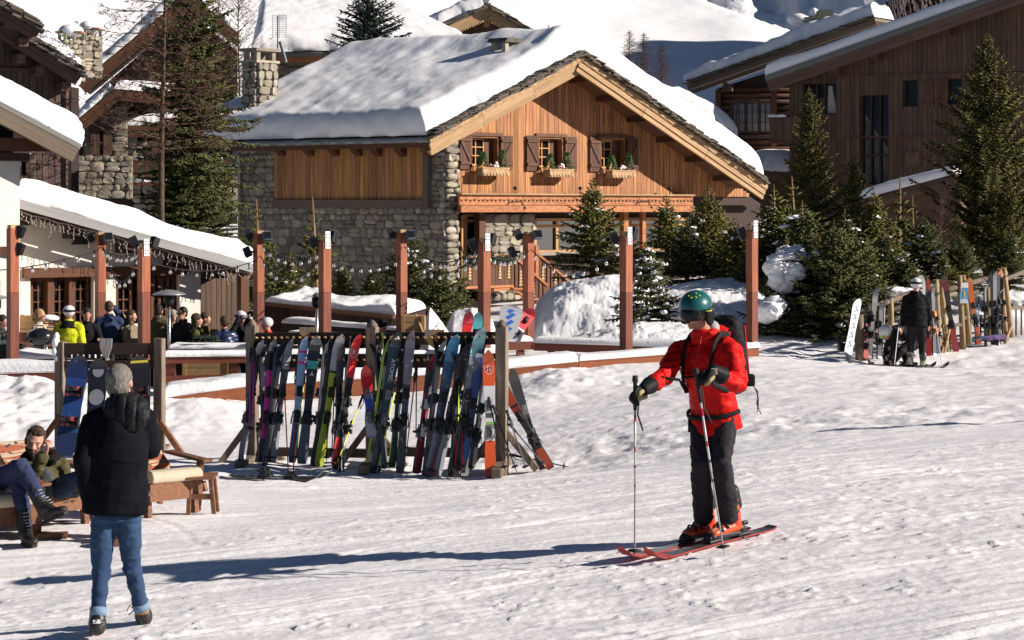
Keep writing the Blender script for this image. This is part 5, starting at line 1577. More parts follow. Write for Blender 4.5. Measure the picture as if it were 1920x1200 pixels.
def far_wood():
 rng=random.Random(9);lf=Leafs()
 for k in range(900):
  px=rng.uniform(1585,1860);Y=420+rng.uniform(-30,30)
  ytop=52-(px-1590)*.42+rng.uniform(-2,3) if px<1720 else-5
  y=rng.uniform(ytop,75)
  p=P(px,y,Y+(60-y)*.8);h=rng.uniform(2.0,3.4)
  lf.add(p-UP*.5,p+UP*h,.45);lf.add(p-UP*.5,p+UP*h*.6,.75)
 o=link('far_wood',lf.mesh('far_wood',mat('far_larch',(.09,.06,.055),(.05,.04,.042),rough=.9,ns=.1)))
 tag(o,'bare brown wood on the mountain flank beyond the plank chalet','wood',kind='stuff')
far_wood()
# ================================================================ TERRACE
DECKZ=-.80
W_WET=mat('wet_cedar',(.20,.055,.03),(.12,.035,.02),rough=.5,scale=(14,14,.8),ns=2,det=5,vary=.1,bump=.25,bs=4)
W_BENCH=mat('bench_cedar',(.36,.12,.05),(.22,.07,.03),rough=.6,scale=(1.2,10,10),ns=2.5,det=5,vary=.15,bump=.3,bs=4)
W_CRATE=mat('pale_crate',(.46,.30,.14),(.34,.2,.09),rough=.7,scale=(2,2,8),ns=3,vary=.15)
def prism_post(b,h,w,ang):
 mb=MB();mb.cbeam(b,Vector(b)+UP*h,w,w,up=(math.cos(ang),math.sin(ang),0),c=.008);return mb
def speaker_at(c,d,parent,name='loudspeaker'):
 mb=MB();q=Vector((d[0],d[1],0)).to_track_quat('Y','Z').to_matrix()
 q=q@Matrix.Rotation(R(-25),3,'X')
 mb.box(c,(.115,.13,.20),rot=q);mb.tube([Vector(c)+q@Vector((0,.065,-.03)),Vector(c)+q@Vector((0,.075,-.03))],.045,10);mb.beam(Vector(c)-UP*.0,Vector(c)-Vector((d[0],d[1],0))*.16,.03,.05)
 o=mb.build(name,BLACK,parent);bevel(o,.015);return o
POSTS={}
def post(px,ytop,ybot,Y,front,label,spk=(),flood=None,w=.165):
 t=P(px,ytop,Y);b=P(px,ybot,Y)
 o=thing('terrace_post',label,'post',(t.x,t.y,b.z),'cedar light posts round the terrace')
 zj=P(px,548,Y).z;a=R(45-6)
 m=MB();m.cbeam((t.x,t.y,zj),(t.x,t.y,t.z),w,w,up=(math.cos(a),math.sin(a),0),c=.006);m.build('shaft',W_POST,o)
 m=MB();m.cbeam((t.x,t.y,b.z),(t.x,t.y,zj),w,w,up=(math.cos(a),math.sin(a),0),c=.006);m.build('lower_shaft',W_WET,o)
 if front:
  q=t+Vector((.02,-.0,0));n=Vector((math.cos(R(-51)),math.sin(R(-51)),0))
  m=MB();c=t+n*(w/2+.012)+UP*.02
  m.beam(c-UP*.15,c+UP*.15,.10,.012,up=n)
  pl=m.build('bracket_plate',WHITE,o)
  for dz in(-.10,-.05,.05,.10):
   for s in(-.028,.028):
    bb=MB();bb.ball(c+n*.008+UP*dz+Vector((-n.y,n.x,0))*s,.012,6,4);bb.build('bolt',BLACK,pl)
  cap=MB();cap.box(t+UP*.05,(.12,.12,.09),a);cap.build('cap_block',W_PALE,o)
 else:
  cap=MB();cap.box(t+UP*.03,(.14,.14,.06),a);cap.build('cap_block',W_PALE,o)
 for dx,dy,dz,ang in spk:
  speaker_at(t+Vector((dx,dy,dz)),(math.cos(ang),math.sin(ang)),o)
 if flood:
  m=MB();c=t+Vector(flood);q=Matrix.Rotation(R(30),3,'Z')@Matrix.Rotation(R(-20),3,'X');m.box(c,(.17,.12,.18),rot=q);f=m.build('floodlight',mat('slate_blue_paint',(.10,.13,.16),rough=.5),o);bevel(f,.02)
  m=MB();m.box(c+q@Vector((0,-.064,0)),(.14,.008,.14),rot=q);m.build('lens',GLASS,f)
 POSTS[px]=t
 return o
SP2=((-.20,.05,-.02,R(190)),(.13,.10,.06,R(60)))
post(24,428,690,33.5,False,'cedar post at the left frame edge with two small lamps',((.13,0,-.06,R(-20)),(.12,0,-.36,R(-20))))
post(270,466,715,33.5,True,'cedar post behind the snowboard rack with a white bracket plate',((-.18,.06,.12,R(190)),(.16,.1,.10,R(60))))
post(609,452,720,33.5,True,'cedar post before the stone wall with a white bracket plate',SP2)
post(908,456,700,33.3,True,'cedar post before the porch railing with a white bracket plate',SP2)
post(1174,444,700,33.2,True,'cedar post left of the red skier with a white bracket plate',SP2)
post(1410,432,668,33.2,True,'end cedar post right of the red skier',((-.16,.06,-.05,R(190)),(.02,.12,.02,R(120))),w=.15)
post(188,440,660,37.5,False,'slim rear cedar post beside the man in navy',((-.2,.05,-.05,R(200)),),(.17,-.08,-.05))
post(485,438,655,37.5,False,'slim rear cedar post beside the red jacket',((-.2,.05,-.02,R(200)),(-.22,0,-.36,R(200))),(.17,-.08,-.05))
post(753,436,660,37.5,False,'slim rear cedar post before the broad snowy fir',((-.2,.05,-.02,R(200)),),(.17,-.08,-.05))
post(991,440,655,37.5,False,'slim rear cedar post before the porch steps',((-.2,.05,.0,R(200)),(-.32,0,-.34,R(200))),(.17,-.08,.0))
BULB=mat('clear_bulb',(.92,.9,.86),rough=.05,spec=.6,trans=.85)
def festoon(pts,label,seed):
 o=thing('festoon_lights',label,'string lights',tuple(pts[0]),'festoon bulbs strung between the posts')
 rng=random.Random(seed);m=MB();m.tube(pts,.011,5);m.build('cable',RUBBER,o)
 L=[0]
 for a,b in zip(pts[:-1],pts[1:]):L.append(L[-1]+(b-a).length)
 n=max(2,int(L[-1]/.48))
 me=UNIT.get('bulb')
 if me is None:
  b=MB();b.lathe((0,0,0),[(.010,.02),(.022,.0),(.022,-.055),(.016,-.06)],7);b.m=1;b.lathe((0,0,0),[(.016,-.06),(.028,-.08),(.044,-.115),(.044,-.14),(.028,-.165),(.008,-.175)],8)
  me=bpy.data.meshes.new('bulb');me.from_pydata(b.V,[],b.F);me.materials.append(RUBBER);me.materials.append(BULB);me.polygons.foreach_set('material_index',b.I);me.polygons.foreach_set('use_smooth',[True]*len(b.F));UNIT['bulb']=me
 for k in range(n):
  s=(k+.5+rng.uniform(-.12,.12))/n*L[-1];i=max(j for j in range(len(L)) if L[j]<=s);i=min(i,len(pts)-2)
  p=pts[i].lerp(pts[i+1],(s-L[i])/max(L[i+1]-L[i],1e-6))
  b=link('bulb',me,o);b.location=p-WL[o.name];b.scale=(.72,)*3;b.rotation_euler=(rng.uniform(-.15,.15),rng.uniform(-.15,.15),0)
def droop(a,b,ymid,n=14,x_mid=None):
 """hanging cable between two picture points with depth; ymid = row of its lowest point"""
 A,B=P(*a),P(*b);zl=HC-(ymid-HY)/FP*(a[2]+b[2])/2
 C=(A+B)/2;h=C.z-zl
 return[A.lerp(B,i/n)-UP*(h*4*(i/n)*(1-i/n)) for i in range(n+1)]
festoon(droop((-20,508,34),(188,468,37.5),494),'straight run of bulbs crossing the white wall at the left edge',1)
festoon(droop((192,455,37.4),(262,470,33.5),528),'deep loop of bulbs hanging between the two left posts',2)
festoon(droop((262,470,33.5),(188,462,37.5),480),'shallow upper run of bulbs between the two left posts',12)
festoon(droop((276,490,33.5),(480,488,37.5),508),'run of bulbs in front of the dark restaurant passage',3)
festoon(droop((488,455,37.4),(602,470,33.5),486),'upper loop of bulbs before the shaded stone wall',4)
festoon(droop((488,480,37.4),(602,480,33.5),522),'lower loop of bulbs before the shaded stone wall',5)
festoon(droop((615,485,33.5),(748,485,37.5),500),'run of bulbs between the stone wall post and the slim fir post',6)
festoon(droop((758,452,37.4),(900,462,33.4),492),'upper loop of bulbs crossing the snowy fir',7)
festoon(droop((758,462,37.4),(900,470,33.4),512),'lower loop of bulbs crossing the snowy fir',8)
festoon(droop((865,462,34.4),(898,476,33.4),500,8),'short cluster of bulbs beside the porch post',9)
festoon(droop((914,476,33.3),(986,470,37.4),486),'short run of bulbs above the porch garland',10)
festoon(droop((996,468,37.4),(1168,455,33.3),508),'loop of bulbs in front of the dark tall fir',11)
def terrace_deck():
 mb=MB();pts=[P(-160,0,31.5),P(560,0,33.0),P(980,0,34),P(980,0,40.5),P(-160,0,40.5)]
 mb.prism([Vector((p.x,p.y,DECKZ)) for p in pts],UP*-.12)
 o=mb.build('terrace_deck',W_WET);tag(o,kind='structure')
terrace_deck()
def snow_strip(name,a,b,dep,t,parent,seed,outd,lump=.05,nu=60):
 a,b=Vector(a),Vector(b);w=Vector(outd)*dep
 return snow_slab(name,quadfn(a,b,b+w,a+w,UP),(b-a).length,dep,t,parent,seed,max(20,int((b-a).length*9)),16,rad=min(.10,dep*.4),wob=.035,lump=lump,m=SNOW)
def bench(xa,ya,xb,yb,Ya,Yb,dep,snow,label,seed,name='bench',face=.13,legs=3,m=None,brow=2,lowz=None,cat='bench',group=None,legw=.13):
 """plank bench: its front top edge runs between two picture points"""
 m=m or W_BENCH
 A,B=P(xa,ya,Ya),P(xb,yb,Yb)
 d=(B-A);L=d.length;dh=Vector((d.x,d.y,0)).normalized();back=Vector((-dh.y,dh.x,0))
 if back.y<0:back=-back
 o=thing(name,label,cat,(A.x,A.y,A.z-.4),group)
 nb=max(1,round(dep/.15))
 for k in range(nb):
  q=back*(dep*(k+.5)/nb);board('slat',A+q-UP*.022,B+q-UP*.022,dep/nb-.012,.04,m,o)
 k=max(1,int(L/3.2))
 for j in range(k):
  board('apron',A.lerp(B,j/k)+back*.03-UP*(.045+face/2),A.lerp(B,(j+1)/k-.002)+back*.03-UP*(.045+face/2),.045,face,m,o)
 for j in range(legs):
  p=A.lerp(B,(j+.35)/legs);zl=lowz if lowz is not None else float(gz(p.x,p.y))-.1
  if p.z-.05>zl:board('leg',(p.x+back.x*.12,p.y+back.y*.12,zl),(p.x+back.x*.12,p.y+back.y*.12,p.z-.046),legw,legw,m,o,up=back)
 if snow>0:snow_strip('snow_cover',A+back*.0+UP*.002,B+UP*.002,dep,snow,o,seed,back)
 return o
bench(-60,700,185,694,32.4,32.4,.55,.17,'low snow covered bench at the left edge behind the snow bank',401,legs=3,m=W_WET)
bench(306,744,470,722,30.6,30.9,.6,.16,'snowy bench end beside the left ski rack, half buried',402,legs=2)
bench(415,724,870,697,31.0,31.8,.55,.15,'long orange bench under snow behind the main ski rack',403,legs=4,face=.24)
bench(872,697,1085,676,31.8,32.3,.55,.16,'snow covered orange bench right of the ski rack',404,legs=3,face=.15)
bench(1086,675,1424,650,32.3,33.1,.45,.12,'snow covered orange bench passing behind the red skier',405,legs=4,face=.12)
bench(1000,641,1275,650,36.2,35.6,.34,.12,'dark snowy rail bench in front of the snow mound',406,legs=3,m=W_WET,face=.12)
bench(935,640,1000,638,36.0,36.2,.5,.06,'short dark table with thin snow beside the ski board pair',407,legs=2,m=W_WET)
def railing(xa,xb,rows,Ya,Yb,label,seed,posts=(0.05,.5,.95),snow=.10):
 A0,B0=P(xa,rows[0][0],Ya),P(xb,rows[0][1],Yb)
 o=thing('deck_rail',label,'railing',tuple(A0),'dark red rails along the terrace edge')
 for ya,yb,h in rows:
  board('rail',P(xa,ya,Ya),P(xb,yb,Yb),.06,h,W_WET,o)
 for f in posts:
  p=A0.lerp(B0,f);p2=P(xa,rows[-1][0]+12,Ya).lerp(P(xb,rows[-1][1]+12,Yb),f)
  board('rail_post',(p.x,p.y+.07,p2.z),(p.x,p.y+.07,p.z+.05),.16,.09,W_WET,o,up=(0,1,0))
 snow_strip('rail_snow',A0+Vector((0,-.06,rows[0][2]/2)),B0+Vector((0,-.06,rows[0][2]/2)),.30,snow,o,seed,(0,1,0),nu=40)
railing(306,566,((674,672,.13),(714,708,.16)),31.9,32.2,'dark red double rail with a fat snow edge beside the pale crate',411)
railing(566,935,((672,668,.10),(694,690,.10)),32.4,33.0,'dark red rail half hidden by the upright skis',412,snow=.08)
def crate(px,py,Y,size,label,m=W_CRATE,rz=0.0,lid=False,group=None):
 c=P(px,py,Y);w,d,h=size
 o=thing('crate',label,'crate',tuple(c),group)
 n=max(2,round(h/.13))
 for k in range(n):
  z=h*(k+.5)/n
  for s in(-1,1):
   board('slat',(c.x-w/2,c.y+s*d/2,c.z+z),(c.x+w/2,c.y+s*d/2,c.z+z),.02,h/n-.012,m,o)
   board('slat',(c.x+s*w/2,c.y-d/2,c.z+z),(c.x+s*w/2,c.y+d/2,c.z+z),.02,h/n-.012,m,o)
 for x in(-1,1):
  for y in(-1,1):board('corner_post',(c.x+x*(w/2-.03),c.y+y*(d/2+.012),c.z-.0),(c.x+x*(w/2-.03),c.y+y*(d/2+.012),c.z+h+.01),.06,.03,m,o,up=(0,1,0))
 mb=MB();mb.box((c.x,c.y,c.z+(h-.01 if lid else.02)),(w-.03,d-.03,.02));mb.build('lid' if lid else 'bottom',m,o)
 return o
crate(392,702,32.8,(.82,.5,.26),'low pale wooden crate under the snowy rail',lid=True)
crate(775,628,35.5,(.42,.36,.36),'upright pale wooden chest at the edge of the snow heap',lid=True)
c=P(793,624,35.2);b_=MB();b_.beam(c,P(780,590,35.4),.03,.03);tag(b_.build('wooden_stick',W_CRATE),'thin wooden stick leaning on the pale chest','stick')
crate(60,616,38.6,(.55,.35,.26),'open pale crate on the counter behind the barbecue',group=None)
crate(22,616,38.7,(.3,.3,.22),'small dark crate at the left end of the counter',m=W_BROWN)
o=thing('counter','low brick counter carrying crates behind the barbecue','counter',tuple(P(60,640,38.9)))
mb=MB();p,q=P(-20,618,38.4),P(182,618,38.4);mb.prism([Vector((p.x,p.y,DECKZ)),Vector((q.x,q.y,DECKZ)),Vector((q.x,q.y,p.z-.06)),Vector((p.x,p.y,p.z-.06))],(0,.5,0));mb.build('base',mat('pink_stone',(.36,.2,.14),(.26,.14,.1),rough=.8,ns=6),o)
board('top',Vector((p.x,p.y+.25,p.z-.03)),Vector((q.x,q.y+.25,p.z-.03)),.62,.055,W_PALE,o)
def planter():
 A,B=P(498,612,41.2),P(742,632,38.6);zt0,zt1=P(498,572,41.2).z,P(742,597,38.6).z
 o=thing('planter_wall','long boarded planter wall with drifted snow on top, in shade','planter',(A.x,A.y,DECKZ))
 n=34
 for k in range(n):
  p=A.lerp(B,(k+.5)/n);z=zt0+(zt1-zt0)*(k+.5)/n
  board('plank',(p.x,p.y,DECKZ),(p.x,p.y,z),(B-A).length/n-.012,.04,W_RB,o,up=(0,1,0))
 board('top_rail',(A.x,A.y-.04,zt0+.03),(B.x,B.y-.04,zt1+.03),.16,.08,W_BROWN,o)
 bk=Vector((.5,2.3,.05))
 snow_slab('drift',quadfn(Vector((A.x,A.y,zt0+.05)),Vector((B.x,B.y,zt1+.05)),Vector((B.x,B.y,zt1+.05))+bk,Vector((A.x,A.y,zt0+.05))+bk,UP),(B-A).length,3.1,.20,o,421,70,40,rad=.35,wob=.06,lump=.16,m=SNOW)
 fl=MB();fl.prism([Vector((A.x,A.y+.03,zt0)),Vector((B.x,B.y+.03,zt1)),Vector((B.x,B.y,zt1))+bk,Vector((A.x,A.y,zt0))+bk],UP*-(zt1-DECKZ));fl.build('fill',W_DARK,o)
 rg=random.Random(3);lf=Leafs()
 for px,py in((555,556),(655,566),(690,562),(700,560),(590,560)):
  c=P(px,py+10,40.2)
  for k in range(46):
   d=Vector((rg.uniform(-1,1),rg.uniform(-1,1),rg.uniform(.1,1))).normalized();a=c+d*rg.uniform(0,.22);lf.add(a,a+d*.14,.022)
 ob=link('planter_twigs',lf.mesh('planter_twigs',FIRD),o);tag(ob,kind='stuff')
planter()
bench(528,604,742,618,39.6,37.6,.4,.06,'dark slatted bench with a snow crust along the planter wall',431,legs=3,m=W_DARK,lowz=DECKZ)
bench(540,622,738,634,38.8,37.0,.4,.04,'second dark bench below the planter wall',432,legs=3,m=mat('dark_green_paint',(.02,.07,.045),rough=.5),lowz=DECKZ)
snow_bank('snow_bank',[(775,660),(795,600),(806,578),(816,590),(840,622),(870,645),(900,660)],36.5,1.0,2.2,-.35,441,60,50,.05,.02)
snow_bank('snow_bank',[(815,620),(850,585),(885,578),(915,592),(950,625)],40.5,1.2,2.2,-.3,443,60,50,.06,.02)
def table(px,py,Y,w,d,label,snow=True,m=W_DARK,seed=1,rnd=False):
 c=P(px,py,Y);o=thing('terrace_table',label,'table',(c.x,c.y,DECKZ))
 mb=MB()
 if rnd:mb.lathe((c.x,c.y,c.z-.05),[(w/2,0),(w/2+.01,.02),(w/2,.04)],18)
 else:mb.box((c.x,c.y,c.z-.025),(w,d,.05))
 mb.build('tabletop',m,o)
 for x in(-1,1):
  for y in(-1,1):
   k=.45 if rnd else.9
   mb=MB();mb.beam((c.x+x*w/2*k,c.y+y*d/2*k,DECKZ),(c.x+x*w/2*k,c.y+y*d/2*k,c.z-.05),.06,.06);mb.build('leg',m,o)
 if snow:snow_strip('snow_cover',(c.x-w/2,c.y-d/2,c.z),(c.x+w/2,c.y-d/2,c.z),d,.09,o,450+seed,(0,1,0))
 return o
table(110,668,34.2,1.5,.7,'snow covered table under the barbecue at the left',seed=1)
table(400,650,34.8,1.5,.7,'snow covered table with a fir sprig before the navy puffer jacket',seed=2)
table(515,645,34.6,.9,.6,'small snowy table behind the left end of the main ski rack',seed=3)
table(232,648,35.5,.55,.55,'small white clothed table between the two left posts',snow=False,m=WHITE,seed=4)
rg=random.Random(6);lf=Leafs();c=P(385,642,34.6)
for k in range(150):
 d=Vector((rg.uniform(-1,1),rg.uniform(-1,1),rg.uniform(0,1))).normalized();a=c+Vector((rg.uniform(-.2,.2),rg.uniform(-.1,.1),.02));lf.add(a,a+d*.14,.016)
tag(link('fir_sprig',lf.mesh('fir_sprig',BLUE)),'frosted fir sprig lying on the snowy table','decoration')
def heater(px,ytop,ybot,Y,label,s=1.0):
 t,b=P(px,ytop,Y),P(px,ybot,Y);o=thing('patio_heater',label,'patio heater',(t.x,t.y,DECKZ),'patio heaters on the terrace')
 mb=MB();mb.lathe((t.x,t.y,t.z),[(.31*s,-.09),(.29*s,-.075),(.14*s,-.02),(.02,.0)],20);mb.build('reflector',mat('brushed_alu',(.42,.42,.44),rough=.35,metal=.6),o)
 mb=MB();mb.lathe((t.x,t.y,t.z),[(.06,-.30),(.10,-.24),(.10,-.10),(.03,-.09)],14);mb.build('burner',BLACK,o)
 mb=MB();mb.tube([(t.x,t.y,DECKZ+.5),(t.x,t.y,t.z-.28)],.032,10);mb.build('pole',STEEL,o)
 mb=MB();mb.lathe((t.x,t.y,DECKZ),[(.24,0),(.24,.04),(.17,.08),(.16,.52),(.06,.56)],14);mb.build('base',STEEL,o)
heater(317,543,660,35.2,'steel mushroom patio heater beside the man in the olive parka')
heater(594,548,640,37.6,'slim steel patio heater beside the stone wall post',.35)
heater(-8,552,660,35.5,'steel patio heater cut by the left frame edge')
def barbecue():
 c=P(75,632,34.6);o=thing('barbecue','large black oval kettle barbecue with a lid handle on thin legs','barbecue',(c.x,c.y,DECKZ))
 mb=MB();mb.ball((c.x,c.y,c.z),(.24,.2,.17),20,12);k=mb.build('kettle',mat('black_enamel',(.012,.013,.018),rough=.25,coat=.4),o)
 mb=MB();mb.tube([(c.x-.07,c.y-.02,c.z+.16),(c.x-.06,c.y-.02,c.z+.205),(c.x+.06,c.y-.02,c.z+.205),(c.x+.07,c.y-.02,c.z+.16)],.012,6);mb.build('lid_handle',BLACK,k)
 mb=MB();mb.lathe((c.x,c.y,c.z-.012),[(.243,0),(.247,.012),(.243,.024)],22);mb.build('rim',BLACK,k)
 for x in(-.12,.12):
  for y in(-.1,.1):mb=MB();mb.tube([(c.x+x*.8,c.y+y*.8,c.z-.12),(c.x+x,c.y+y,c.z-.42)],.012,6);mb.build('leg',STEEL,o)
barbecue()
c=P(92,640,36.6);o=thing('wire_cage','dark wire cage with a snow cap beside the woman in cream fleece','cage',tuple(c))
for x in(-.13,.13):
 for y in(-.13,.13):mb=MB();mb.beam((c.x+x,c.y+y,DECKZ),(c.x+x,c.y+y,c.z+.42),.02,.02);mb.build('upright',BLACK,o)
for k in range(7):mb=MB();mb.box((c.x,c.y-.13,c.z-.1+k*.075),(.28,.012,.02));mb.build('bar',BLACK,o)
mb=MB();mb.ball((c.x,c.y,c.z+.44),(.2,.18,.07),12,6);mb.build('snow_cap',SNOWCLUMP,o)
# ================================================================ SKI RACKS
def rack_post(a,b,w,parent,name='post',m=None):
 mb=MB();mb.cbeam(a,b,w,w,up=(.25,.97,0),c=.01)
 a=Vector(a);b=Vector(b);return mb.build(name,m or W_GREY,parent)
def rackY(x):return np.interp(x,[440,473,700,940,1000],[25.1,25.0,24.1,23.2,23.0])
def main_rack():
 o=thing('ski_rack','long weathered timber ski rack crowded with leaning skis','ski rack',tuple(P(700,870,24.1)))
 for x,yt,yb in((473,610,866),(698,612,872),(941,612,878)):
  Y=float(rackY(x));t,b=P(x,yt,Y),P(x,yb,Y)
  rack_post((b.x,b.y,b.z-.1),(t.x,t.y,t.z),.135,o)
  mb=MB();mb.lathe((t.x,t.y,t.z),[(.07,0),(.055,.03),(.02,.075),(.005,.08)],4);mb.build('finial',W_GREY,o)
  for dx,dy in((-.42,.05),(.42,.05)):
   p=Vector((b.x,b.y,b.z+(.55 if dx<0 else.50)));q=Vector((b.x+dx,b.y+dy-.02,b.z-.02))
   mb=MB();mb.cbeam(p,q,.08,.10,up=(0,1,0),c=.008);mb.build('brace',W_GREY,o)
  mb=MB();mb.cbeam((b.x-.06,b.y-.75,b.z+.04),(b.x+.06,b.y+.6,b.z+.04),.12,.11,c=.01);mb.build('foot',W_GREY,o)
  mb=MB();mb.cbeam((b.x,b.y+.02,b.z+.7),(b.x-.05,b.y+.62,b.z+.05),.08,.09,c=.008);mb.build('brace',W_GREY,o)
 for xa,xb in((480,692),(706,935)):
  for(ya,yb,h,dy) in((635,634,.155,0),(677,676,.17,.0)):
   A,B=P(xa,ya,float(rackY(xa))+dy),P(xb,yb,float(rackY(xb))+dy)
   board('rail',A,B,.06,h,W_DARK,o)
   n=18
   for k in range(n):
    q=A.lerp(B,(k+.5)/n);mb=MB();mb.tube([q+Vector((0,-.02,-.0)),q+Vector((-.02,-.17,.03))],.013,6);mb.build('peg',W_CRATE,o)
  A,B=P(xa,846,float(rackY(xa))+.1),P(xb,850,float(rackY(xb))+.1);board('lower_rail',A,B,.09,.11,W_GREY,o)
 for x,y0,y1 in((577,614,636),(815,618,654)):
  Y=float(rackY(x))-.06;c=P(x,y0,Y);e=P(x,y1,Y);w=.085 if x<700 else.095
  mb=MB();h=c.z-e.z
  mb.prism([c+Vector((-w*1.25,0,0)),c+Vector((-w*1.3,0,-h*.45)),c+Vector((-w*.7,0,-h*.8)),c+Vector((0,0,-h)),c+Vector((w*.7,0,-h*.8)),c+Vector((w*1.3,0,-h*.45)),c+Vector((w*1.25,0,0))],(0,.035,0))
  mb.build('carved_shield',mat('worn_shield',(.20,.17,.15),(.36,.22,.09),rough=.8,ns=9,lo=.45,hi=.6),o)
main_rack()
def left_rack():
 o=thing('ski_rack','smaller dark timber rack holding snowboards behind the man in the black coat','ski rack',tuple(P(205,850,26.4)))
 Y=26.4
 for x,yt,yb in((114,640,845),(299,634,853)):
  t,b=P(x,yt,Y),P(x,yb,Y)
  rack_post((b.x,b.y,b.z-.1),t,.13,o)
  for dx in(-.33,.33):
   mb=MB();mb.cbeam((b.x,b.y-.04,b.z+.48),(b.x+dx,b.y-.1,b.z+.02),.075,.09,up=(0,1,0),c=.008);mb.build('brace',W_CHAIR,o)
  mb=MB();mb.cbeam((b.x,b.y-.6,b.z+.03),(b.x,b.y+.6,b.z+.03),.11,.10,c=.01);mb.build('foot',W_GREY,o)
 A,B=P(110,654,Y-.02),P(302,654,Y-.02);board('rail',A,B,.06,.155,W_DARK,o)
 A,B=P(110,684,Y-.02),P(302,682,Y-.02);board('rail',A,B,.06,.10,W_DARK,o)
 for k in range(17):
  q=P(118+178*k/16,667,Y-.02);mb=MB();mb.box(q,(.055,.04,.07));mb.build('peg',W_DARK,o)
 A,B=P(114,838,Y),P(299,842,Y);board('lower_rail',A,B,.08,.11,W_GREY,o)
 c=P(198,635,Y-.08);mb=MB()
 mb.prism([c+Vector((-.085,0,.0)),c+Vector((-.08,0,-.12)),c+Vector((-.03,0,-.26)),c+Vector((.03,0,-.26)),c+Vector((.08,0,-.12)),c+Vector((.085,0,0))],(0,.04,0));mb.build('carved_shield',mat('silver_wood',(.36,.34,.32),(.2,.18,.17),rough=.8,scale=(20,20,2),ns=2),o)
 mb=MB();c=P(108,650,Y);
 for dx,dz,r in((-.02,.06,.07),(-.03,-.06,.06),(.0,-.16,.05),(-.01,.14,.05)):mb.ball(c+Vector((dx,-.02,dz)),(r*.8,r,r*1.2),10,7)
 mb.build('snow_cover',SNOWCLUMP,o)
left_rack()
EDGE=mat('ski_edge',(.09,.09,.095),rough=.35,metal=.5)
BASE=mat('ski_base',(.02,.02,.022),rough=.4)
def ski_profile(L,wt,ww,wl,kind='ski'):
 st=[]
 n=26
 for i in range(n+1):
  f=i/n;z=f*L
  if kind=='ski':
   w=np.interp(f,[0,.02,.10,.45,.82,.90,.96,.985,1],[wt*.75,wt*.95,wt,ww,wl*.98,wl,wl*.82,wl*.5,wl*.12])
   y=-.10*max(0,(f-.86)/.14)**2-.012*max(0,(.05-f)/.05)**2
  else:
   w=np.interp(f,[0,.015,.05,.10,.16,.5,.84,.90,.95,.985,1],[wl*.30,wl*.55,wl*.82,wl*.96,wl,ww,wl,wl*.96,wl*.82,wl*.55,wl*.30])
   y=-.05*(max(0,(f-.86)/.14)**2+max(0,(.14-f)/.14)**2)
  st.append((z,float(w),y))
 return st
def ski_mesh(L,top,wt=.054,ww=.038,wl=.061,th=.013,kind='ski',base=None,edge=None):
 """one ski, tail at z=0, tip up, top sheet towards -y"""
 mb=MB();st=ski_profile(L,wt,ww,wl,kind);V=[]
 for z,w,y in st:V+=[(-w,y,z),(w,y,z),(w,y+th,z),(-w,y+th,z)]
 b=0
 for i in range(len(st)-1):
  a,c=i*4,i*4+4
  for k,m in((0,0),(1,1),(2,2),(3,1)):
   j=(k+1)%4;mb.m=m
   if not mb.V:mb.V=[tuple(v) for v in V]
   mb.F.append([a+k,a+j,c+j,c+k]);mb.I.append(m);mb.S.append(False)
 mb.F.append([3,2,1,0]);mb.I.append(1);mb.S.append(False)
 e=len(V)-4;mb.F.append([e,e+1,e+2,e+3]);mb.I.append(1);mb.S.append(False)
 me=bpy.data.meshes.new('ski');me.from_pydata(mb.V,[],mb.F)
 for m in(top,edge or EDGE,base or BASE):me.materials.append(m)
 me.polygons.foreach_set('material_index',mb.I)
 return me
def binding(parent,zc,m,m2,yoff=0.0,s=1.0,sgn=-1):
 """toe and heel piece standing on the top sheet (towards -y)"""
 def part(name,z0,shapes):
  mb=MB()
  for c,sz in shapes:mb.box((c[0],yoff+sgn*c[1],z0+c[2]),sz)
  o=mb.build(name,m,parent,world=False);bevel(o,.006);return o
 t=part('toe_piece',zc+.16,(((0,.012,0),(.07,.02,.13)),((0,.035,.01),(.058,.03,.09)),((0,.05,-.03),(.075,.02,.035))))
 h=part('heel_piece',zc-.16,(((0,.012,0),(.07,.02,.16)),((0,.04,-.01),(.055,.045,.085)),((0,.075,.02),(.05,.035,.04)),((0,.085,-.05),(.03,.03,.06))))
 b=MB()
 for s_ in(-1,1):b.tube([(s_*.045,yoff+sgn*.02,zc-.08),(s_*.062,yoff-sgn*.03,zc-.18),(s_*.062,yoff-sgn*.05,zc-.25)],.006,5)
 b.build('brake',m2,parent,world=False)
GREYP=mat('grey_plastic',(.16,.16,.17),rough=.4);SILV=mat('silver_plastic',(.42,.42,.43),rough=.35)
SKI_N=[0]
def axis_matrix(b,t,roll,face=(0,-1,0)):
 """frame whose z runs from b to t and whose -y looks along face, turned by roll"""
 z=(Vector(t)-Vector(b)).normalized();y=-Vector(face);y=(y-z*y.dot(z)).normalized();x=y.cross(z)
 return Matrix.Translation(b)@Matrix((x,y,z)).transposed().to_4x4()@Matrix.Rotation(roll,4,'Z')
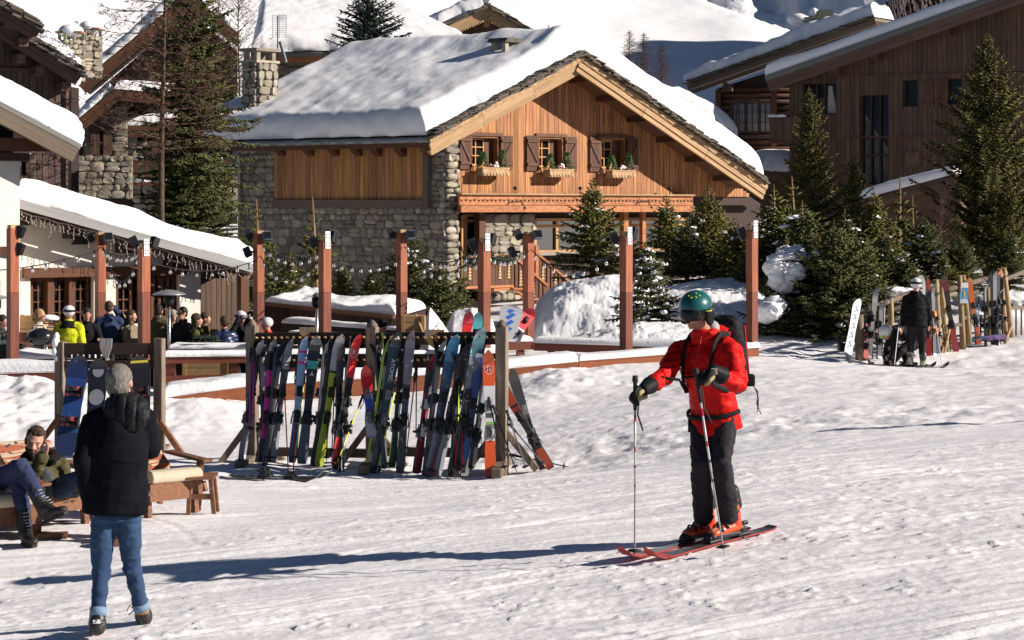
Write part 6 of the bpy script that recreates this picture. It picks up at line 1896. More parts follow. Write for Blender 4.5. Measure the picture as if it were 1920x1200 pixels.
def skis(base,tip,label,stops,blotch=None,roll=0.0,w=1.0,pair=True,bind=BLACK,edge=None,second=None,text=None,logo=None,off=0.0,face=(0,-1,0),bl=(.55,.62),zb=.46,group='skis leaning on the main rack',basem=None):
 b,t=Vector(base),Vector(tip);L=(t-b).length
 SKI_N[0]+=1
 m=bands('topsheet_%d'%SKI_N[0],[(z*L,c) for z,c in stops],blotch=blotch,bl=bl)
 o=thing('skis' if pair else 'ski',label,'skis' if pair else 'ski',(0,0,0),group)
 s1=link('ski',ski_mesh(L,m,.054*w,.038*w,.061*w,edge=edge,base=basem),o);s1.location=(0,-.016,0)
 binding(s1,L*zb,bind,EDGE,0)
 if pair:
  s2=link('ski',s1.data if second is None else ski_mesh(L,bands('topsheet_%d_b'%SKI_N[0],[(z*L,c) for z,c in second]),.054*w,.038*w,.061*w,edge=edge),o)
  s2.matrix_basis=Matrix.Translation((off,.016,-.012))@Matrix.Rotation(math.pi,4,'Z')
  binding(s2,L*zb,bind,EDGE,0)
 if text:
  body,zf,size,tm,vert=text
  mt=Matrix.Translation((.0,-.0022,zf*L))@Matrix.Rotation(R(90),4,'X')
  if vert:mt=mt@Matrix.Rotation(R(-90),4,'Z')
  textmesh('lettering',body,size,tm,s1,mt,.0008)
 if logo:logo(s1,L)
 o.matrix_basis=axis_matrix(b,t,roll,face)
 return o
def onrack(xb,yb,xt,yt,lean=.42,front=.10):
 Yt=float(rackY(xt))-front
 return P(xb,yb,float(rackY(xb))-front-lean),P(xt,yt,Yt)
WHT=mat('print_white',(.75,.75,.75),rough=.4);REDP=mat('print_red',(.55,.03,.03),rough=.4);LIME=mat('print_lime',(.35,.55,.05),rough=.4)
def ring(parent,z,r,m,y=-.0025,wd=.007,n=24,sx=1.0):
 mb=MB();V=[];
 for k in range(n):
  a=2*math.pi*k/n;V+=[(math.cos(a)*r*sx,y,z+math.sin(a)*r),(math.cos(a)*(r-wd)*sx,y,z+math.sin(a)*(r-wd))]
 F=[(2*k,2*((k+1)%n),2*((k+1)%n)+1,2*k+1) for k in range(n)]
 mb.add(V,F);mb.add([(x,yy-.0008,zz) for x,yy,zz in V],[tuple(reversed(f)) for f in F]);mb.build('ring_emblem',m,parent,world=False)
def rlogo(fz,m,size=.085,rr=.056):
 def f(s,L):
  z=fz*L;y=-.10*max(0,(fz-.86)/.14)**2-.0024
  ring(s,z,rr*1.25,m,y,.007,sx=.75)
  textmesh('lettering','R',size,m,s,Matrix.Translation((0,y-.001,z))@Matrix.Rotation(R(90),4,'X'),.0008)
 return f
def star(fz,m,s0=.045):
 def f(s,L):
  z=fz*L;y=-.10*max(0,(fz-.86)/.14)**2-.006
  mb=MB();mb.prism([(0,y,z+s0),(s0*.22,y,z+.1*s0),(s0*.8,y,z-s0*.75),(0,y,z-.3*s0),(-s0*.8,y,z-s0*.75),(-s0*.22,y,z+.1*s0)],(0,-.002,0));mb.build('star_emblem',m,s,world=False)
 return f
BK=(.012,.012,.014);DG=(.05,.05,.055);GY=(.22,.23,.26);LG=(.38,.40,.43);WH=(.72,.72,.72);RD=(.68,.03,.025);MG=(.60,.03,.30);BL=(.03,.10,.30);TL=(.06,.42,.42);OLV=(.30,.38,.02);NAVY=(.02,.035,.09);BURG=(.16,.02,.035);ORG=(.75,.11,.03);LBL=(.25,.40,.65)
def rk(args,*a,**k):
 b,t=onrack(*args);return skis(b,t,*a,**k)
rk((453,861,486,638),'grey tipped black skis at the left end of the main rack',[(0,GY),(.35,BK),(.62,DG),(.86,LG)],(.10,.10,.12),R(35),.9,bind=BLACK)
rk((490,865,511,636),'black skis with a broad magenta stripe',[(0,BK),(.18,MG),(.74,BK),(.9,GY)],None,R(25),.95)
rk((500,866,524,640),'plain black skis next to the magenta striped ones',[(0,BK),(.5,DG),(.7,NAVY)],None,R(50),.95)
rk((511,865,542,636),'dusty slate grey skis crossing the black pair',[(0,GY),(.4,DG),(.75,GY)],(.24,.25,.28),R(30),.85)
rk((548,866,570,632),'pale blue skis bound with two pink straps',[(0,BL),(.3,LBL),(.78,MG),(.80,LBL),(.87,MG),(.89,LBL)],(.26,.34,.5),R(20),.95)
rk((566,868,592,631),'black skis with teal band and white emblem near the shovel',[(0,(.07,.09,.11)),(.3,BK),(.74,TL),(.80,BK),(.93,GY)],(.05,.06,.07),R(12),1.25,logo=star(.70,WHT,.04))
rk((590,870,613,630),'thin royal blue skis turned edge on',[(0,GY),(.35,LG),(.6,(.3,.08,.06)),(.8,BL)],None,R(70),.9,edge=SILV)
rk((597,874,637,627),'olive green skis with big white and grey tips',[(0,OLV),(.64,OLV),(.70,BK),(.72,LG),(.93,WH)],(.22,.28,.03),R(22),1.15,off=-.05)
rk((628,870,669,627),'black skis with a red shovel carrying a white monogram',[(0,RD),(.2,BK),(.66,RD)],None,R(28),1.0,logo=rlogo(.86,WHT,.09),edge=SILV)
rk((697,822,686,692),'short red and blue junior skis in front of the middle post',[(0,LG),(.3,(.04,.10,.5)),(.62,RD)],(.5,.02,.02),R(5),1.2,pair=False,bind=GREYP)
rk((690,885,731,623),'black skis turned on edge with lime edges beside the lettered ones',[(0,BK),(.5,DG)],None,R(60),1.1,edge=LIME)
rk((704,886,745,621),'black skis lettered ATOMIC with a white star at the tip',[(0,(.012,.03,.05)),(.12,(.015,.035,.05)),(.62,(.015,.05,.075)),(.9,BK)],(.03,.06,.08),R(18),1.25,text=('ATOMIC',.72,.075,WHT,True),logo=star(.955,WHT,.05),bind=GREYP)
rk((750,885,770,622),'tall dusty violet grey skis right of the lettered black pair',[(0,DG),(.4,(.06,.05,.08)),(.62,(.20,.20,.24)),(.93,(.12,.08,.13))],(.28,.28,.32),R(15),1.0)
rk((781,886,812,662),'burgundy skis with a crimson tip',[(0,BURG),(.3,BK),(.45,(.22,.02,.04)),(.65,DG),(.85,BURG),(.92,(.4,.02,.06))],(.2,.16,.17),R(30),1.0,bind=SILV)
rk((797,890,826,634),'grey tipped dark skis tucked behind the deep blue pair',[(0,DG),(.5,BK),(.9,LG)],None,R(55),.9)
rk((805,893,852,627),'deep blue skis dusted with snow along their length',[(0,(.10,.14,.2)),(.3,NAVY),(.62,(.03,.10,.20)),(.80,(.04,.26,.50))],(.22,.26,.32),R(20),1.25)
rk((818,891,878,640),'black skis caked with dried slush next to the blue pair',[(0,GY),(.3,BK),(.7,DG)],(.20,.19,.2),R(32),1.15)
rk((846,893,902,613),'charcoal skis with pale turquoise shovels',[(0,BK),(.3,DG),(.55,(.15,.15,.18)),(.80,(.25,.58,.60))],(.24,.24,.26),R(18),1.25,off=.03)
rk((870,893,900,655),'royal blue skis with a white printed tip behind the red and white ones',[(0,(.22,.22,.22)),(.14,(.04,.12,.30)),(.4,NAVY),(.6,(.03,.07,.22)),(.86,(.08,.22,.6)),(.93,WH),(.96,NAVY)],(.10,.09,.14),R(12),1.0)
rk((920,893,916,660),'white and red skis with a monogram roundel standing upright at the rack end',[(0,ORG),(.28,WH),(.40,(.25,.55,.1)),(.43,WH),(.46,(.1,.1,.1)),(.5,WH),(.72,ORG)],None,R(0),1.25,logo=rlogo(.86,WHT,.10),bind=GREYP,edge=WHT)
rg=random.Random(5)
for i,(xb,xt,yt,lb,st,w) in enumerate(((497,489,648,'dark grey skis between the first pink poles and the magenta stripe',[(0,BK),(.55,GY),(.9,BK)],.8),(628,640,648,'black skis right of the olive green ones',[(0,BK),(.7,DG)],.75),(640,655,655,'grey black skis behind the red shovel pair',[(0,GY),(.4,BK)],.8),(722,706,640,'dark skis crossing behind the middle post',[(0,DG),(.5,BK)],.8),(735,757,650,'dark green skis between the lettered and violet pairs',[(0,(.02,.05,.04)),(.6,BK)],.8),(848,858,650,'grey dusty skis between deep blue and slush caked pairs',[(0,GY),(.5,DG)],.85),(858,886,628,'dark blue skis left of the turquoise shovels',[(0,NAVY),(.6,DG)],.85),(884,913,690,'black skis between royal blue and upright red and white',[(0,BK),(.5,GY)],.8))):
 rk((xb,874+rg.randint(-4,12),xt,yt),lb,st,(.12,.12,.13),R(rg.uniform(20,75)),w)
b,t=P(1032,877,23.1),P(938,716,23.3)
skis(b,t,'scarlet and black skis leaning outward past the rack end',[(0,ORG),(.22,BK),(.55,(.6,.03,.02)),(.62,BK),(.65,(.6,.03,.02)),(.70,BK),(.73,ORG)],None,R(-15),1.0)
b,t=P(1018,878,23.3),P(958,694,23.6)
skis(b,t,'matt charcoal skis leaning outward behind the scarlet pair',[(0,BK),(.5,DG)],None,R(10),1.05,bind=GREYP)
skis(P(862,700,32.4),P(880,588,32.9),'crimson skis with white print standing on the terrace behind the rack',[(0,RD),(.8,(.4,.02,.04))],(.5,.1,.1),0,1.5,group='skis on the terrace')
skis(P(888,705,32.4),P(897,590,32.9),'turquoise tipped skis standing on the terrace beside the porch post',[(0,BK),(.75,(.1,.4,.42))],None,0,1.4,group='skis on the terrace')
skis(P(964,640,35.2),P(996,582,35.5),'bright red skis with white shield print leaning on the slim rear post',[(0,BK),(.35,WH),(.4,(.65,.02,.04))],None,R(15),1.9,group='skis on the terrace',pair=False)
def pole(b,t,m,label,grip=None,group='ski poles at the main rack',basket=True,strap=True):
 b,t=Vector(b),Vector(t);L=(t-b).length
 o=thing('ski_pole',label,'ski pole',(0,0,0),group)
 mb=MB();mb.tube([(0,0,0),(0,0,.06),(0,0,L-.12)],[.003,.0075,.009],7);mb.build('shaft',m,o,world=False)
 mb=MB();mb.tube([(0,0,L-.14),(0,0,L-.1),(0,0,L-.03),(0,0,L)],[.013,.016,.015,.020],8);mb.build('grip',grip or RUBBER,o,world=False)
 if basket:mb=MB();mb.lathe((0,0,.07),[(.008,-.012),(.042,0),(.044,.006),(.008,.014)],10);mb.build('basket',RUBBER,o,world=False)
 if strap:mb=MB();mb.tube([(.012,0,L-.02),(.04,-.02,L-.1),(.03,-.02,L-.2),(.01,0,L-.14)],.006,4);mb.build('wrist_strap',RUBBER,o,world=False)
 o.matrix_basis=axis_matrix(b,t,random.Random(L).uniform(0,6))
 return o
PK=mat('pole_pink',(.65,.05,.32),rough=.35);LM=mat('pole_lime',(.55,.75,.05),rough=.35);PR=mat('pole_red',(.65,.04,.03),rough=.35);PG=mat('pole_grey',(.30,.31,.33),rough=.3,metal=.5);PW=mat('pole_white',(.6,.6,.6),rough=.35);PB=mat('pole_black',(.02,.02,.022),rough=.35)
for(xb,yb,xt,yt,m,lb) in((467,812,471,652,PK,'pink ski pole hanging at the left end of the rack'),(471,815,478,655,PK,'second pink ski pole beside the grey tipped skis'),(497,868,540,648,PG,'grey ski pole crossing in front of the slate skis'),(510,868,545,660,PG,'grey ski pole right of the slate skis'),(541,896,533,720,PR,'white and red ski pole standing before the pale blue skis'),(550,897,556,690,PR,'red ski pole standing right of the white and red one'),(552,868,572,700,LM,'lime ski pole between the pale blue and teal skis'),(622,855,628,700,PB,'black ski pole right of the olive skis'),(612,868,617,720,PB,'black ski pole between blue and olive skis'),(632,868,681,740,LM,'yellow and black ski pole slanting under the red shovel skis'),(626,873,660,790,PR,'red ski pole slanting to the snow by the middle brace'),(707,886,744,715,LM,'lime ski pole leaning beside the lettered skis'),(727,880,750,712,LM,'second lime ski pole under the violet grey skis'),(762,850,780,690,PG,'thin grey ski pole left of the burgundy skis'),(780,820,781,690,PG,'thin grey ski pole hanging beside the burgundy skis'),(805,892,845,770,PR,'red ski pole along the foot of the deep blue skis'),(810,894,842,760,PR,'second red ski pole along the foot of the deep blue skis'),(853,888,860,730,PR,'dark red ski pole between charcoal and blue skis'),(866,885,868,735,PR,'thin red ski pole before the royal blue skis'),(859,790,861,706,LM,'yellow gripped ski pole against the charcoal skis'),(969,885,924,760,PB,'black ski pole slanting right of the upright red and white skis'),(948,886,916,745,PB,'black ski pole slanting through the rack end'),(989,885,950,770,PG,'grey ski pole slanting behind the rack end post'),(1024,876,955,795,PG,'grey ski pole slanting towards the scarlet skis')):
 Yb=float(rackY(min(xb,990)))-.62;pole(P(xb,yb,Yb),P(xt,yt,Yb+.4),m,lb)
pole(P(1068,876,23.2),P(955,852,23.3),PB,'black ski pole lying on the snow at the rack end')
def lying():
 a,b=P(606,903,22.6),P(412,905,22.9)
 for k,(dx,dy) in enumerate(((0,0),(.10,.16))):
  p=Vector((a.x+dx,a.y+dy,0));q=Vector((b.x+dx,b.y+dy,0));p.z=float(ground_surface(np.array([p.x]),np.array([p.y]))[0])+.035;q.z=float(ground_surface(np.array([q.x]),np.array([q.y]))[0])+.035
  L=(q-p).length
  o=thing('ski','near one of the two black skis lying flat on the snow' if k==0 else 'far one of the two black skis lying flat on the snow','ski',(0,0,0),'skis lying on the snow')
  m=bands('lying_ski',[(0,BK),(.3,NAVY),(.9,BK)])
  s=link('ski',ski_mesh(L,m),o);binding(s,L*(.55 if k==0 else.48),BLACK,EDGE,0,1.2)
  o.matrix_basis=axis_matrix(q,p,0,(0,0,1))
lying()
def snowboard(b,t,label,stops,blotch=None,roll=0.0,W=.15,bind=BLACK,edge=None,deco=None,group='snowboards',face=(0,-1,0),bsc=6.0,bl=(.55,.62),binds=True):
 b,t=Vector(b),Vector(t);L=(t-b).length;SKI_N[0]+=1
 m=bands('board_top_%d'%SKI_N[0],[(z*L,c) for z,c in stops],blotch=blotch,bsc=bsc,bl=bl)
 o=thing('snowboard',label,'snowboard',(0,0,0),group)
 s=link('deck',ski_mesh(L,m,W,W*.84,W,.012,'board',edge=edge),o)
 if binds:
  for z in(.34,.64):
   mb=MB();mb.box((0,-.025,z*L),(.24,.03,.13));mb.box((.10,-.10,z*L),(.05,.14,.14));f=mb.build('binding',bind,s,world=False);bevel(f,.012)
   mb=MB();mb.tube([(-.11,-.03,z*L+.04),(-.06,-.11,z*L+.03),(.04,-.13,z*L+.03),(.11,-.09,z*L+.04)],.02,6,ry=.035);mb.tube([(-.11,-.03,z*L-.04),(-.05,-.09,z*L-.04),(.05,-.10,z*L-.04),(.12,-.06,z*L-.04)],.016,6,ry=.03);mb.build('binding_strap',mat('red_strap',(.03,.03,.034),(.40,.05,.05),rough=.5,ns=14,lo=.52,hi=.58),f,world=False)
 if deco:deco(s,L)
 o.matrix_basis=axis_matrix(b,t,roll,face)
 return o
YL=26.3
snowboard(P(121,858,YL-.55),P(150,668,YL-.12),'royal blue snowboard with white splashes and red straps on the dark rack',[(0,(.008,.015,.05)),(.25,(.008,.030,.12)),(.78,(.007,.014,.055)),(.92,(.006,.009,.03))],(.06,.14,.32),R(14),.145,bl=(.60,.66))
def gdeco(s,L):
 for z,r,w in((.88,.075,.022),(.62,.10,.03)):
  mb=MB();n=20;V=[(math.cos(6.283*k/n)*r*1.05,-.004,z*L+math.sin(6.283*k/n)*r*1.1) for k in range(n)];mb.prism(V,(0,-.001,0));mb.build('round_emblem',mat('print_grey',(.30,.31,.33),rough=.4),s,world=False)
 textmesh('lettering','GE',.13,WHT,s,Matrix.Translation((0,-.006,.40*L))@Matrix.Rotation(R(90),4,'X')@Matrix.Rotation(R(90),4,'Z'),.001)
 ring(s,.40*L,.125,WHT,-.005,.016,sx=.9)
snowboard(P(172,862,YL-.5),P(186,674,YL-.12),'black snowboard with grey and white rounded emblems on the dark rack',[(0,BK),(.5,(.02,.02,.024))],None,R(-6),.14,deco=gdeco,binds=False)
snowboard(P(268,862,YL-.5),P(261,668,YL-.1),'black snowboard with a thin red edge behind the head of the man in the coat',[(0,BK),(.93,(.6,.5,.05)),(.955,BK)],None,R(8),.145,edge=mat('red_edge',(.4,.03,.04),rough=.4))
def bdeco(s,L):
 for i,z in enumerate((.25,.45,.65,.82)):
  mb=MB();mb.prism([(-.09,-.004,z*L),(.02,-.004,z*L+.12),(.09,-.004,z*L+.10),(-.02,-.004,z*L-.03)],(0,-.001,0));mb.build('chevron',mat('print_blue',(.03,.12,.45),rough=.4),s,world=False)
snowboard(P(946,640,35.1),P(962,574,35.4),'white snowboard with blue chevrons leaning by the porch steps',[(0,LG),(.9,WH)],None,R(5),.22,deco=bdeco,binds=False,group='boards on the terrace')
# ================================================================ SKI FENCE ON THE RIGHT
W_POLE=mat('peeled_pole',(.36,.26,.14),(.22,.15,.075),rough=.75,scale=(12,12,1.5),ns=2,det=5,vary=.15,bump=.3,bs=5)
def fY(x):return np.interp(x,[1580,1610,1770,1825,1890,1990],[36.6,36.8,38.3,39.0,40.0,41.6])
def fp(x,y,dy=0.0):return P(x,y,float(fY(x))+dy)
def ski_fence():
 o=thing('ski_fence','rustic pole fence with slanting rails used as a ski rack at the right','fence',tuple(fp(1760,680)))
 def rpole(name,a,b,r,m=W_POLE):
  mb=MB();a,b=Vector(a),Vector(b);mb.tube([a,a.lerp(b,.3),a.lerp(b,.7),b],[r,r*.98,r*.95,r*.9],9);return mb.build(name,m,o)
 for x0,x1,yt,yb,r in((1755,1762,524,682,.062),(1764,1776,524,666,.058),(1799,1806,516,655,.06),(1806,1818,516,646,.058),(1874,1887,504,640,.058),(1882,1896,502,632,.06),(1610,1614,590,676,.10),(1670,1672,560,668,.06),(1852,1854,538,640,.07)):
  rpole('post',fp(x1,yb),fp(x0,yt),r,W_POLE if x0!=1610 else W_GREY)
 for xa,ya,xb,yb,r in((1606,586,1768,530,.06),(1666,582,1812,545,.05),(1760,548,1886,512,.06),(1800,560,1960,492,.05)):
  rpole('rail',fp(xa,ya,.05),fp(xb,yb,.05),r,W_GREY)
 for xa,ya,xb,yb in((1612,622,1668,618),(1668,612,1762,608),(1766,612,1806,608),(1806,596,1862,592),(1890,578,1960,574)):
  board('lower_rail',fp(xa,ya),fp(xb,yb),.06,.07,W_GREY,o)
  n=max(3,int((xb-xa)/9))
  for k in range(n):
   x=xa+(xb-xa)*(k+.5)/n;y=ya+(yb-ya)*(k+.5)/n;yb_=np.interp(x,[1612,1700,1770,1830,1890,1960],[674,672,664,646,632,622])
   board('baluster',fp(x,yb_),fp(x,y),.028,.03,W_BROWN,o,up=(0,1,0))
 for xa,ya,xb,yb in((1762,672,1772,640),(1884,642,1896,612),(1767,676,1781,612)):
  rpole('brace',fp(xa,ya,-.25),fp(xb,yb,-.05),.035)
 return o
ski_fence()
def poster():
 a,b=fp(1799,569,-.14),fp(1816,530,-.12)
 o=thing('trail_poster','blue and white trail poster with a yellow figure fixed to the paired fence poles','poster',tuple(a))
 w=.17;h=(b.z-a.z);c=(a+b)/2
 mb=MB();mb.box(c,(w,.012,h),R(4));o2=mb.build('panel',mat('poster_blue',(.05,.30,.52),(.16,.42,.62),rough=.4,ns=5),o)
 mb=MB();mb.box(c+Vector((0,-.009,h*.38)),(w,.004,h*.24),R(4));mb.build('header',WHITE,o)
 q=c+Vector((0,-.009,0));mb=MB();mb.prism([q+Vector((-w/2,0,-h*.5)),q+Vector((w/2,0,-h*.5)),q+Vector((w/2,0,-h*.36)),q+Vector((.01,0,-h*.26)),q+Vector((-w/2,0,-h*.36))],(0,-.003,0));mb.build('mountain_print',WHITE,o)
 mb=MB();mb.ball(q+Vector((0,-.003,.02)),(.02,.003,.022),8,5);mb.prism([q+Vector((-.02,0,0)),q+Vector((-.01,0,-.09)),q+Vector((.02,0,-.09)),q+Vector((.025,0,0))],(0,-.004,0));mb.build('figure_print',mat('poster_yellow',(.7,.55,.12),rough=.5),o)
poster()
GF='skis and boards on the right fence'
def ff(xb,yb,xt,yt,lean=.35):return fp(xb,yb,-lean-.05),fp(xt,yt,-.10)
b,t=ff(1588,674,1609,561,.3)
def scrib(s,L):
 for i,z in enumerate((.2,.35,.5,.65,.78)):
  mb=MB();mb.tube([(-.06,-.004,z*L),(.05,-.005,z*L+.05),(-.03,-.004,z*L+.10),(.06,-.005,z*L+.15)],.008,4);mb.build('scribble_print',mat('print_navy',(.02,.03,.12),rough=.4),s,world=False)
snowboard(b,t,'white snowboard with dark scribbled print at the start of the fence',[(0,(.6,.62,.66)),(.5,(.68,.7,.74))],None,R(38),.115,deco=scrib,binds=False,group=GF)
b,t=ff(1622,674,1630,586);skis(b,t,'red and black slim skis at the start of the fence',[(0,(.4,.05,.04)),(.75,BK)],(.05,.04,.04),R(15),.95,group=GF)
b,t=ff(1629,672,1642,540);skis(b,t,'tall dark grey skis beside the fence corner post',[(0,BK),(.4,DG),(.8,(.08,.09,.10))],None,R(20),1.0,group=GF)
def ondeco(s,L):
 textmesh('lettering','ON',.13,mat('print_black',(.015,.015,.017),rough=.4),s,Matrix.Translation((0,-.005,.80*L))@Matrix.Rotation(R(90),4,'X')@Matrix.Rotation(R(80),4,'Z'),.001)
b,t=ff(1722,672,1726,517);snowboard(b,t,'white snowboard lettered ON standing behind the skier in the down jacket',[(0,WH),(.9,(.74,.74,.72))],None,R(0),.105,binds=False,deco=ondeco,group=GF)
b,t=ff(1742,672,1738,523);skis(b,t,'orange red skis right of the lettered snowboard',[(0,(.3,.015,.015)),(.3,BK),(.85,(.6,.07,.04))],None,R(0),1.0,group=GF)
b,t=ff(1752,668,1748,530);skis(b,t,'black skis behind the first pair of fence poles',[(0,BK),(.5,DG)],None,R(35),.9,group=GF,bind=mat('orange_plastic',(.6,.18,.02),rough=.4))
b,t=ff(1793,660,1768,514,.1);skis(b,t,'crimson and black skis slanting between the two pairs of fence poles',[(0,(.30,.012,.016)),(.33,BK),(.78,(.16,.012,.016)),(.93,BK),(.96,BK)],None,R(0),1.15,group=GF)
b,t=ff(1836,645,1815,518,.1);skis(b,t,'orange skis leaning beside the blue poster',[(0,ORG),(.25,BK),(.45,(.75,.16,.02)),(.9,(.8,.3,.03))],None,R(0),1.05,group=GF)
for i,(xb,yb,xt,yt,lb,st) in enumerate(((1862,646,1856,512,'dark skis at the far end of the fence',[(0,BK),(.5,DG)]),(1868,648,1863,508,'slate grey skis in the far cluster of the fence',[(0,DG),(.5,GY)]),(1874,645,1870,505,'black skis with an orange tip in the far cluster',[(0,BK),(.93,ORG)]),(1872,650,1876,590,'short red skis with white tail at the far fence post',[(0,WH),(.25,RD)]),(1866,646,1873,540,'pink and blue skis in the far cluster of the fence',[(0,BK),(.4,(.4,.04,.2)),(.75,LBL)]))):
 b,t=ff(xb,yb,xt,yt,.12+.08*i);skis(b,t,lb,st,None,R(20*i),.9,group=GF)
for i,(xb,yb,xt,yt,lb,st) in enumerate(((1648,672,1652,566,'black skis leaning on the first slanting rail',[(0,BK),(.6,DG)]),(1735,672,1733,540,'thin black skis beside the orange red pair',[(0,DG),(.5,BK)]),(1758,664,1752,548,'dark blue skis wedged by the first pair of fence poles',[(0,NAVY),(.6,BK)]),(1848,648,1846,530,'black and grey skis left of the far cluster',[(0,BK),(.7,GY)]),(1880,640,1880,515,'dark red skis in front of the last pair of fence poles',[(0,BURG),(.6,BK)]))):
 b,t=ff(xb,yb,xt,yt,.2);skis(b,t,lb,st,None,R(30+10*i),.9,group=GF)
for xb,yb,xt,yt,m,lb in((1830,640,1826,556,PB,'black ski pole beside the orange skis'),(1833,640,1836,557,mat('pole_blue',(.05,.25,.45),rough=.35),'blue ski pole beside the orange skis'),(1655,660,1660,555,PW,'white ski pole standing near the bending skier')):
 pole(fp(xb,yb,-.2),fp(xt,yt,-.1),m,lb,group='poles at the right fence')
c=fp(1842,644,-.3)
b2,t2=c+Vector((-.42,0,.05)),c+Vector((.5,.1,.14));snowboard(b2,t2,'purple and teal snowboard lying on its edge under the fence',[(0,(.03,.25,.3)),(.5,(.16,.06,.3))],(.05,.1,.35),R(60),.12,binds=False,group=GF)
c=P(1577,650,36.9);mb=MB();mb.box(c,(.12,.25,.16));mb.box(c+Vector((.1,0,.02)),(.1,.2,.1));o=mb.build('loose_binding',BLACK);bevel(o,.03);tag(o,'black binding of a board lying beside the white scribbled snowboard','binding')
def marker():  # unseen pole added outside the frame to throw a thin shadow across the piste
 x,y=9.6,22.7;z=float(ground_surface(np.array([x]),np.array([y]))[0])
 o=thing('shadow_pole','unseen orange topped pole added beyond the right edge to cast a shadow','unseen pole',(x,y,z))
 mb=MB();mb.tube([(x,y,z-.1),(x,y,z+2.15)],.045,10);mb.build('pole',W_POLE,o)
 mb=MB();mb.tube([(x,y,z+1.85),(x,y,z+2.17)],.05,12);mb.build('band',mat('pole_orange',(.75,.2,.03),rough=.5),o)
marker()
# ================================================================ PEOPLE
def fused(name,mb,voxel,m,parent,smooth=2,wrinkle=0.0,wfreq=9.0,seed=1,fac=.5,stretch=(1,1,1),quilt=None):
 """one continuous skin over the overlapping closed shapes in mb"""
 me=bpy.data.meshes.new(name);me.from_pydata(mb.V,[],mb.F)
 tmp=bpy.data.objects.new('tmp',me);col.objects.link(tmp)
 r=tmp.modifiers.new('r','REMESH');r.mode='VOXEL';r.voxel_size=voxel
 if smooth:s=tmp.modifiers.new('s','SMOOTH');s.iterations=smooth;s.factor=fac
 dg=bpy.context.evaluated_depsgraph_get()
 out=bpy.data.meshes.new_from_object(tmp.evaluated_get(dg))
 bpy.data.objects.remove(tmp);bpy.data.meshes.remove(me)
 n=len(out.vertices)
 if n and(wrinkle or quilt):
  V=np.zeros(n*3);out.vertices.foreach_get('co',V);V=V.reshape(-1,3)
  N=np.zeros(n*3);out.vertices.foreach_get('normal',N);N=N.reshape(-1,3)
  x,y,z=(V*np.array(stretch)).T
  d=0
  if wrinkle:
   w1=fbm(x*wfreq,y*wfreq,z*wfreq*1.5,seed,3);w2=1-np.abs(vnoise(x*wfreq*.9+w1,y*wfreq*.9,z*wfreq*1.3,seed+5))*2
   d=(w1*.5+np.clip(w2,0,1)*.8-.3)*wrinkle
  if quilt is not None:d=d+quilt(V)
  V=V+N*np.asarray(d)[:,None];out.vertices.foreach_set('co',V.ravel())
 out.name=name;out.materials.clear();out.materials.append(m)
 out.polygons.foreach_set('use_smooth',[True]*len(out.polygons));out.update()
 base=WL[parent.name]
 out.transform(Matrix.Translation(-base))
 return link(name,out,parent)
def limb(mb,pts,rad,n=12,up=(0,0,1),ry=None):
 """tapering limb with rounded ends"""
 pts=[Vector(p) for p in pts];P2,R2,Y2=[],[],[]
 ry=ry or rad
 a=(pts[0]-pts[1]).normalized();b=(pts[-1]-pts[-2]).normalized()
 for f in(.98,.7,.35):P2.append(pts[0]+a*rad[0]*f);k=math.sqrt(1-f*f);R2.append(rad[0]*k);Y2.append(ry[0]*k)
 for i in range(len(pts)):
  P2.append(pts[i]);R2.append(rad[i]);Y2.append(ry[i])
  if i<len(pts)-1:
   P2.append(pts[i].lerp(pts[i+1],.5));R2.append((rad[i]+rad[i+1])/2);Y2.append((ry[i]+ry[i+1])/2)
 for f in(.35,.7,.98):P2.append(pts[-1]+b*rad[-1]*f);k=math.sqrt(1-f*f);R2.append(rad[-1]*k);Y2.append(ry[-1]*k)
 mb.tube(P2,R2,n,True,Y2,up)
def loft(mb,rings,n=18):
 """closed body of elliptical rings: (centre, right, forward, half width, half depth)"""
 V=[]
 for c,r,f,a,b in rings:
  for k in range(n):
   t=2*math.pi*k/n;V.append(Vector(c)+r*(math.cos(t)*a)+f*(math.sin(t)*b))
 F=[(i*n+k,i*n+(k+1)%n,i*n+n+(k+1)%n,i*n+n+k) for i in range(len(rings)-1) for k in range(n)]
 F.append(tuple(reversed(range(n))));F.append(tuple((len(rings)-1)*n+k for k in range(n)))
 mb.add(V,F,True)
SKIN=mat('skin',(.50,.27,.19),(.42,.20,.14),rough=.5,ns=14,spec=.35)
TAN=mat('tanned_skin',(.40,.20,.13),(.32,.14,.09),rough=.5,ns=14,spec=.35)
EYE=mat('eye_dark',(.03,.02,.016),rough=.2)
def cloth(name,c,c2=None,rough=.85,bump=.3,bs=90,sheen=.0,spec=.08):return mat(name,c,c2 or tuple(q*.75 for q in c),rough=rough,ns=7,bump=bump,bs=bs,bdist=.004,sheen=sheen,spec=spec)
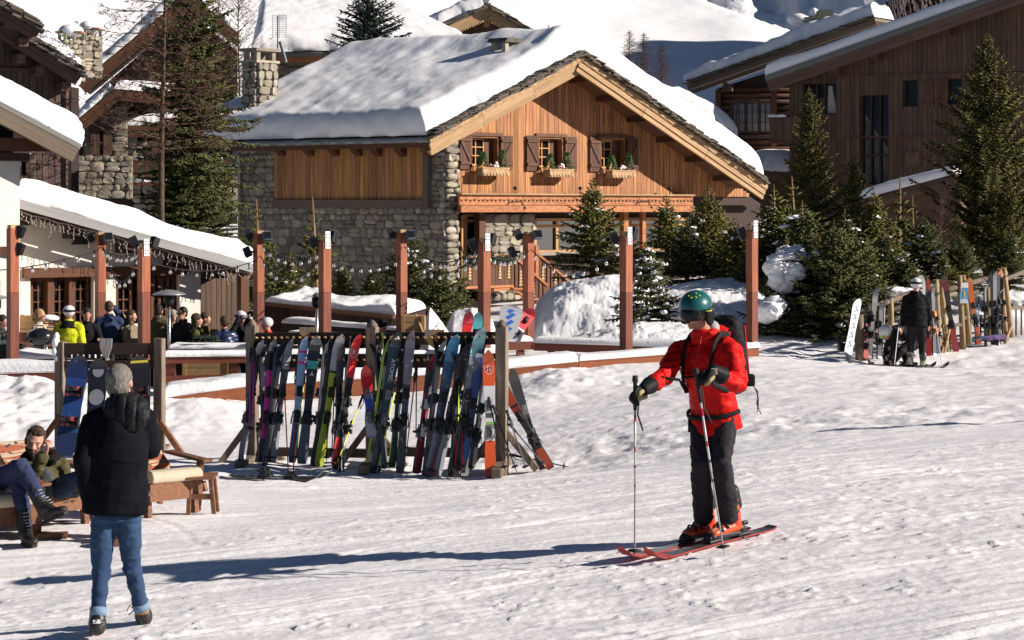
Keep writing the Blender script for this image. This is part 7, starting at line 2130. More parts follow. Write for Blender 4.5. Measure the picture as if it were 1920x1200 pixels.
def head_shapes(mb,c,rot,s=1.0,ears=True):
 """skull, jaw, nose, brow, cheeks, chin, lips and ears; the face looks along local -y"""
 def at(x,y,z):return Vector(c)+rot@Vector((x*s,y*s,z*s))
 mb.ball(at(0,.012,.025),(.077*s,.098*s,.093*s),16,12,rot)
 mb.ball(at(0,-.018,-.045),(.060*s,.072*s,.075*s),14,10,rot)
 mb.ball(at(0,-.062,-.092),(.028*s,.026*s,.024*s),10,8,rot)
 mb.ball(at(0,-.072,.022),(.056*s,.020*s,.013*s),12,8,rot)
 limb(mb,[at(0,-.084,.012),at(0,-.106,-.026)],[.011*s,.0165*s],8)
 for x in(-.013,.013):mb.ball(at(x,-.096,-.031),.010*s,8,6)
 for x in(-.042,.042):mb.ball(at(x,-.060,-.022),(.022*s,.022*s,.02*s),10,8,rot)
 mb.ball(at(0,-.088,-.054),(.022*s,.010*s,.0055*s),10,6,rot);mb.ball(at(0,-.086,-.066),(.019*s,.010*s,.0065*s),10,6,rot)
 if ears:
  for x in(-.078,.078):mb.ball(at(x,.012,-.012),(.012*s,.022*s,.034*s),10,8,rot)
def hand_shapes(mb,w,d,palm_n,side,s=1.0,curl=.9,thumb=True,spread=.12,fat=1.0):
 """palm and five fingers: w wrist, d direction of the fingers, palm_n out of the palm, side towards the thumb"""
 d=Vector(d).normalized();pn=Vector(palm_n);pn=(pn-d*pn.dot(d)).normalized();sd=Vector(side);sd=(sd-d*sd.dot(d)-pn*sd.dot(pn)).normalized()
 w=Vector(w)
 limb(mb,[w,w+d*.05*s,w+d*.088*s],[.026*s*fat,.040*s,.040*s],10,up=pn,ry=[.022*s*fat,.017*s*fat,.015*s*fat])
 for k,(o,L) in enumerate(((.030,.070),(.011,.078),(-.009,.073),(-.028,.058))):
  p=w+d*.085*s+sd*o*s;dd=(d+sd*o*spread*20*.1).normalized();pts=[p]
  ang=0
  for j,f in enumerate((.45,.32,.25)):
   ang+=curl*(.55 if j==0 else.75)
   v=dd*math.cos(ang)+pn*math.sin(ang);pts.append(pts[-1]+v*L*f*s)
  limb(mb,pts,[.0098*s*fat,.0095*s*fat,.0088*s*fat,.0075*s*fat],8)
 if thumb:
  p=w+d*.030*s+sd*.030*s;q=p+(d*.55+sd*.75+pn*.35).normalized()*.038*s;r=q+(d*.85+sd*.05+pn*.6).normalized()*.030*s;t=r+(d*.7-sd*.35+pn*.6).normalized()*.024*s
  limb(mb,[p,q,r,t],[.014*s*fat,.0125*s*fat,.0105*s*fat,.0085*s*fat],8)
def rot_to(face,up=(0,0,1),tilt=0.0):
 """rotation whose -y looks along face"""
 y=-Vector(face).normalized();u=Vector(up);x=y.cross(u).normalized();z=x.cross(y)
 return Matrix((x,y,z)).transposed()@Matrix.Rotation(tilt,3,'Y')
def hair_cap(mb,c,rot,s=1.0,front=-.045,low=-.03,thick=.012,full=1.0):
 def at(x,y,z):return Vector(c)+rot@Vector((x*s,y*s,z*s))
 mb.ball(at(0,.024,.040),(.083*s,.098*s,.090*s*full),16,12,rot)
 mb.ball(at(0,.052,-.005),(.078*s,.068*s,.080*s),14,10,rot)
class Person:
 def __init__(self,label,loc,group=None):
  self.o=thing('person',label,'person',tuple(loc),group)
 def figure(self,J,s=1.0,voxel=.011,skin=SKIN,hands=True,hspec=None,slim=1.0):
  """the whole body as one surface through the joints J"""
  mb=MB();J={k:Vector(v) for k,v in J.items()};self.J=J
  fw=J['face'].normalized();self.rot=rot_to(J['face'],J.get('up',Vector((0,0,1))))
  ch=J['chest'];pe=J['pelvis'];nk=J['neck']
  right=(J['shR']-J['shL']).normalized();axis=(nk-pe).normalized();f=right.cross(axis).normalized()
  hr=(J['hipR']-J['hipL']).normalized();hf=hr.cross(axis).normalized()
  loft(mb,[(pe-axis*.05*s,hr,hf,.08*s,.07*s),(pe,hr,hf,.13*s*slim,.095*s),(pe.lerp(ch,.5),(hr+right).normalized(),f,.13*s*slim,.095*s),(ch,right,f,.16*s*slim,.115*s),(ch.lerp(nk,.6),right,f,.14*s,.095*s),(nk,right,f,.055*s,.058*s)])
  limb(mb,[ch.lerp(nk,.7),nk,J['head']+self.rot@Vector((0,.015,-.06))*s],[.062*s,.056*s,.054*s],12)
  head_shapes(mb,J['head'],self.rot,s)
  for q in 'RL':
   limb(mb,[J['sh'+q].lerp(nk,.25),J['sh'+q],J['el'+q],J['wr'+q]],[.048*s,.046*s,.036*s,.026*s])
   limb(mb,[J['hip'+q].lerp(pe,.2),J['kn'+q],J['an'+q]],[.066*s,.046*s,.034*s])
   limb(mb,[J['an'+q],J['an'+q].lerp(J['to'+q],.4)-UP*.03*s,J['to'+q]],[.04*s,.042*s,.034*s])
   if hands and hspec and q in hspec:hand_shapes(mb,J['wr'+q],*hspec[q],s=s)
   elif hands:
    d=(J['wr'+q]-J['el'+q]).normalized();hand_shapes(mb,J['wr'+q],d,f if abs(d.z)>.6 else-UP,UP if abs(d.z)<.6 else f,s=s,curl=.5)
  self.body=fused('body',mb,voxel,skin,self.o,2)
  return self.body
 def jacket(self,m,s=1.0,hem=.12,voxel=.012,fat=1.0,wrinkle=.008,hood=False,collar=True,sleeve=1.0,seed=1,name='jacket',quilt=None,hemw=1.0,elbow_bulge=1.0,wf=9.0,sides='RL',smooth=2):
  J=self.J;mb=MB();ch,pe,nk=J['chest'],J['pelvis'],J['neck']
  right=(J['shR']-J['shL']).normalized();axis=(nk-pe).normalized();f=right.cross(axis).normalized()
  hr=(J['hipR']-J['hipL']).normalized();hf=hr.cross(axis).normalized();mid=pe.lerp(ch,.5)
  sw=(J['shR']-J['shL']).length/2
  hd=J.get('hemdir',-axis)
  R_=[(pe+hd*(hem+.012)*s,hr,hf,.165*fat*s*hemw,.125*fat*s*hemw),(pe+hd*hem*s,hr,hf,.188*fat*s*hemw,.145*fat*s*hemw),(pe,hr,hf,.185*fat*s,.145*fat*s),(mid,(hr+right).normalized(),f,.172*fat*s,.135*fat*s),(ch,right,f,(sw*.62+.075)*fat*s,.15*fat*s),(ch.lerp(nk,.50),right,f,(sw*.60+.03)*s*fat,.125*fat*s),(ch.lerp(nk,.78),right,f,(sw*.42+.03)*s*fat,.105*s),(nk-axis*.01*s,right,f,.078*s,.078*s)]
  if collar:R_+=[(nk+axis*.045*s,right,f,.076*s,.078*s)]
  loft(mb,R_)
  for q in sides:
   a,b,c=J['sh'+q],J['el'+q],J['wr'+q]
   limb(mb,[a.lerp(ch.lerp(nk,.6),.35),a-axis*.012*s,a.lerp(b,.5),b,b.lerp(c,.5),b.lerp(c,sleeve)],[.080*fat*s,.078*fat*s,.070*fat*s,.066*fat*s*elbow_bulge,.058*fat*s,.050*fat*s],14)
  if hood:
   c=nk-f*.10*s+axis*.01*s
   mb.ball(c,(.135*s,.085*s,.075*s),14,10,rot_to(f));mb.ball(c-axis*.06*s-f*.01*s,(.11*s,.06*s,.08*s),14,10,rot_to(f))
   for x in(-1,1):mb.ball(nk+right*x*.075*s-f*.03*s+axis*.012*s,(.05*s,.07*s,.055*s),10,8,rot_to(f))
  return fused(name,mb,voxel,m,self.o,smooth,wrinkle,wf,seed,quilt=quilt)
 def trousers(self,m,s=1.0,voxel=.012,fat=1.0,wrinkle=.008,end=.97,flare=1.0,seed=2,waist=True,wf=10.0):
  J=self.J;mb=MB();pe=J['pelvis'];axis=(J['neck']-pe).normalized();hr=(J['hipR']-J['hipL']).normalized();hf=hr.cross(axis).normalized()
  if waist:loft(mb,[(pe-axis*.09*s,hr,hf,.13*s,.11*s),(pe-axis*.02*s,hr,hf,.172*fat*s,.132*fat*s),(pe+axis*.09*s,hr,hf,.158*fat*s,.122*s)])
  for q in 'RL':
   h,k,a=J['hip'+q],J['kn'+q],J['an'+q];e=k.lerp(a,end)
   limb(mb,[h.lerp(pe,.15),h.lerp(k,.5),k,k.lerp(e,.45),e],[.108*fat*s,.092*fat*s,.073*fat*s,.070*fat*s*(1+(flare-1)*.5),.060*fat*s*flare],14)
  return fused('trousers',mb,voxel,m,self.o,2,wrinkle,wf,seed)
 def hair(self,m,s=1.0,full=1.0,extra=None,voxel=.010,wr=.006):
  mb=MB();hair_cap(mb,self.J['head'],self.rot,s,full=full)
  if extra:
   for c,r in extra:mb.ball(self.J['head']+self.rot@Vector(c)*s,tuple(q*s for q in r),12,8,self.rot)
  return fused('hair',mb,voxel,m,self.o,1,wr,30,4)
 def eyes(self,s=1.0,brow=None):
  for x in(-.032,.032):
   mb=MB();mb.ball(self.J['head']+self.rot@Vector((x*s,-.077*s,.004*s)),(.012*s,.008*s,.006*s),8,6,self.rot);mb.build('eye',EYE,self.o)
   if brow:
    mb=MB();limb(mb,[self.J['head']+self.rot@Vector((x*.5*s,-.090*s,.024*s)),self.J['head']+self.rot@Vector((x*1.5*s,-.080*s,.026*s))],[.006*s,.004*s],6);mb.build('eyebrow',brow,self.o)
 def boots(self,m,s=1.0,kind='shoe',voxel=.009,sole=None,which='RL',high=.10):
  for q in which:
   a,t=self.J['an'+q],self.J['to'+q];kn=self.J['kn'+q];up=(kn-a).normalized();d=(t-a);d=d-up*d.dot(up)*.6
   mb=MB();heel=a-d.normalized()*.045*s+(t-a).dot(up)*up*.8
   fd=(t-heel).normalized();fu=fd.cross(up).cross(fd).normalized();sd=fd.cross(fu)
   limb(mb,[heel+fd*.035*s+fu*.025*s,heel.lerp(t,.55)+fu*.022*s,t+fu*.016*s],[.042*s,.046*s,.042*s],12,up=fu,ry=[.045*s,.038*s,.030*s])
   limb(mb,[a-up*.03*s,a+up*high*s],[.052*s,.054*s],12)
   limb(mb,[a,heel.lerp(t,.6)+fu*.03*s],[.05*s,.034*s],12)
   b=fused('boot',mb,voxel,m,self.o,2)
   sm=MB();z=-.026*s
   pts=[heel-fd*.012*s+sd*.032*s,heel.lerp(t,.5)+sd*.034*s,heel.lerp(t,.8)+sd*.044*s,t+fd*.03*s+sd*.02*s,t+fd*.03*s-sd*.02*s,heel.lerp(t,.8)-sd*.044*s,heel.lerp(t,.5)-sd*.034*s,heel-fd*.012*s-sd*.032*s]
   sm.prism([p+fu*z for p in pts],fu*.024*s);so=sm.build('sole',sole or RUBBER,b);bevel(so,.004)
def gnd(x,y):return float(ground_surface(np.array([float(x)]),np.array([float(y)]))[0])
def skier():
 Y=14.35
 tipF,tailF=P(1180,1024,13.95),P(1432,984,15.0)
 def ongr(x,y):return Vector((x,y,gnd(x,y)+.012))
 d=Vector((tipF.x-tailF.x,tipF.y-tailF.y,0)).normalized();sd=Vector((-d.y,d.x,0))
 if sd.y>0:sd=-sd
 mid=P(1314,1006,14.42)
 L=1.44
 feet=[]
 RS=bands('red_ski_top',[(0,(.03,.03,.034)),(.55,(.06,.055,.055)),(.9,(.10,.09,.09)),(1.18,(.50,.06,.05))],blotch=(.4,.4,.42),bl=(.62,.68))
 z0=(gnd(mid.x,mid.y)+gnd(mid.x+.3,mid.y))/2
 for k,lb in((0,'far red tipped ski under the skier in the red jacket'),(1,'near red tipped ski under the skier in the red jacket')):
  c=Vector((mid.x,mid.y,0))+sd*(.22*k)+d*(-.04*k)
  a,b=c-d*.54,c+d*.90
  za,zb=gnd(a.x,a.y)+.03,gnd(b.x-d.x*.2,b.y-d.y*.2)+.03
  a.z,b.z=za,zb
  o=thing('ski',lb,'ski',(0,0,0),'skis worn by the red skier')
  s=link('ski',ski_mesh(L,RS,.056,.04,.064,base=mat('red_ski_base',(.55,.08,.06),rough=.4),edge=mat('red_ski_edge',(.26,.035,.03),rough=.4)),o)
  binding(s,.54,BLACK,EDGE,0,1.1)
  o.matrix_basis=axis_matrix(a,b,0,(0,0,1))
  f=a.lerp(b,.54/1.44);feet.append((f,(b-a).normalized()))
 p=Person('person on skis in a red jacket, teal helmet and black goggles',(mid.x,mid.y,z0))
 J={}
 J['face']=Vector((-.60,-.78,-.15))
 J['head']=P(1303,586,14.22);J['neck']=P(1327,632,14.33)
 J['chest']=P(1326,690,14.36);J['pelvis']=P(1340,775,14.45)
 J['shR']=P(1275,656,14.44);J['shL']=P(1372,654,14.18)
 J['elR']=P(1247,703,14.22);J['wrR']=P(1212,727,13.98)
 J['elL']=P(1383,722,13.98);J['wrL']=P(1343,698,13.84)
 J['hipR']=P(1317,785,14.55);J['hipL']=P(1362,785,14.38)
 for q,(f,dd),kx in(('R',feet[0],1314),('L',feet[1],1352)):
  J['an'+q]=f+Vector((0,0,.135))-dd*.03;J['to'+q]=f+dd*.16+UP*.07
  J['kn'+q]=P(kx,868,14.22+(.0 if q=='R' else-.05))
 J['hemdir']=Vector((0.02,0,-1))
 pole_dir=(P(1190,1020,13.9)-P(1192,735,13.75)).normalized()
 p.figure(J,1.0,.011,TAN,hands=False)
 RJ=cloth('red_shell',(.55,.012,.010),(.50,.010,.009),rough=.55,bump=.15)
 p.jacket(RJ,1.0,hem=.115,voxel=.009,fat=1.06,wrinkle=.018,collar=True,sleeve=.84,seed=11,hemw=1.16,wf=7)
 mb=MB();nk=J['neck']
 loft(mb,[(nk-UP*.05,Vector((1,0,0)),Vector((0,1,0)),.125,.115),(nk+Vector((-.02,-.03,.03)),Vector((1,0,0)),Vector((0,1,0)),.112,.105),(nk+Vector((-.02,-.035,.06)),Vector((1,0,0)),Vector((0,1,0)),.098,.092)])
 mb.ball(nk+Vector((.10,.08,.03)),(.09,.08,.07),12,8)
 fused('hood_collar',mb,.010,RJ,p.o,2,.014,12,5)
 mb=MB();mb.ball(nk+Vector((.035,.02,.07)),(.058,.065,.055),12,8);fused('neck_gaiter',mb,.012,cloth('grey_fleece',(.38,.38,.38)),p.o,1)
 TR=cloth('black_ski_trousers',(.030,.027,.031),(.021,.019,.023),rough=.7,bump=.15)
 p.trousers(TR,1.0,.010,1.0,.011,.92,1.28,12,wf=8)
 h,rt=J['head'],p.rot
 def at(x,y,z):return h+rt@Vector((x,y,z))
 HM=mat('teal_helmet',(.008,.095,.095),(.006,.075,.08),rough=.35,coat=.3,ns=4)
 mb=MB();n,k=28,18;mb.ball((0,0,0),1,n,k);V=np.array(mb.V)
 V=V*np.array((.118,.138,.120))+np.array((0,.018,.045))
 keep_z=-.02
 V[:,2]=np.where(V[:,2]<keep_z+.03,np.maximum(V[:,2],keep_z+.05-(V[:,1]>.0)*.06),V[:,2])
 V=[h+rt@Vector(v) for v in V]
 hm=mesh('helmet',V,mb.F,HM,p.o,True)
 mb=MB()
 for x in(-.108,.108):mb.ball(at(x,.028,-.035),(.022,.060,.068),12,10,rt)
 mb.ball(at(0,.095,-.03),(.10,.05,.06),14,10,rt)
 fused('ear_padding',mb,.010,cloth('black_padding',(.014,.014,.015)),hm,2)
 YL_=mat('helmet_yellow',(.42,.46,.03),rough=.4)
 mb=MB()
 for x,y,z,a in((.03,-.082,.128,.010),(.055,-.06,.128,.012),(.068,-.03,.135,.011),(.04,-.03,.152,.009),(.005,-.075,.140,.006)):mb.ball(at(x,y,z),(a,a,.006),8,5,rt)
 mb.build('helmet_print',YL_,hm)
 mb=MB()
 for x0,x1,z in((.030,.075,.062),(-.075,-.03,.062)):
  mb.tube([at(x0,-.112+abs(x0)*.25,z),at((x0+x1)/2,-.112+abs(x0+x1)/2*.34,z+.012),at(x1,-.112+abs(x1)*.42,z)],.004,6);mb.tube([at(x0,-.112+abs(x0)*.25,z),at((x0+x1)/2,-.112+abs(x0+x1)/2*.34,z-.008),at(x1,-.112+abs(x1)*.42,z)],.004,6)
 mb.tube([at(.118,-.03,.02),at(.124,.03,.012),at(.108,.085,.01)],.005,6)
 mb.build('vent_rim',YL_,hm)
 mb=MB();V=[];F=[]
 N,K=16,8
 for j in range(K+1):
  for i in range(N+1):
   a=(i/N-.5)*2.2;z=(j/K-.5)*.086
   w=1-.10*(2*j/K-1)**2
   V.append(at(math.sin(a)*.104*w,-.012-math.cos(a)*.122*w,-.000+z*1.0-(.012 if abs(a)<.25 and j==0 else 0)))
 for j in range(K):
  for i in range(N):F.append((j*(N+1)+i,j*(N+1)+i+1,(j+1)*(N+1)+i+1,(j+1)*(N+1)+i))
 b0=len(V);V+=[v-rt@Vector((0,-.02,0)) for v in V]
 F+=[tuple(b0+q for q in reversed(f)) for f in F]
 per=list(range(N+1))+[j*(N+1)+N for j in range(1,K+1)]+[K*(N+1)+i for i in range(N-1,-1,-1)]+[j*(N+1) for j in range(K-1,0,-1)]
 for q in range(len(per)):r=(q+1)%len(per);F.append((per[r],per[q],b0+per[q],b0+per[r]))
 gg=mesh('goggles',V,F,mat('goggle_lens',(.010,.010,.011),rough=.22,spec=.25),p.o,True)
 mb=MB();mb.tube([at(-.112,.0,.014),at(-.122,.05,.02),at(-.09,.12,.02),at(0,.155,.02),at(.09,.12,.02),at(.122,.05,.02),at(.112,0,.014)],.006,6,ry=.02);mb.build('goggle_strap',BLACK,gg)
 GB=cloth('black_glove',(.014,.014,.015),rough=.55);GT=cloth('tan_glove_palm',(.34,.27,.14),rough=.65)
 def glove(q,d,pn,sd_,wr):
  w=J['wr'+q];mb=MB();hand_shapes(mb,w+Vector(d).normalized()*.02,d,pn,sd_,1.12,1.15,fat=1.75)
  e=J['el'+q];ax=(w-e).normalized();limb(mb,[w-ax*.055,w+ax*.03],[.067,.050],12)
  g=fused('glove',mb,.008,GB,p.o,2)
  mb=MB();dd=Vector(d).normalized();n_=Vector(pn);n_=(n_-dd*n_.dot(dd)).normalized();s2=Vector(sd_);s2=(s2-dd*s2.dot(dd)-n_*s2.dot(n_)).normalized()
  limb(mb,[w+dd*.05+n_*.034+s2*.03,w+dd*.09+n_*.055+s2*.045,w+dd*.11+n_*.075+s2*.02],[.020,.022,.018],10)
  limb(mb,[w+dd*.05+n_*.034-s2*.03,w+dd*.11+n_*.03+s2*.0],[.022,.022],10)
  fused('glove_palm',mb,.008,GT,g,1)
 glove('R',(-.75,-.25,-.55),(.25,-.75,-.45),(.15,-.65,.75),None)
 glove('L',(-.85,-.30,-.12),(-.05,-.35,-.95),(.30,-.90,.2),None)
 mb=MB();q=J['wrL']+Vector((-.02,-.062,.012));mb.box(q,(.045,.006,.045));mb.build('glove_badge',mat('tan_badge',(.45,.40,.3),rough=.6),p.o)
 BP=cloth('black_pack',(.018,.018,.019),rough=.65);RP=cloth('red_pack',(.38,.015,.018),rough=.6)
 rgt=(J['shR']-J['shL']).normalized();ax=(J['neck']-J['pelvis']).normalized();f=rgt.cross(ax).normalized()
 if f.y>0:f=-f
 bk=-f
 c=J['chest']+bk*.235+ax*.03-rgt*.055
 mb=MB()
 loft(mb,[(c-ax*.30,rgt,bk,.10,.06),(c-ax*.26,rgt,bk,.14,.10),(c,rgt,bk,.155,.115),(c+ax*.22,rgt,bk,.135,.10),(c+ax*.30,rgt,bk,.09,.06)])
 pk=fused('backpack',mb,.014,BP,p.o,2,.010,10,8)
 mb=MB()
 for s_ in(-.10,.06,.12):
  pts=[c+rgt*s_+bk*.112+ax*z for z in(-.2,-.05,.1,.2)];mb.tube(pts,.009,6,ry=.014)
 mb.build('pack_piping',RP,pk)
 mb=MB();mb.box(c-ax*.2-rgt*.17+bk*.0,(.07,.09,.09));bo=mb.build('side_pouch',BP,pk);bevel(bo,.015)
 mb=MB()
 for k in range(3):a=c-ax*(.22+.01*k)-rgt*(.18+.004*k);mb.tube([a,a+Vector((.03+.006*k,0,-.05)),a+Vector((.055-.012*k,.01,-.12-.01*k)),a+Vector((.05+.008*k*(-1)**k,0,-.20-.012*k))],.003,4)
 mb.build('loose_strap',BP,pk)
 def front(q,side,off=.165):return q+f*off
 for q,sg in(('R',1),('L',-1)):
  s0=J['sh'+q].lerp(J['neck'],.42)
  pts=[s0+bk*.12+ax*.03,s0+ax*.075,s0+f*.10+ax*.03,J['chest']+rgt*sg*.115+f*.16+ax*.05,J['chest']+rgt*sg*.13+f*.15-ax*.08,J['chest']+rgt*sg*.18+f*.04-ax*.16,J['chest']+rgt*sg*.17-f*.12-ax*.20]
  mb=MB();mb.tube(pts,.008,8,ry=.026,up=f);mb.build('shoulder_strap',BP,pk)
 mb=MB();a=J['chest']-rgt*.115+f*.172+ax*.0;b=J['chest']+rgt*.125+f*.172-ax*.02;mb.tube([a,(a+b)/2+f*.012,b],.008,6,ry=.016,up=f);mb.build('chest_strap',BP,pk)
 for z,r in((-.045,.185),):
  mb=MB();cc=J['pelvis']-ax*.0
  mb.tube([cc+rgt*.215*math.cos(t)+f*.185*math.sin(t)+ax*.02 for t in[math.pi*k/10 for k in range(11)]],.009,6,ry=.02);mb.build('hip_belt',BP,pk)
 mb=MB();a=J['elR'].lerp(J['wrR'],.35);mb.tube([a+Vector((.0,-.06,.02)),a+Vector((.15,-.03,.0)),J['chest']+rgt*.16+f*.12-ax*.10],.006,5,ry=.012);mb.build('dangling_strap',BP,pk)
 for sg in(1,-1):
  mb=MB();q=J['pelvis']+rgt*sg*.165+f*.10;mb.tube([q,q-UP*.11],.006,5,ry=.018,up=f);mb.build('hem_strap',BP,pk)
 mb=MB();a=J['neck']+Vector((-.06,-.14,.02));mb.tube([a,J['chest']+f*.178+ax*.05],.0035,5);mb.build('zip',mat('zip_red',(.3,.01,.01),rough=.4),p.o)
 OR=mat('orange_shell',(.62,.065,.018),rough=.35,coat=.3)
 for q,(ft,dd) in(('R',feet[0]),('L',feet[1])):
  s_=dd.cross(UP).normalized();b0=ft+UP*.045
  mb=MB();limb(mb,[b0-dd*.11+UP*.035,b0+dd*.02+UP*.035,b0+dd*.15+UP*.022],[.047,.05,.046],12,up=UP,ry=[.045,.045,.032])
  limb(mb,[b0-dd*.09+UP*.06,b0-dd*.045+UP*.25],[.056,.064],12)
  bt=fused('ski_boot',mb,.008,OR,p.o,2)
  mb=MB()
  for z,o in((.06,.10),(.075,.04)):
   c2=b0+dd*o+UP*z;mb.tube([c2-s_*.055-UP*.03,c2-s_*.03+UP*.012,c2+s_*.03+UP*.012,c2+s_*.055-UP*.03],.007,6,ry=.012,up=dd)
  for z in(.16,.22):
   c2=b0-dd*.06+UP*z;mb.tube([c2+s_*.066*math.cos(t)+dd*.066*math.sin(t) for t in[math.pi*k/8 for k in range(9)]],.007,6,ry=.014,up=UP)
  mb.build('buckle',BLACK,bt)
  mb=MB();limb(mb,[b0-dd*.085+UP*.20,b0-dd*.05+UP*.30],[.060,.062],12);mb.build('boot_liner',BLACK,bt,smooth=True)
  mb=MB();mb.box(b0+UP*-.012,(.07,.30,.03),math.atan2(dd.y,dd.x)-math.pi/2);so=mb.build('boot_sole',BLACK,bt);bevel(so,.006)
  mb=MB();mb.ball(b0+dd*.17+UP*-.002,(.045,.045,.035),12,8);mb.ball(b0-dd*.15+UP*.01,(.04,.05,.045),12,8);mb.build('toe_bumper',BLACK,bt)
 def rpole(t,b,lb):
  t,b=Vector(t),Vector(b);L=(t-b).length
  o=thing('ski_pole',lb,'ski pole',(0,0,0),'poles held by the red skier')
  m=bands('trek_pole',[(0,(.30,.29,.27)),(.52,(.03,.03,.03)),(.54,(.42,.42,.40)),(.66,(.05,.05,.05)),(.685,(.5,.5,.48)),(.78,(.4,.03,.04)),(.82,(.5,.5,.48)),(1.0,(.4,.03,.04)),(1.05,(.5,.5,.48)),(1.1,(.25,.04,.04))],rough=.3)
  mb=MB();mb.tube([(0,0,0),(0,0,.08),(0,0,.6),(0,0,.601),(0,0,L-.2)],[.003,.006,.0065,.008,.0085],8);mb.build('shaft',m,o,world=False)
  mb=MB();mb.tube([(0,0,L-.22),(0,0,L-.1),(0,0,L-.02),(0,0,L-.01),(0,0,L+.03)],[.014,.016,.016,.024,.02],10);mb.build('grip',RUBBER,o,world=False)
  mb=MB();mb.lathe((0,0,.06),[(.008,-.012),(.05,.0),(.052,.006),(.01,.016)],12);mb.build('basket',RUBBER,o,world=False)
  mb=MB();mb.tube([(.01,0,L-.06),(.05,.02,L-.16),(.04,.02,L-.26),(.09,.02,L-.38)],.005,5,ry=.010);mb.build('wrist_strap',RUBBER,o,world=False)
  o.matrix_basis=axis_matrix(b,t,.6)
 Yp=13.92
 b=P(1190,1020,13.95);b.z=gnd(b.x,b.y)
 rpole(P(1191,712,Yp),b,'silver and red ski pole in the far outstretched glove of the red skier')
 b=P(1358,1017,13.7);b.z=gnd(b.x,b.y)
 rpole(P(1305,698,13.78),b,'silver and red ski pole slanting before the legs of the red skier')
skier()
def coat_man():
 Y=12.4
 g=gnd(P(225,1190,Y).x,Y)
 p=Person('person with grey hair in a long dark coat and blue jeans walking away',P(225,1190,Y))
 J=dict(face=Vector((.16,1,.02)),head=P(225,716,12.42),neck=P(228,752,12.38),chest=P(222,835,12.36),pelvis=P(216,948,12.38),shL=P(176,788,12.38),shR=P(272,786,12.44),elL=P(158,868,12.26),wrL=P(170,936,12.36),elR=P(280,842,12.56),wrR=P(262,800,12.80),hipL=P(193,965,12.38),hipR=P(241,965,12.40),knL=P(190,1068,12.42),knR=P(246,1062,12.50),anL=P(183,1174,12.30),anR=P(268,1150,12.66),toL=P(178,1185,12.52),toR=P(272,1176,12.84),hemdir=Vector((0,0,-1)))
 J['toL'].z=gnd(J['toL'].x,12.5)+.035;J['anL'].z=J['toL'].z+.075
 p.figure(J,1.0,.011,SKIN)
 CO=cloth('navy_wool',(.0085,.009,.013),(.006,.0065,.009),rough=.95,bump=.5,bs=160,spec=.04)
 p.jacket(CO,1.0,hem=.04,voxel=.011,fat=1.13,wrinkle=.010,sleeve=1.0,seed=21,name='coat',hemw=1.0,wf=5)
 mb=MB();pts=[]
 for z in np.linspace(0,1,12):
  q=P(232-10*z,800+160*z,12.1);pts.append(q)
 nk=J['neck']
 mb=MB();X_,Y_=Vector((1,0,0)),Vector((0,1,0));loft(mb,[(nk+Vector((.012+.012*i,y,z)),X_,Y_,a,b) for i,(z,a,b,y) in enumerate(((.055,.080,.08,.0),(.04,.102,.095,-.01),(.0,.140,.10,-.03),(-.05,.152,.075,-.07),(-.105,.140,.050,-.10),(-.15,.108,.035,-.112),(-.18,.065,.028,-.115),(-.19,.03,.02,-.11)))],28)
 cx=nk.x
 fused('hood',mb,.009,cloth('black_nylon',(.012,.012,.014),rough=.55,bump=.1,spec=.15),p.o,2,.006,14,3,quilt=lambda V:-.010*np.exp(-(((V[:,0]-cx+.012)/.066+.5)%1-.5)**2/.012))
 mb=MB();h,rt=J['head'],p.rot
 def at(x,y,z):return h+rt@Vector((x,y,z))
 mb.ball(at(0,.020,.030),(.084,.100,.092),18,12,rt);mb.ball(at(0,.040,-.02),(.080,.074,.075),16,10,rt);mb.ball(at(0,.05,-.06),(.06,.05,.05),14,8,rt)
 fused('hair',mb,.007,mat('grey_hair',(.24,.22,.195),(.12,.11,.10),rough=.8,ns=30,det=6,scale=(3,3,.6),bump=1.0,bs=90,bdist=.01,c3=(.42,.25,.16),c3s=6.5,c3lo=.54,c3hi=.72),p.o,1,.004,60,7)
 JE=mat('blue_denim',(.014,.036,.088),(.030,.064,.13),rough=.85,ns=3.5,det=6,lo=.3,hi=.75,bump=.4,bs=140,bdist=.003,c3=(.015,.045,.11),c3s=4)
 p.trousers(JE,1.0,.010,.80,.012,.84,.92,22,wf=9)
 for q in 'LR':
  k,a=J['kn'+q],J['an'+q];e=k.lerp(a,.84);u=(k-a).normalized()
  mb=MB();mb.tube([e-u*.02,e+u*.035],.056,16,ry=.058);mb.build('turn_up',mat('pale_denim',(.16,.24,.34),rough=.85),p.o)
  mb=MB();mb.tube([a-u*.0,e],.05,14);mb.build('sock',mat('mustard_sock',(.36,.17,.04),rough=.9,bump=.6,ns=40,c2=(.3,.13,.03)),p.o)
 LB=mat('black_leather',(.014,.011,.010),rough=.38,spec=.5,bump=.3,bs=60,c2=(.022,.018,.016),ns=10)
 p.boots(LB,1.12,high=-.015,sole=mat('snowy_sole',(.03,.03,.03),(.6,.6,.6),rough=.8,ns=22,lo=.52,hi=.58))
 mb=MB();q=J['anR']+Vector((-.05,-.02,.03));mb.tube([q,q+Vector((-.03,-.02,.03)),q+Vector((-.05,-.02,-.01))],.004,5);mb.tube([q,q+Vector((-.035,-.03,-.03))],.004,5);mb.build('lace',RUBBER,p.o)
coat_man()
CUSH=mat('cream_cushion',(.56,.48,.36),(.48,.40,.29),rough=.9,ns=5,bump=.25,bs=60)
KIL=mat('kilim_cushion',(.34,.10,.05),(.48,.38,.26),rough=.9,scale=(2,22,22),ns=1.5,det=2,lo=.46,hi=.52,c3=(.06,.05,.06),c3s=14,c3lo=.6,c3hi=.63)
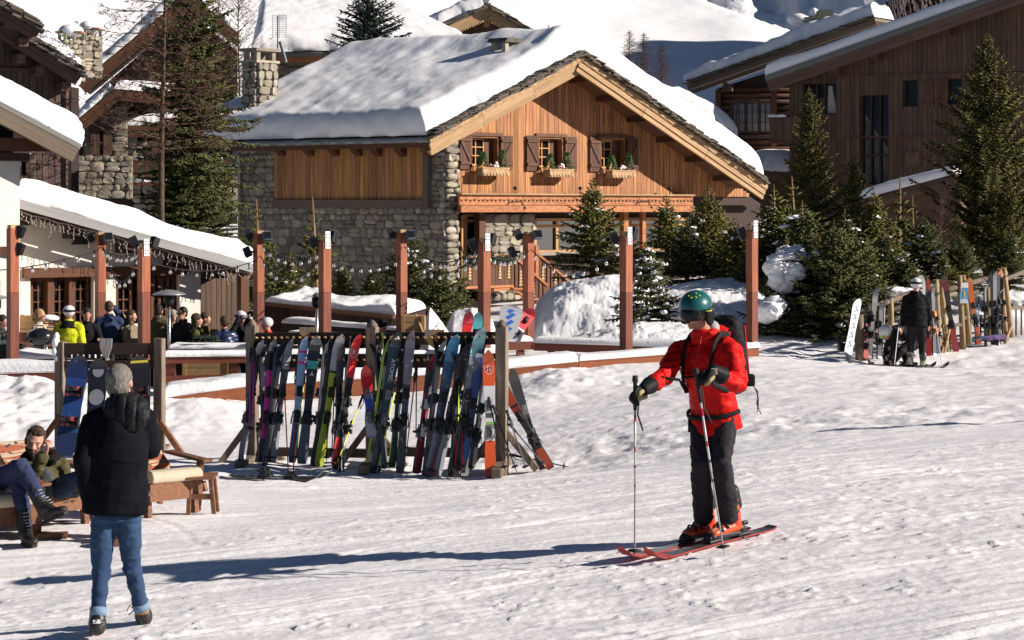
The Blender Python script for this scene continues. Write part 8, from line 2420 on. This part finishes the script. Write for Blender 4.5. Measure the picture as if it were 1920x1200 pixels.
def lounge(c,ang,label,back=True):
 """low timber lounge seat; local x along its front, y towards its back"""
 o=thing('lounge_chair',label,'lounge chair',(0,0,0),'timber lounge chairs by the piste')
 W=.54
 board('front_board',(-W/2,.02,.235),(W/2,.02,.235),.035,.16,W_CHAIR,o)
 for k in range(6):
  y=.10+.09*k;z=.30-.025*k;board('slat',(-W/2,y,z),(W/2,y,z),.07,.022,W_CHAIR,o)
 for s in(-1,1):
  mb=MB();pts=[]
  for k in range(11):t=R(-100+130*k/10);pts.append(Vector((s*(W/2+.012),.08+.155*math.sin(-t)-.02,.36+.165*-math.cos(t)*1.0)))
  for k in range(10,-1,-1):t=R(-100+130*k/10);pts.append(Vector((s*(W/2+.012),.08+.075*math.sin(-t)-.02,.36+.07*-math.cos(t))))
  mb.prism(pts,(s*.03,0,0));mb.build('crescent_plate',W_CHAIR,o)
  mb=MB();mb.cbeam((s*(W/2-.03),.10,0),(s*(W/2-.03),.14,.30),.05,.085,up=(0,1,0),c=.006);mb.build('leg',W_CHAIR,o)
  mb=MB();mb.cbeam((s*(W/2+.06),.22,0),(s*(W/2+.025),.10,.47),.045,.07,up=(0,1,0),c=.006);mb.build('arm_leg',W_CHAIR,o)
  mb=MB();mb.cbeam((s*(W/2+.04),-.02,.485),(s*(W/2+.04),.75,.50),.10,.028,c=.006);mb.build('armrest',W_CHAIR,o)
  mb=MB();mb.cbeam((s*(W/2-.02),.03,.22),(s*(W/2-.02),.95,.10),.035,.09,c=.006);mb.build('side_rail',W_CHAIR,o)
  mb=MB();mb.cbeam((s*(W/2-.03),.52,.13),(s*(W/2-.03),1.12,.60),.035,.06,up=(0,0,1),c=.006);mb.build('back_post',W_CHAIR,o)
  mb=MB();mb.cbeam((s*(W/2-.03),.80,0),(s*(W/2-.03),.74,.42),.045,.06,up=(0,1,0),c=.006);mb.build('rear_leg',W_CHAIR,o)
 mb=MB()
 pts=[(0,.0,.335),(0,-.02,.375),(0,.0,.42),(0,.06,.44),(0,.30,.40),(0,.58,.33)]
 V=[];n=5
 mbq=MB()
 prof_t=[(-.005,.315),(-.03,.35),(-.025,.395),(.01,.425),(.07,.435),(.3,.395),(.56,.335)];prof_b=[(.56,.26),(.3,.31),(.07,.325)]
 mbq.prism([Vector((-W/2+.01,y,z)) for y,z in prof_t+prof_b],(W-.02,0,0));so=mbq.build('seat_cushion',CUSH,o);bevel(so,.025,3)
 mb=MB();mb.cbeam((0,.58,.36),(0,1.08,.66),W-.04,.09,up=(0,-1,1.4),c=.03);bo=mb.build('back_cushion',KIL,o);bevel(bo,.02)
 for k in range(5):
  t=.15+.17*k;y,z=.52+.60*t,.13+.47*t;board('back_slat',(-W/2,y+.03,z-.02),(W/2,y+.03,z-.02),.08,.02,W_CHAIR,o,up=(0,.8,.6))
 o.location=c;o.rotation_euler=(0,0,ang)
 return o
def chair_at(px,py,Y,ang,label):
 c=P(px,py,Y);c.z=gnd(c.x,c.y)-.01;return lounge(c,R(ang),label)
chair_at(332,952,17.6,38,'empty timber lounge chair right of the man in the dark coat')
chair_at(122,975,17.0,38,'timber lounge chair under the man in the olive parka')
chair_at(22,998,16.4,38,'timber lounge chair cut by the left frame edge under the crossed legs')
def side_table():
 c=P(388,952,17.8);g=gnd(c.x,c.y)
 o=thing('side_table','small splay legged wooden side table at the end of the empty lounge chair','side table',(c.x,c.y,g))
 z=P(378,893,17.8).z
 for k in range(3):board('slat',(c.x-.18,c.y-.12+.12*k,z),(c.x+.08,c.y-.10+.12*k,z),.11,.022,W_CHAIR,o)
 for dx,dy in((-.14,-.1),(.05,-.1),(.05,.1),(-.14,.1)):mb=MB();mb.cbeam((c.x+dx*1.25+.02,c.y+dy,g),(c.x+dx,c.y+dy,z-.012),.04,.04,up=(0,1,0),c=.005);mb.build('leg',W_CHAIR,o)
 board('stretcher',(c.x-.15,c.y-.1,g+.17),(c.x+.06,c.y-.1,g+.17),.03,.05,W_CHAIR,o)
side_table()
for px,py,Y,lb in((205,975,16.2,'flat wooden offcut on the snow behind the man in the coat'),(98,1004,16.6,'short wooden offcut on the snow by the crossed boots')):
 c=P(px,py,Y);z=gnd(c.x,c.y);mb=MB();mb.box((c.x,c.y,z+.02),(.26,.09,.05),R(10));tag(mb.build('wood_offcut',W_CHAIR),lb,'offcut')
def seated_man():
 p=Person('person with short brown hair and beard seated in an olive parka, hand near the chin',P(90,985,17.05))
 J=dict(face=Vector((.10,-1,-.22)),up=Vector((.14,0,1)),head=P(66,828,16.91),neck=P(74,862,17.03),chest=P(84,898,17.03),pelvis=P(112,925,17.17),shR=P(36,872,16.99),shL=P(112,868,17.11),elR=P(46,918,16.75),wrR=P(82,855,16.63),elL=P(126,905,17.03),wrL=P(148,915,16.81),hipR=P(100,922,17.10),hipL=P(128,918,17.17),knR=P(160,893,16.60),knL=P(178,885,16.75),anR=P(188,980,16.45),anL=P(205,972,16.6),toR=P(204,1000,16.30),toL=P(222,992,16.45))
 J['hemdir']=Vector((.5,-.5,-.5)).normalized()
 for q in 'RL':
  z=gnd(J['to'+q].x,J['to'+q].y)+.03;J['to'+q].z=z;J['an'+q].z=z+.08
 p.figure(J,1.05,.0085,SKIN,hspec={'R':((.25,-.25,.95),(.5,.8,.1),(-.6,.6,.1))})
 OL=cloth('olive_cotton',(.085,.078,.035),(.065,.06,.028),rough=.85)
 p.jacket(OL,1.0,hem=.06,voxel=.010,fat=1.05,wrinkle=.016,sleeve=.95,seed=31,collar=False,wf=10)
 nk=J['neck'];mb=MB()
 for k in range(9):
  t=R(-30+240*k/8);mb.ball(nk+Vector((math.cos(t)*.125,math.sin(t)*.10+.015,.015+.02*math.sin(t))),(.05,.05,.052),10,8)
 fused('fur_collar',mb,.010,cloth('black_fur',(.014,.013,.012),rough=1,bump=1,bs=60),p.o,1,.018,40,3)
 ch=J['chest'];mb=MB();mb.ball(ch+Vector((.035,-.115,-.03)),(.085,.06,.15),14,10);fused('pullover',mb,.010,cloth('grey_knit',(.09,.095,.095),bump=.6),p.o,1,.006,20,4)
 p.trousers(mat('dark_denim',(.02,.035,.085),(.035,.055,.115),rough=.85,ns=5,bump=.4,bs=120,bdist=.003),1.0,.011,.98,.012,.95,1.0,32)
 p.boots(mat('black_leather',(.014,.011,.010),rough=.38),1.05,high=.10)
 BH=mat('brown_hair',(.06,.032,.018),(.035,.02,.012),rough=.75,ns=30,bump=.8,bs=90,bdist=.008)
 h,rt=J['head'],p.rot
 def at(x,y,z):return h+rt@Vector((x,y,z))
 mb=MB();mb.ball(at(0,.028,.052),(.084,.094,.082),16,12,rt);mb.ball(at(0,.05,.0),(.080,.068,.075),14,10,rt)
 for x in(-.075,.075):mb.ball(at(x,-.008,.012),(.014,.03,.04),8,6,rt)
 mb.ball(at(.02,-.045,.095),(.055,.035,.026),10,8,rt)
 fused('hair',mb,.007,BH,p.o,1,.009,32,4)
 mb=MB()
 for k in range(9):
  t=R(-80+160*k/8);mb.ball(at(math.sin(t)*.060,-.020-math.cos(t)*.068,-.078+.022*(1-math.cos(t))*1.4),(.022,.018,.026),8,6,rt)
 mb.ball(at(0,-.082,-.096),(.028,.02,.022),10,8,rt)
 fused('beard',mb,.007,mat('beard_hair',(.10,.058,.036),(.06,.035,.022),rough=.9,ns=40,bump=.8,bs=100,bdist=.006),p.o,1,.004,50,5)
 mb=MB();limb(mb,[at(-.03,-.093,-.044),at(0,-.098,-.040),at(.03,-.093,-.044)],[.006,.007,.006],6);mb.build('moustache',MATS['beard_hair'],p.o)
 p.eyes(1.0,BH)
 mb=MB();mb.box(J['wrR']+Vector((.03,-.01,.10)),(.06,.06,.012),R(20));c=mb.build('phone',mat('pale_phone',(.4,.45,.48),rough=.2),p.o)
seated_man()
def crossed_legs():
 p=Person('person with crossed legs in dark jeans and black lace boots at the left edge',P(0,1000,16.45))
 J=dict(face=Vector((.3,-1,0)),head=P(-88,800,16.75),neck=P(-80,838,16.80),chest=P(-68,880,16.77),pelvis=P(-28,925,16.80),shR=P(-118,860,16.70),shL=P(-38,855,16.90),elR=P(-115,910,16.55),wrR=P(-70,925,16.35),elL=P(-20,905,16.80),wrL=P(-8,898,16.55),hipR=P(-40,925,16.70),hipL=P(-8,918,16.85),knR=P(40,872,16.35),knL=P(34,880,16.47),anR=P(80,950,16.27),anL=P(47,985,16.35),toR=P(118,960,16.13),toL=P(62,1012,16.17))
 z=gnd(J['toL'].x,J['toL'].y)+.035;J['toL'].z=z;J['anL'].z=z+.09
 J['hemdir']=Vector((.6,-.3,-.5)).normalized()
 p.figure(J,1.0,.012,SKIN)
 p.jacket(cloth('black_knit',(.014,.014,.016)),1.0,hem=.04,voxel=.013,fat=1.0,wrinkle=.010,seed=41)
 p.hair(MATS['brown_hair'])
 p.trousers(mat('indigo_denim',(.016,.022,.065),(.028,.038,.09),rough=.85,ns=4,bump=.4,bs=120,bdist=.003),1.0,.010,.98,.013,.93,.95,42)
 p.boots(mat('scuffed_leather',(.016,.014,.014),(.03,.026,.025),rough=.45,ns=12,bump=.3),1.18,high=.13)
 for q in 'RL':
  a,k,t=J['an'+q],J['kn'+q],J['to'+q];u=(k-a).normalized();f=(t-a);f=(f-u*f.dot(u)).normalized();s=u.cross(f)
  mb=MB()
  for i in range(6):
   c=a+u*(.13-.03*i)+f*(.060+.012*i*(i>2));mb.tube([c-s*.022,c+f*.006,c+s*.022],.004,5)
  mb.build('lace',mat('grey_lace',(.35,.35,.35),rough=.7),p.o)
crossed_legs()
HB=mat('crowd_brown_hair',(.07,.04,.022),(.045,.026,.015),rough=.8,ns=20);HD=mat('crowd_dark_hair',(.018,.013,.011),rough=.7);HBL=mat('crowd_blond_hair',(.38,.25,.11),(.28,.18,.08),rough=.75,ns=20)
DT=cloth('dark_trousers',(.018,.018,.022))
def standing(label,px,ytop,Y,face,jm,hm,lean=(0,0),arms='down',hem=.08,hood=False,long_hair=False,hat=None,ht=None,group='guests on the terrace',fat=1.05,glasses=False,quilt=None,tr=None,floor=None,kn=0.0,h2=.0):
 top=P(px,ytop,Y);a=R(face);f=Vector((math.sin(a),-math.cos(a),0));r=Vector((-math.cos(a),-math.sin(a),0))
 floor=DECKZ if floor is None else floor
 s=(top.z-floor)/1.76;s=min(max(s,.86),1.06)
 p=Person(label,(top.x,top.y,floor),group)
 hd=Vector((top.x,top.y,top.z-.125));L=f*lean[0]+r*lean[1]
 nk=hd-UP*.155-f*.03;ch=nk-UP*.22-L*.35;pe=ch-UP*.33*s-L*.65
 J=dict(face=f-UP*h2,head=hd,neck=nk,chest=ch,pelvis=pe)
 for q,sg in(('R',1),('L',-1)):
  sh=nk-UP*.085+r*sg*.185*s;J['sh'+q]=sh
  if arms=='up' or(arms=='upR' and q=='R'):el=sh+f*.14+r*sg*.14-UP*.10;wr=hd+f*.07+r*sg*.10+UP*.0
  elif arms=='front':el=sh-UP*.24+f*.06+r*sg*.07;wr=el+f*.23-r*sg*.06+UP*.03
  else:el=sh-UP*.27+r*sg*.06-f*.02;wr=el-UP*.22+f*.07
  J['el'+q],J['wr'+q]=el,wr
  hip=pe+r*sg*.09-UP*.03;J['hip'+q]=hip;ft=Vector((hip.x,hip.y,floor))+r*sg*.03
  J['kn'+q]=hip.lerp(ft,.5)+f*(.05+kn);J['an'+q]=ft+UP*.09;J['to'+q]=ft+UP*.04+f*.14
 p.figure(J,s,.017,SKIN)
 p.jacket(jm,s,hem=hem,voxel=.018,fat=fat,wrinkle=.012,hood=hood,seed=int(px),quilt=quilt)
 p.trousers(tr or DT,s,.02,1.0,.006)
 for q in 'RL':
  mb=MB();limb(mb,[J['an'+q]+UP*.04,J['an'+q]-UP*.02,J['to'+q]],[.05,.052,.045],8);fused('boot',mb,.018,BLACK,p.o,1)
 if hm is not None:
  ex=[((0,.06,-.10),(.075,.06,.13)),((-.06,.02,-.10),(.03,.05,.12)),((.06,.02,-.10),(.03,.05,.12))] if long_hair else None
  if long_hair=='tail':ex=[((0,.115,.0),(.03,.05,.03)),((0,.14,-.06),(.025,.025,.06))]
  p.hair(hm,1.0,extra=ex,voxel=.013)
 h,rt=J['head'],p.rot
 def at(x,y,z):return h+rt@Vector((x,y,z))
 if hat is not None:
  hn,hmat=hat;mb=MB()
  mb.ball(at(0,.015,.04),(.108,.128,.105) if hn=='helmet' else(.094,.112,.10),16,12,rt)
  ho=fused(hn,mb,.012,hmat,p.o,1)
  if hn=='helmet':
   mb=MB();mb.tube([at(math.sin(t)*.114,.015-math.cos(t)*.132,.045) for t in[2*math.pi*k/16 for k in range(17)]],.008,5,ry=.022);mb.build('goggle_strap',BLACK,ho)
   mb=MB();mb.ball(at(0,-.105,.03),(.08,.03,.042),12,8,rt);mb.build('goggles',mat('smoke_lens',(.10,.10,.11),rough=.15),ho)
 if glasses:
  mb=MB()
  for x in(-.034,.034):mb.ball(at(x,-.088,.004),(.027,.010,.019),8,6,rt)
  mb.tube([at(-.08,-.02,.008),at(-.06,-.088,.008),at(.06,-.088,.008),at(.08,-.02,.008)],.004,4);mb.build('sunglasses',BLACK,p.o)
 return p
def C_(n,c,**k):return cloth(n,c,**k)
CR=C_('cream_fleece',(.50,.43,.34));YE=C_('yellow_shell',(.52,.55,.02),rough=.6);NV=C_('navy_jacket',(.03,.045,.10));BKJ=C_('black_jacket',(.014,.014,.016));OLV_=C_('olive_parka',(.085,.072,.038));GRN=C_('dark_green_fleece',(.045,.055,.05));OLT=C_('olive_jacket',(.10,.10,.035));PUF=C_('navy_puffer',(.012,.022,.065),rough=.35,spec=.5);REDJ=C_('red_down',(.60,.02,.02),rough=.5);BEI=C_('beige_scarf_coat',(.24,.19,.13))
standing('person with dark hair in a dark green fleece at the left frame edge',6,590,35.0,70,GRN,HD,arms='front')
standing('person with a blond ponytail in a cream fleece behind the barbecue',76,579,35.6,80,CR,HBL,long_hair='tail',arms='front',hem=.05)
yp=standing('person in a yellow and black jacket and white helmet seen from behind',130,574,34.9,178,YE,None,hat=('helmet',mat('white_helmet',(.6,.6,.6),rough=.3)),fat=1.15,hem=.07)
mb=MB();J=yp.J;loft(mb,[(J['chest']+UP*.10,Vector((1,0,0)),Vector((0,1,0)),.215,.155),(J['neck']-UP*.055,Vector((1,0,0)),Vector((0,1,0)),.165,.13),(J['neck']+UP*.02,Vector((1,0,0)),Vector((0,1,0)),.10,.095)]);fused('black_yoke',mb,.016,BKJ,yp.o,1,.005)
standing('person with dark hair in a black jacket looking down beside the yellow jacket',163,577,35.8,20,BKJ,HD,lean=(.10,0),h2=.5,arms='front')
standing('person in a long navy jacket with a raised arm beside the slim post',204,564,36.2,195,NV,HB,arms='upR',hem=.25,hood=False)
standing('small person with blond hair between the navy jacket and the lit post',227,590,36.6,-60,BKJ,HBL,long_hair=True,floor=-.95)
standing('person with brown hair and beige coat in profile left of the lit post',247,580,36.3,75,BEI,HB,long_hair=True,arms='front')
standing('person in an olive parka with its hood down seen from behind by the heater',298,571,35.9,172,OLV_,HD,hood=True,hem=.30,fat=1.1)
standing('person in sunglasses and a long black coat facing left by the heater',341,575,35.6,-40,BKJ,HD,glasses=True,hem=.35)
standing('person in a pale bucket hat behind the heater pole',324,581,37.2,30,C_('sage_coat',(.16,.17,.13)),None,hat=('hat',C_('khaki_hat',(.30,.28,.2))))
standing('person with long brown hair in an olive jacket leaning over the table',370,587,35.6,100,OLT,HB,long_hair=True,lean=(.12,0),arms='front')
standing('person with swept brown hair in profile behind the long haired guest',386,585,36.4,85,OLT,HB,lean=(.05,0))
standing('person with curly brown hair in a shiny navy puffer jacket',420,592,35.5,-150,PUF,HB,lean=(.14,0),fat=1.15,arms='front',quilt=lambda V:-.012*np.exp(-((V[:,2]/.075)%1-.5)**2/.02),floor=-.95)
standing('person in black with a white helmet and goggles pushed up',452,584,36.2,40,BKJ,None,hat=('helmet',mat('white_helmet',(.6,.6,.6),rough=.3)),arms='up',lean=(.05,0))
standing('person in a red down jacket and white beanie behind the rack',500,596,36.0,-70,REDJ,None,hat=('beanie',C_('white_knit',(.68,.66,.66))),fat=1.15,floor=-.95)
standing('person in a blue beanie just showing above the middle rack post',697,600,35.4,10,BKJ,None,hat=('beanie',C_('blue_knit',(.02,.05,.16))),floor=-.95)
standing('person in a black hat with a red scarf behind the rack rail',718,599,35.8,30,BKJ,None,hat=('beanie',C_('black_knit',(.016,.014,.015))),floor=-.95)
def fence_pair():
 Y=35.6;g=gnd(P(1718,695,Y).x,Y)
 DN=C_('black_down',(.010,.010,.011),rough=.7,spec=.06)
 SH=C_('shell_black',(.018,.017,.018),rough=.6)
 p=standing('person in a quilted black down jacket and white helmet seen from behind at the fence',1717,522,Y,176,DN,None,hat=('helmet',mat('white_helmet',(.6,.6,.6),rough=.3)),floor=g+.05,arms='down',fat=1.16,hem=.10,hood=True,group='skiers at the fence',quilt=lambda V:-.010*np.exp(-((V[:,2]/.10)%1-.5)**2/.02),tr=SH,lean=(.08,0))
 for q,sg in(('R',1),('L',-1)):
  t=p.J['to'+q];
  c=Vector((t.x,t.y,0));d=Vector((.80,.60,0));a,b=c-d*.8,c+d*.75;a.z,b.z=gnd(a.x,a.y)+.03,gnd(b.x,b.y)+.03
  o=thing('ski','black ski under the %s foot of the skier in the down jacket'%('right' if q=='R' else 'left'),'ski',(0,0,0),'skis worn at the fence')
  L=(b-a).length;s=link('ski',ski_mesh(L,bands('fence_ski',[(0,BK),(.6,(.25,.25,.26)),(.9,BK)])),o);binding(s,L*.5,BLACK,EDGE,0,1);o.matrix_basis=axis_matrix(a,b,0,(0,0,1))
  t2=p.J['an'+q];mb=MB();limb(mb,[t2+UP*.16,t2,p.J['to'+q]],[.062,.062,.05],10);fused('ski_boot',mb,.014,mat('grey_boot',(.05,.05,.052),(.4,.42,.3),rough=.4,ns=9,lo=.52,hi=.56),p.o,1)
 for t,b,lb in(((1686,600,Y-.25),(1676,690,Y-.5),'white ski pole in the left glove of the skier in the down jacket'),((1752,592,Y-.1),(1768,690,Y-.3),'white ski pole in the right glove of the skier in the down jacket')):
  bb=P(*b);bb.z=gnd(bb.x,bb.y);pole(bb,P(*t),PW,lb,group='poles at the right fence')
 Y=36.1
 p=Person('person in black bending down with a white helmet and lime goggles beside the down jacket',P(1690,690,Y),'skiers at the fence')
 J=dict(face=Vector((-.75,-.25,-.75)),up=Vector((-.6,-.1,.7)),head=P(1661,624,35.75),neck=P(1676,618,35.85),chest=P(1692,622,35.98),pelvis=P(1722,632,36.15),shR=P(1672,622,35.98),shL=P(1678,626,35.70),elR=P(1664,650,35.98),wrR=P(1660,672,35.9),elL=P(1676,650,35.6),wrL=P(1672,672,35.55),hipR=P(1718,640,36.22),hipL=P(1722,642,36.05),knR=P(1692,655,35.95),knL=P(1688,660,35.75),anR=P(1704,684,36.1),anL=P(1665,686,35.7),toR=P(1690,690,35.9),toL=P(1650,690,35.6),hemdir=Vector((.9,.1,-.2)))
 p.figure(J,1.0,.017,SKIN);p.jacket(SH,1.0,hem=.08,voxel=.018,fat=1.05,wrinkle=.014);p.trousers(SH,1.0,.018,1.1,.012)
 rt,h=p.rot,J['head'];mb=MB();mb.ball(h+rt@Vector((0,.015,.035)),(.115,.135,.115),16,12,rt);ho=fused('helmet',mb,.012,MATS['white_helmet'],p.o,1)
 mb=MB();mb.ball(h+rt@Vector((0,-.095,.0)),(.085,.035,.045),12,8,rt);mb.build('goggles',mat('lime_goggles',(.30,.45,.05),rough=.3),ho)
 for q in 'RL':
  mb=MB();limb(mb,[J['an'+q]+UP*.14,J['an'+q],J['to'+q]],[.062,.062,.05],10);fused('ski_boot',mb,.014,MATS['grey_boot'],p.o,1)
 for q in 'RL':
  t=J['to'+q];d=Vector((-.93,-.36,0));a,b=t-d*.7,t+d*.75;a.z,b.z=gnd(a.x,a.y)+.03,gnd(b.x,b.y)+.03
  o=thing('ski','%s ski of the bending skier with a blue white topsheet'%('rear' if q=='R' else 'front'),'ski',(0,0,0),'skis worn at the fence')
  L=(b-a).length;s=link('ski',ski_mesh(L,bands('bend_ski',[(0,BK),(.55,(.05,.2,.4)),(.9,(.4,.42,.45)),(1.1,(.05,.2,.4))])),o);binding(s,L*.5,BLACK,EDGE,0,1);o.matrix_basis=axis_matrix(a,b,0,(0,0,1))
fence_pair()
def snow_lump(px,py,Y,r,seed,label):
 c=P(px,py,Y);rg=random.Random(seed*7+1);mb=MB()
 for k in range(9):
  a=rg.uniform(0,6.28);q=rg.uniform(.1,.75);e=rg.uniform(.3,.6)
  mb.ball(c+Vector((math.cos(a)*r[0]*q,math.sin(a)*r[1]*q,rg.uniform(-.5,.5)*r[2])),(r[0]*e*1.15,r[1]*e,r[2]*e*.9),10,7,Matrix.Rotation(rg.uniform(-.5,.5),3,'Y'))
 o=thing('snow_lump',label,'snow lump',tuple(c),'snow lumps among the firs')
 fused('snow',mb,.03,SNOW,o,2,.035,6,seed)
for i,(px,py,Y,r,lb) in enumerate(((1492,478,40.2,(.56,.4,.2),'flat snow slab lying on the half buried fir'),(1462,520,39.9,(.46,.35,.40),'tall rounded snow lump left of the large dark fir'),(1440,590,39.4,(.45,.4,.45),'snow mound at the foot of the half buried fir'),(1700,545,41.4,(.5,.35,.16),'snow pillow on the fir behind the fence rail'))):
 snow_lump(px,py,Y,r,i+1,lb)
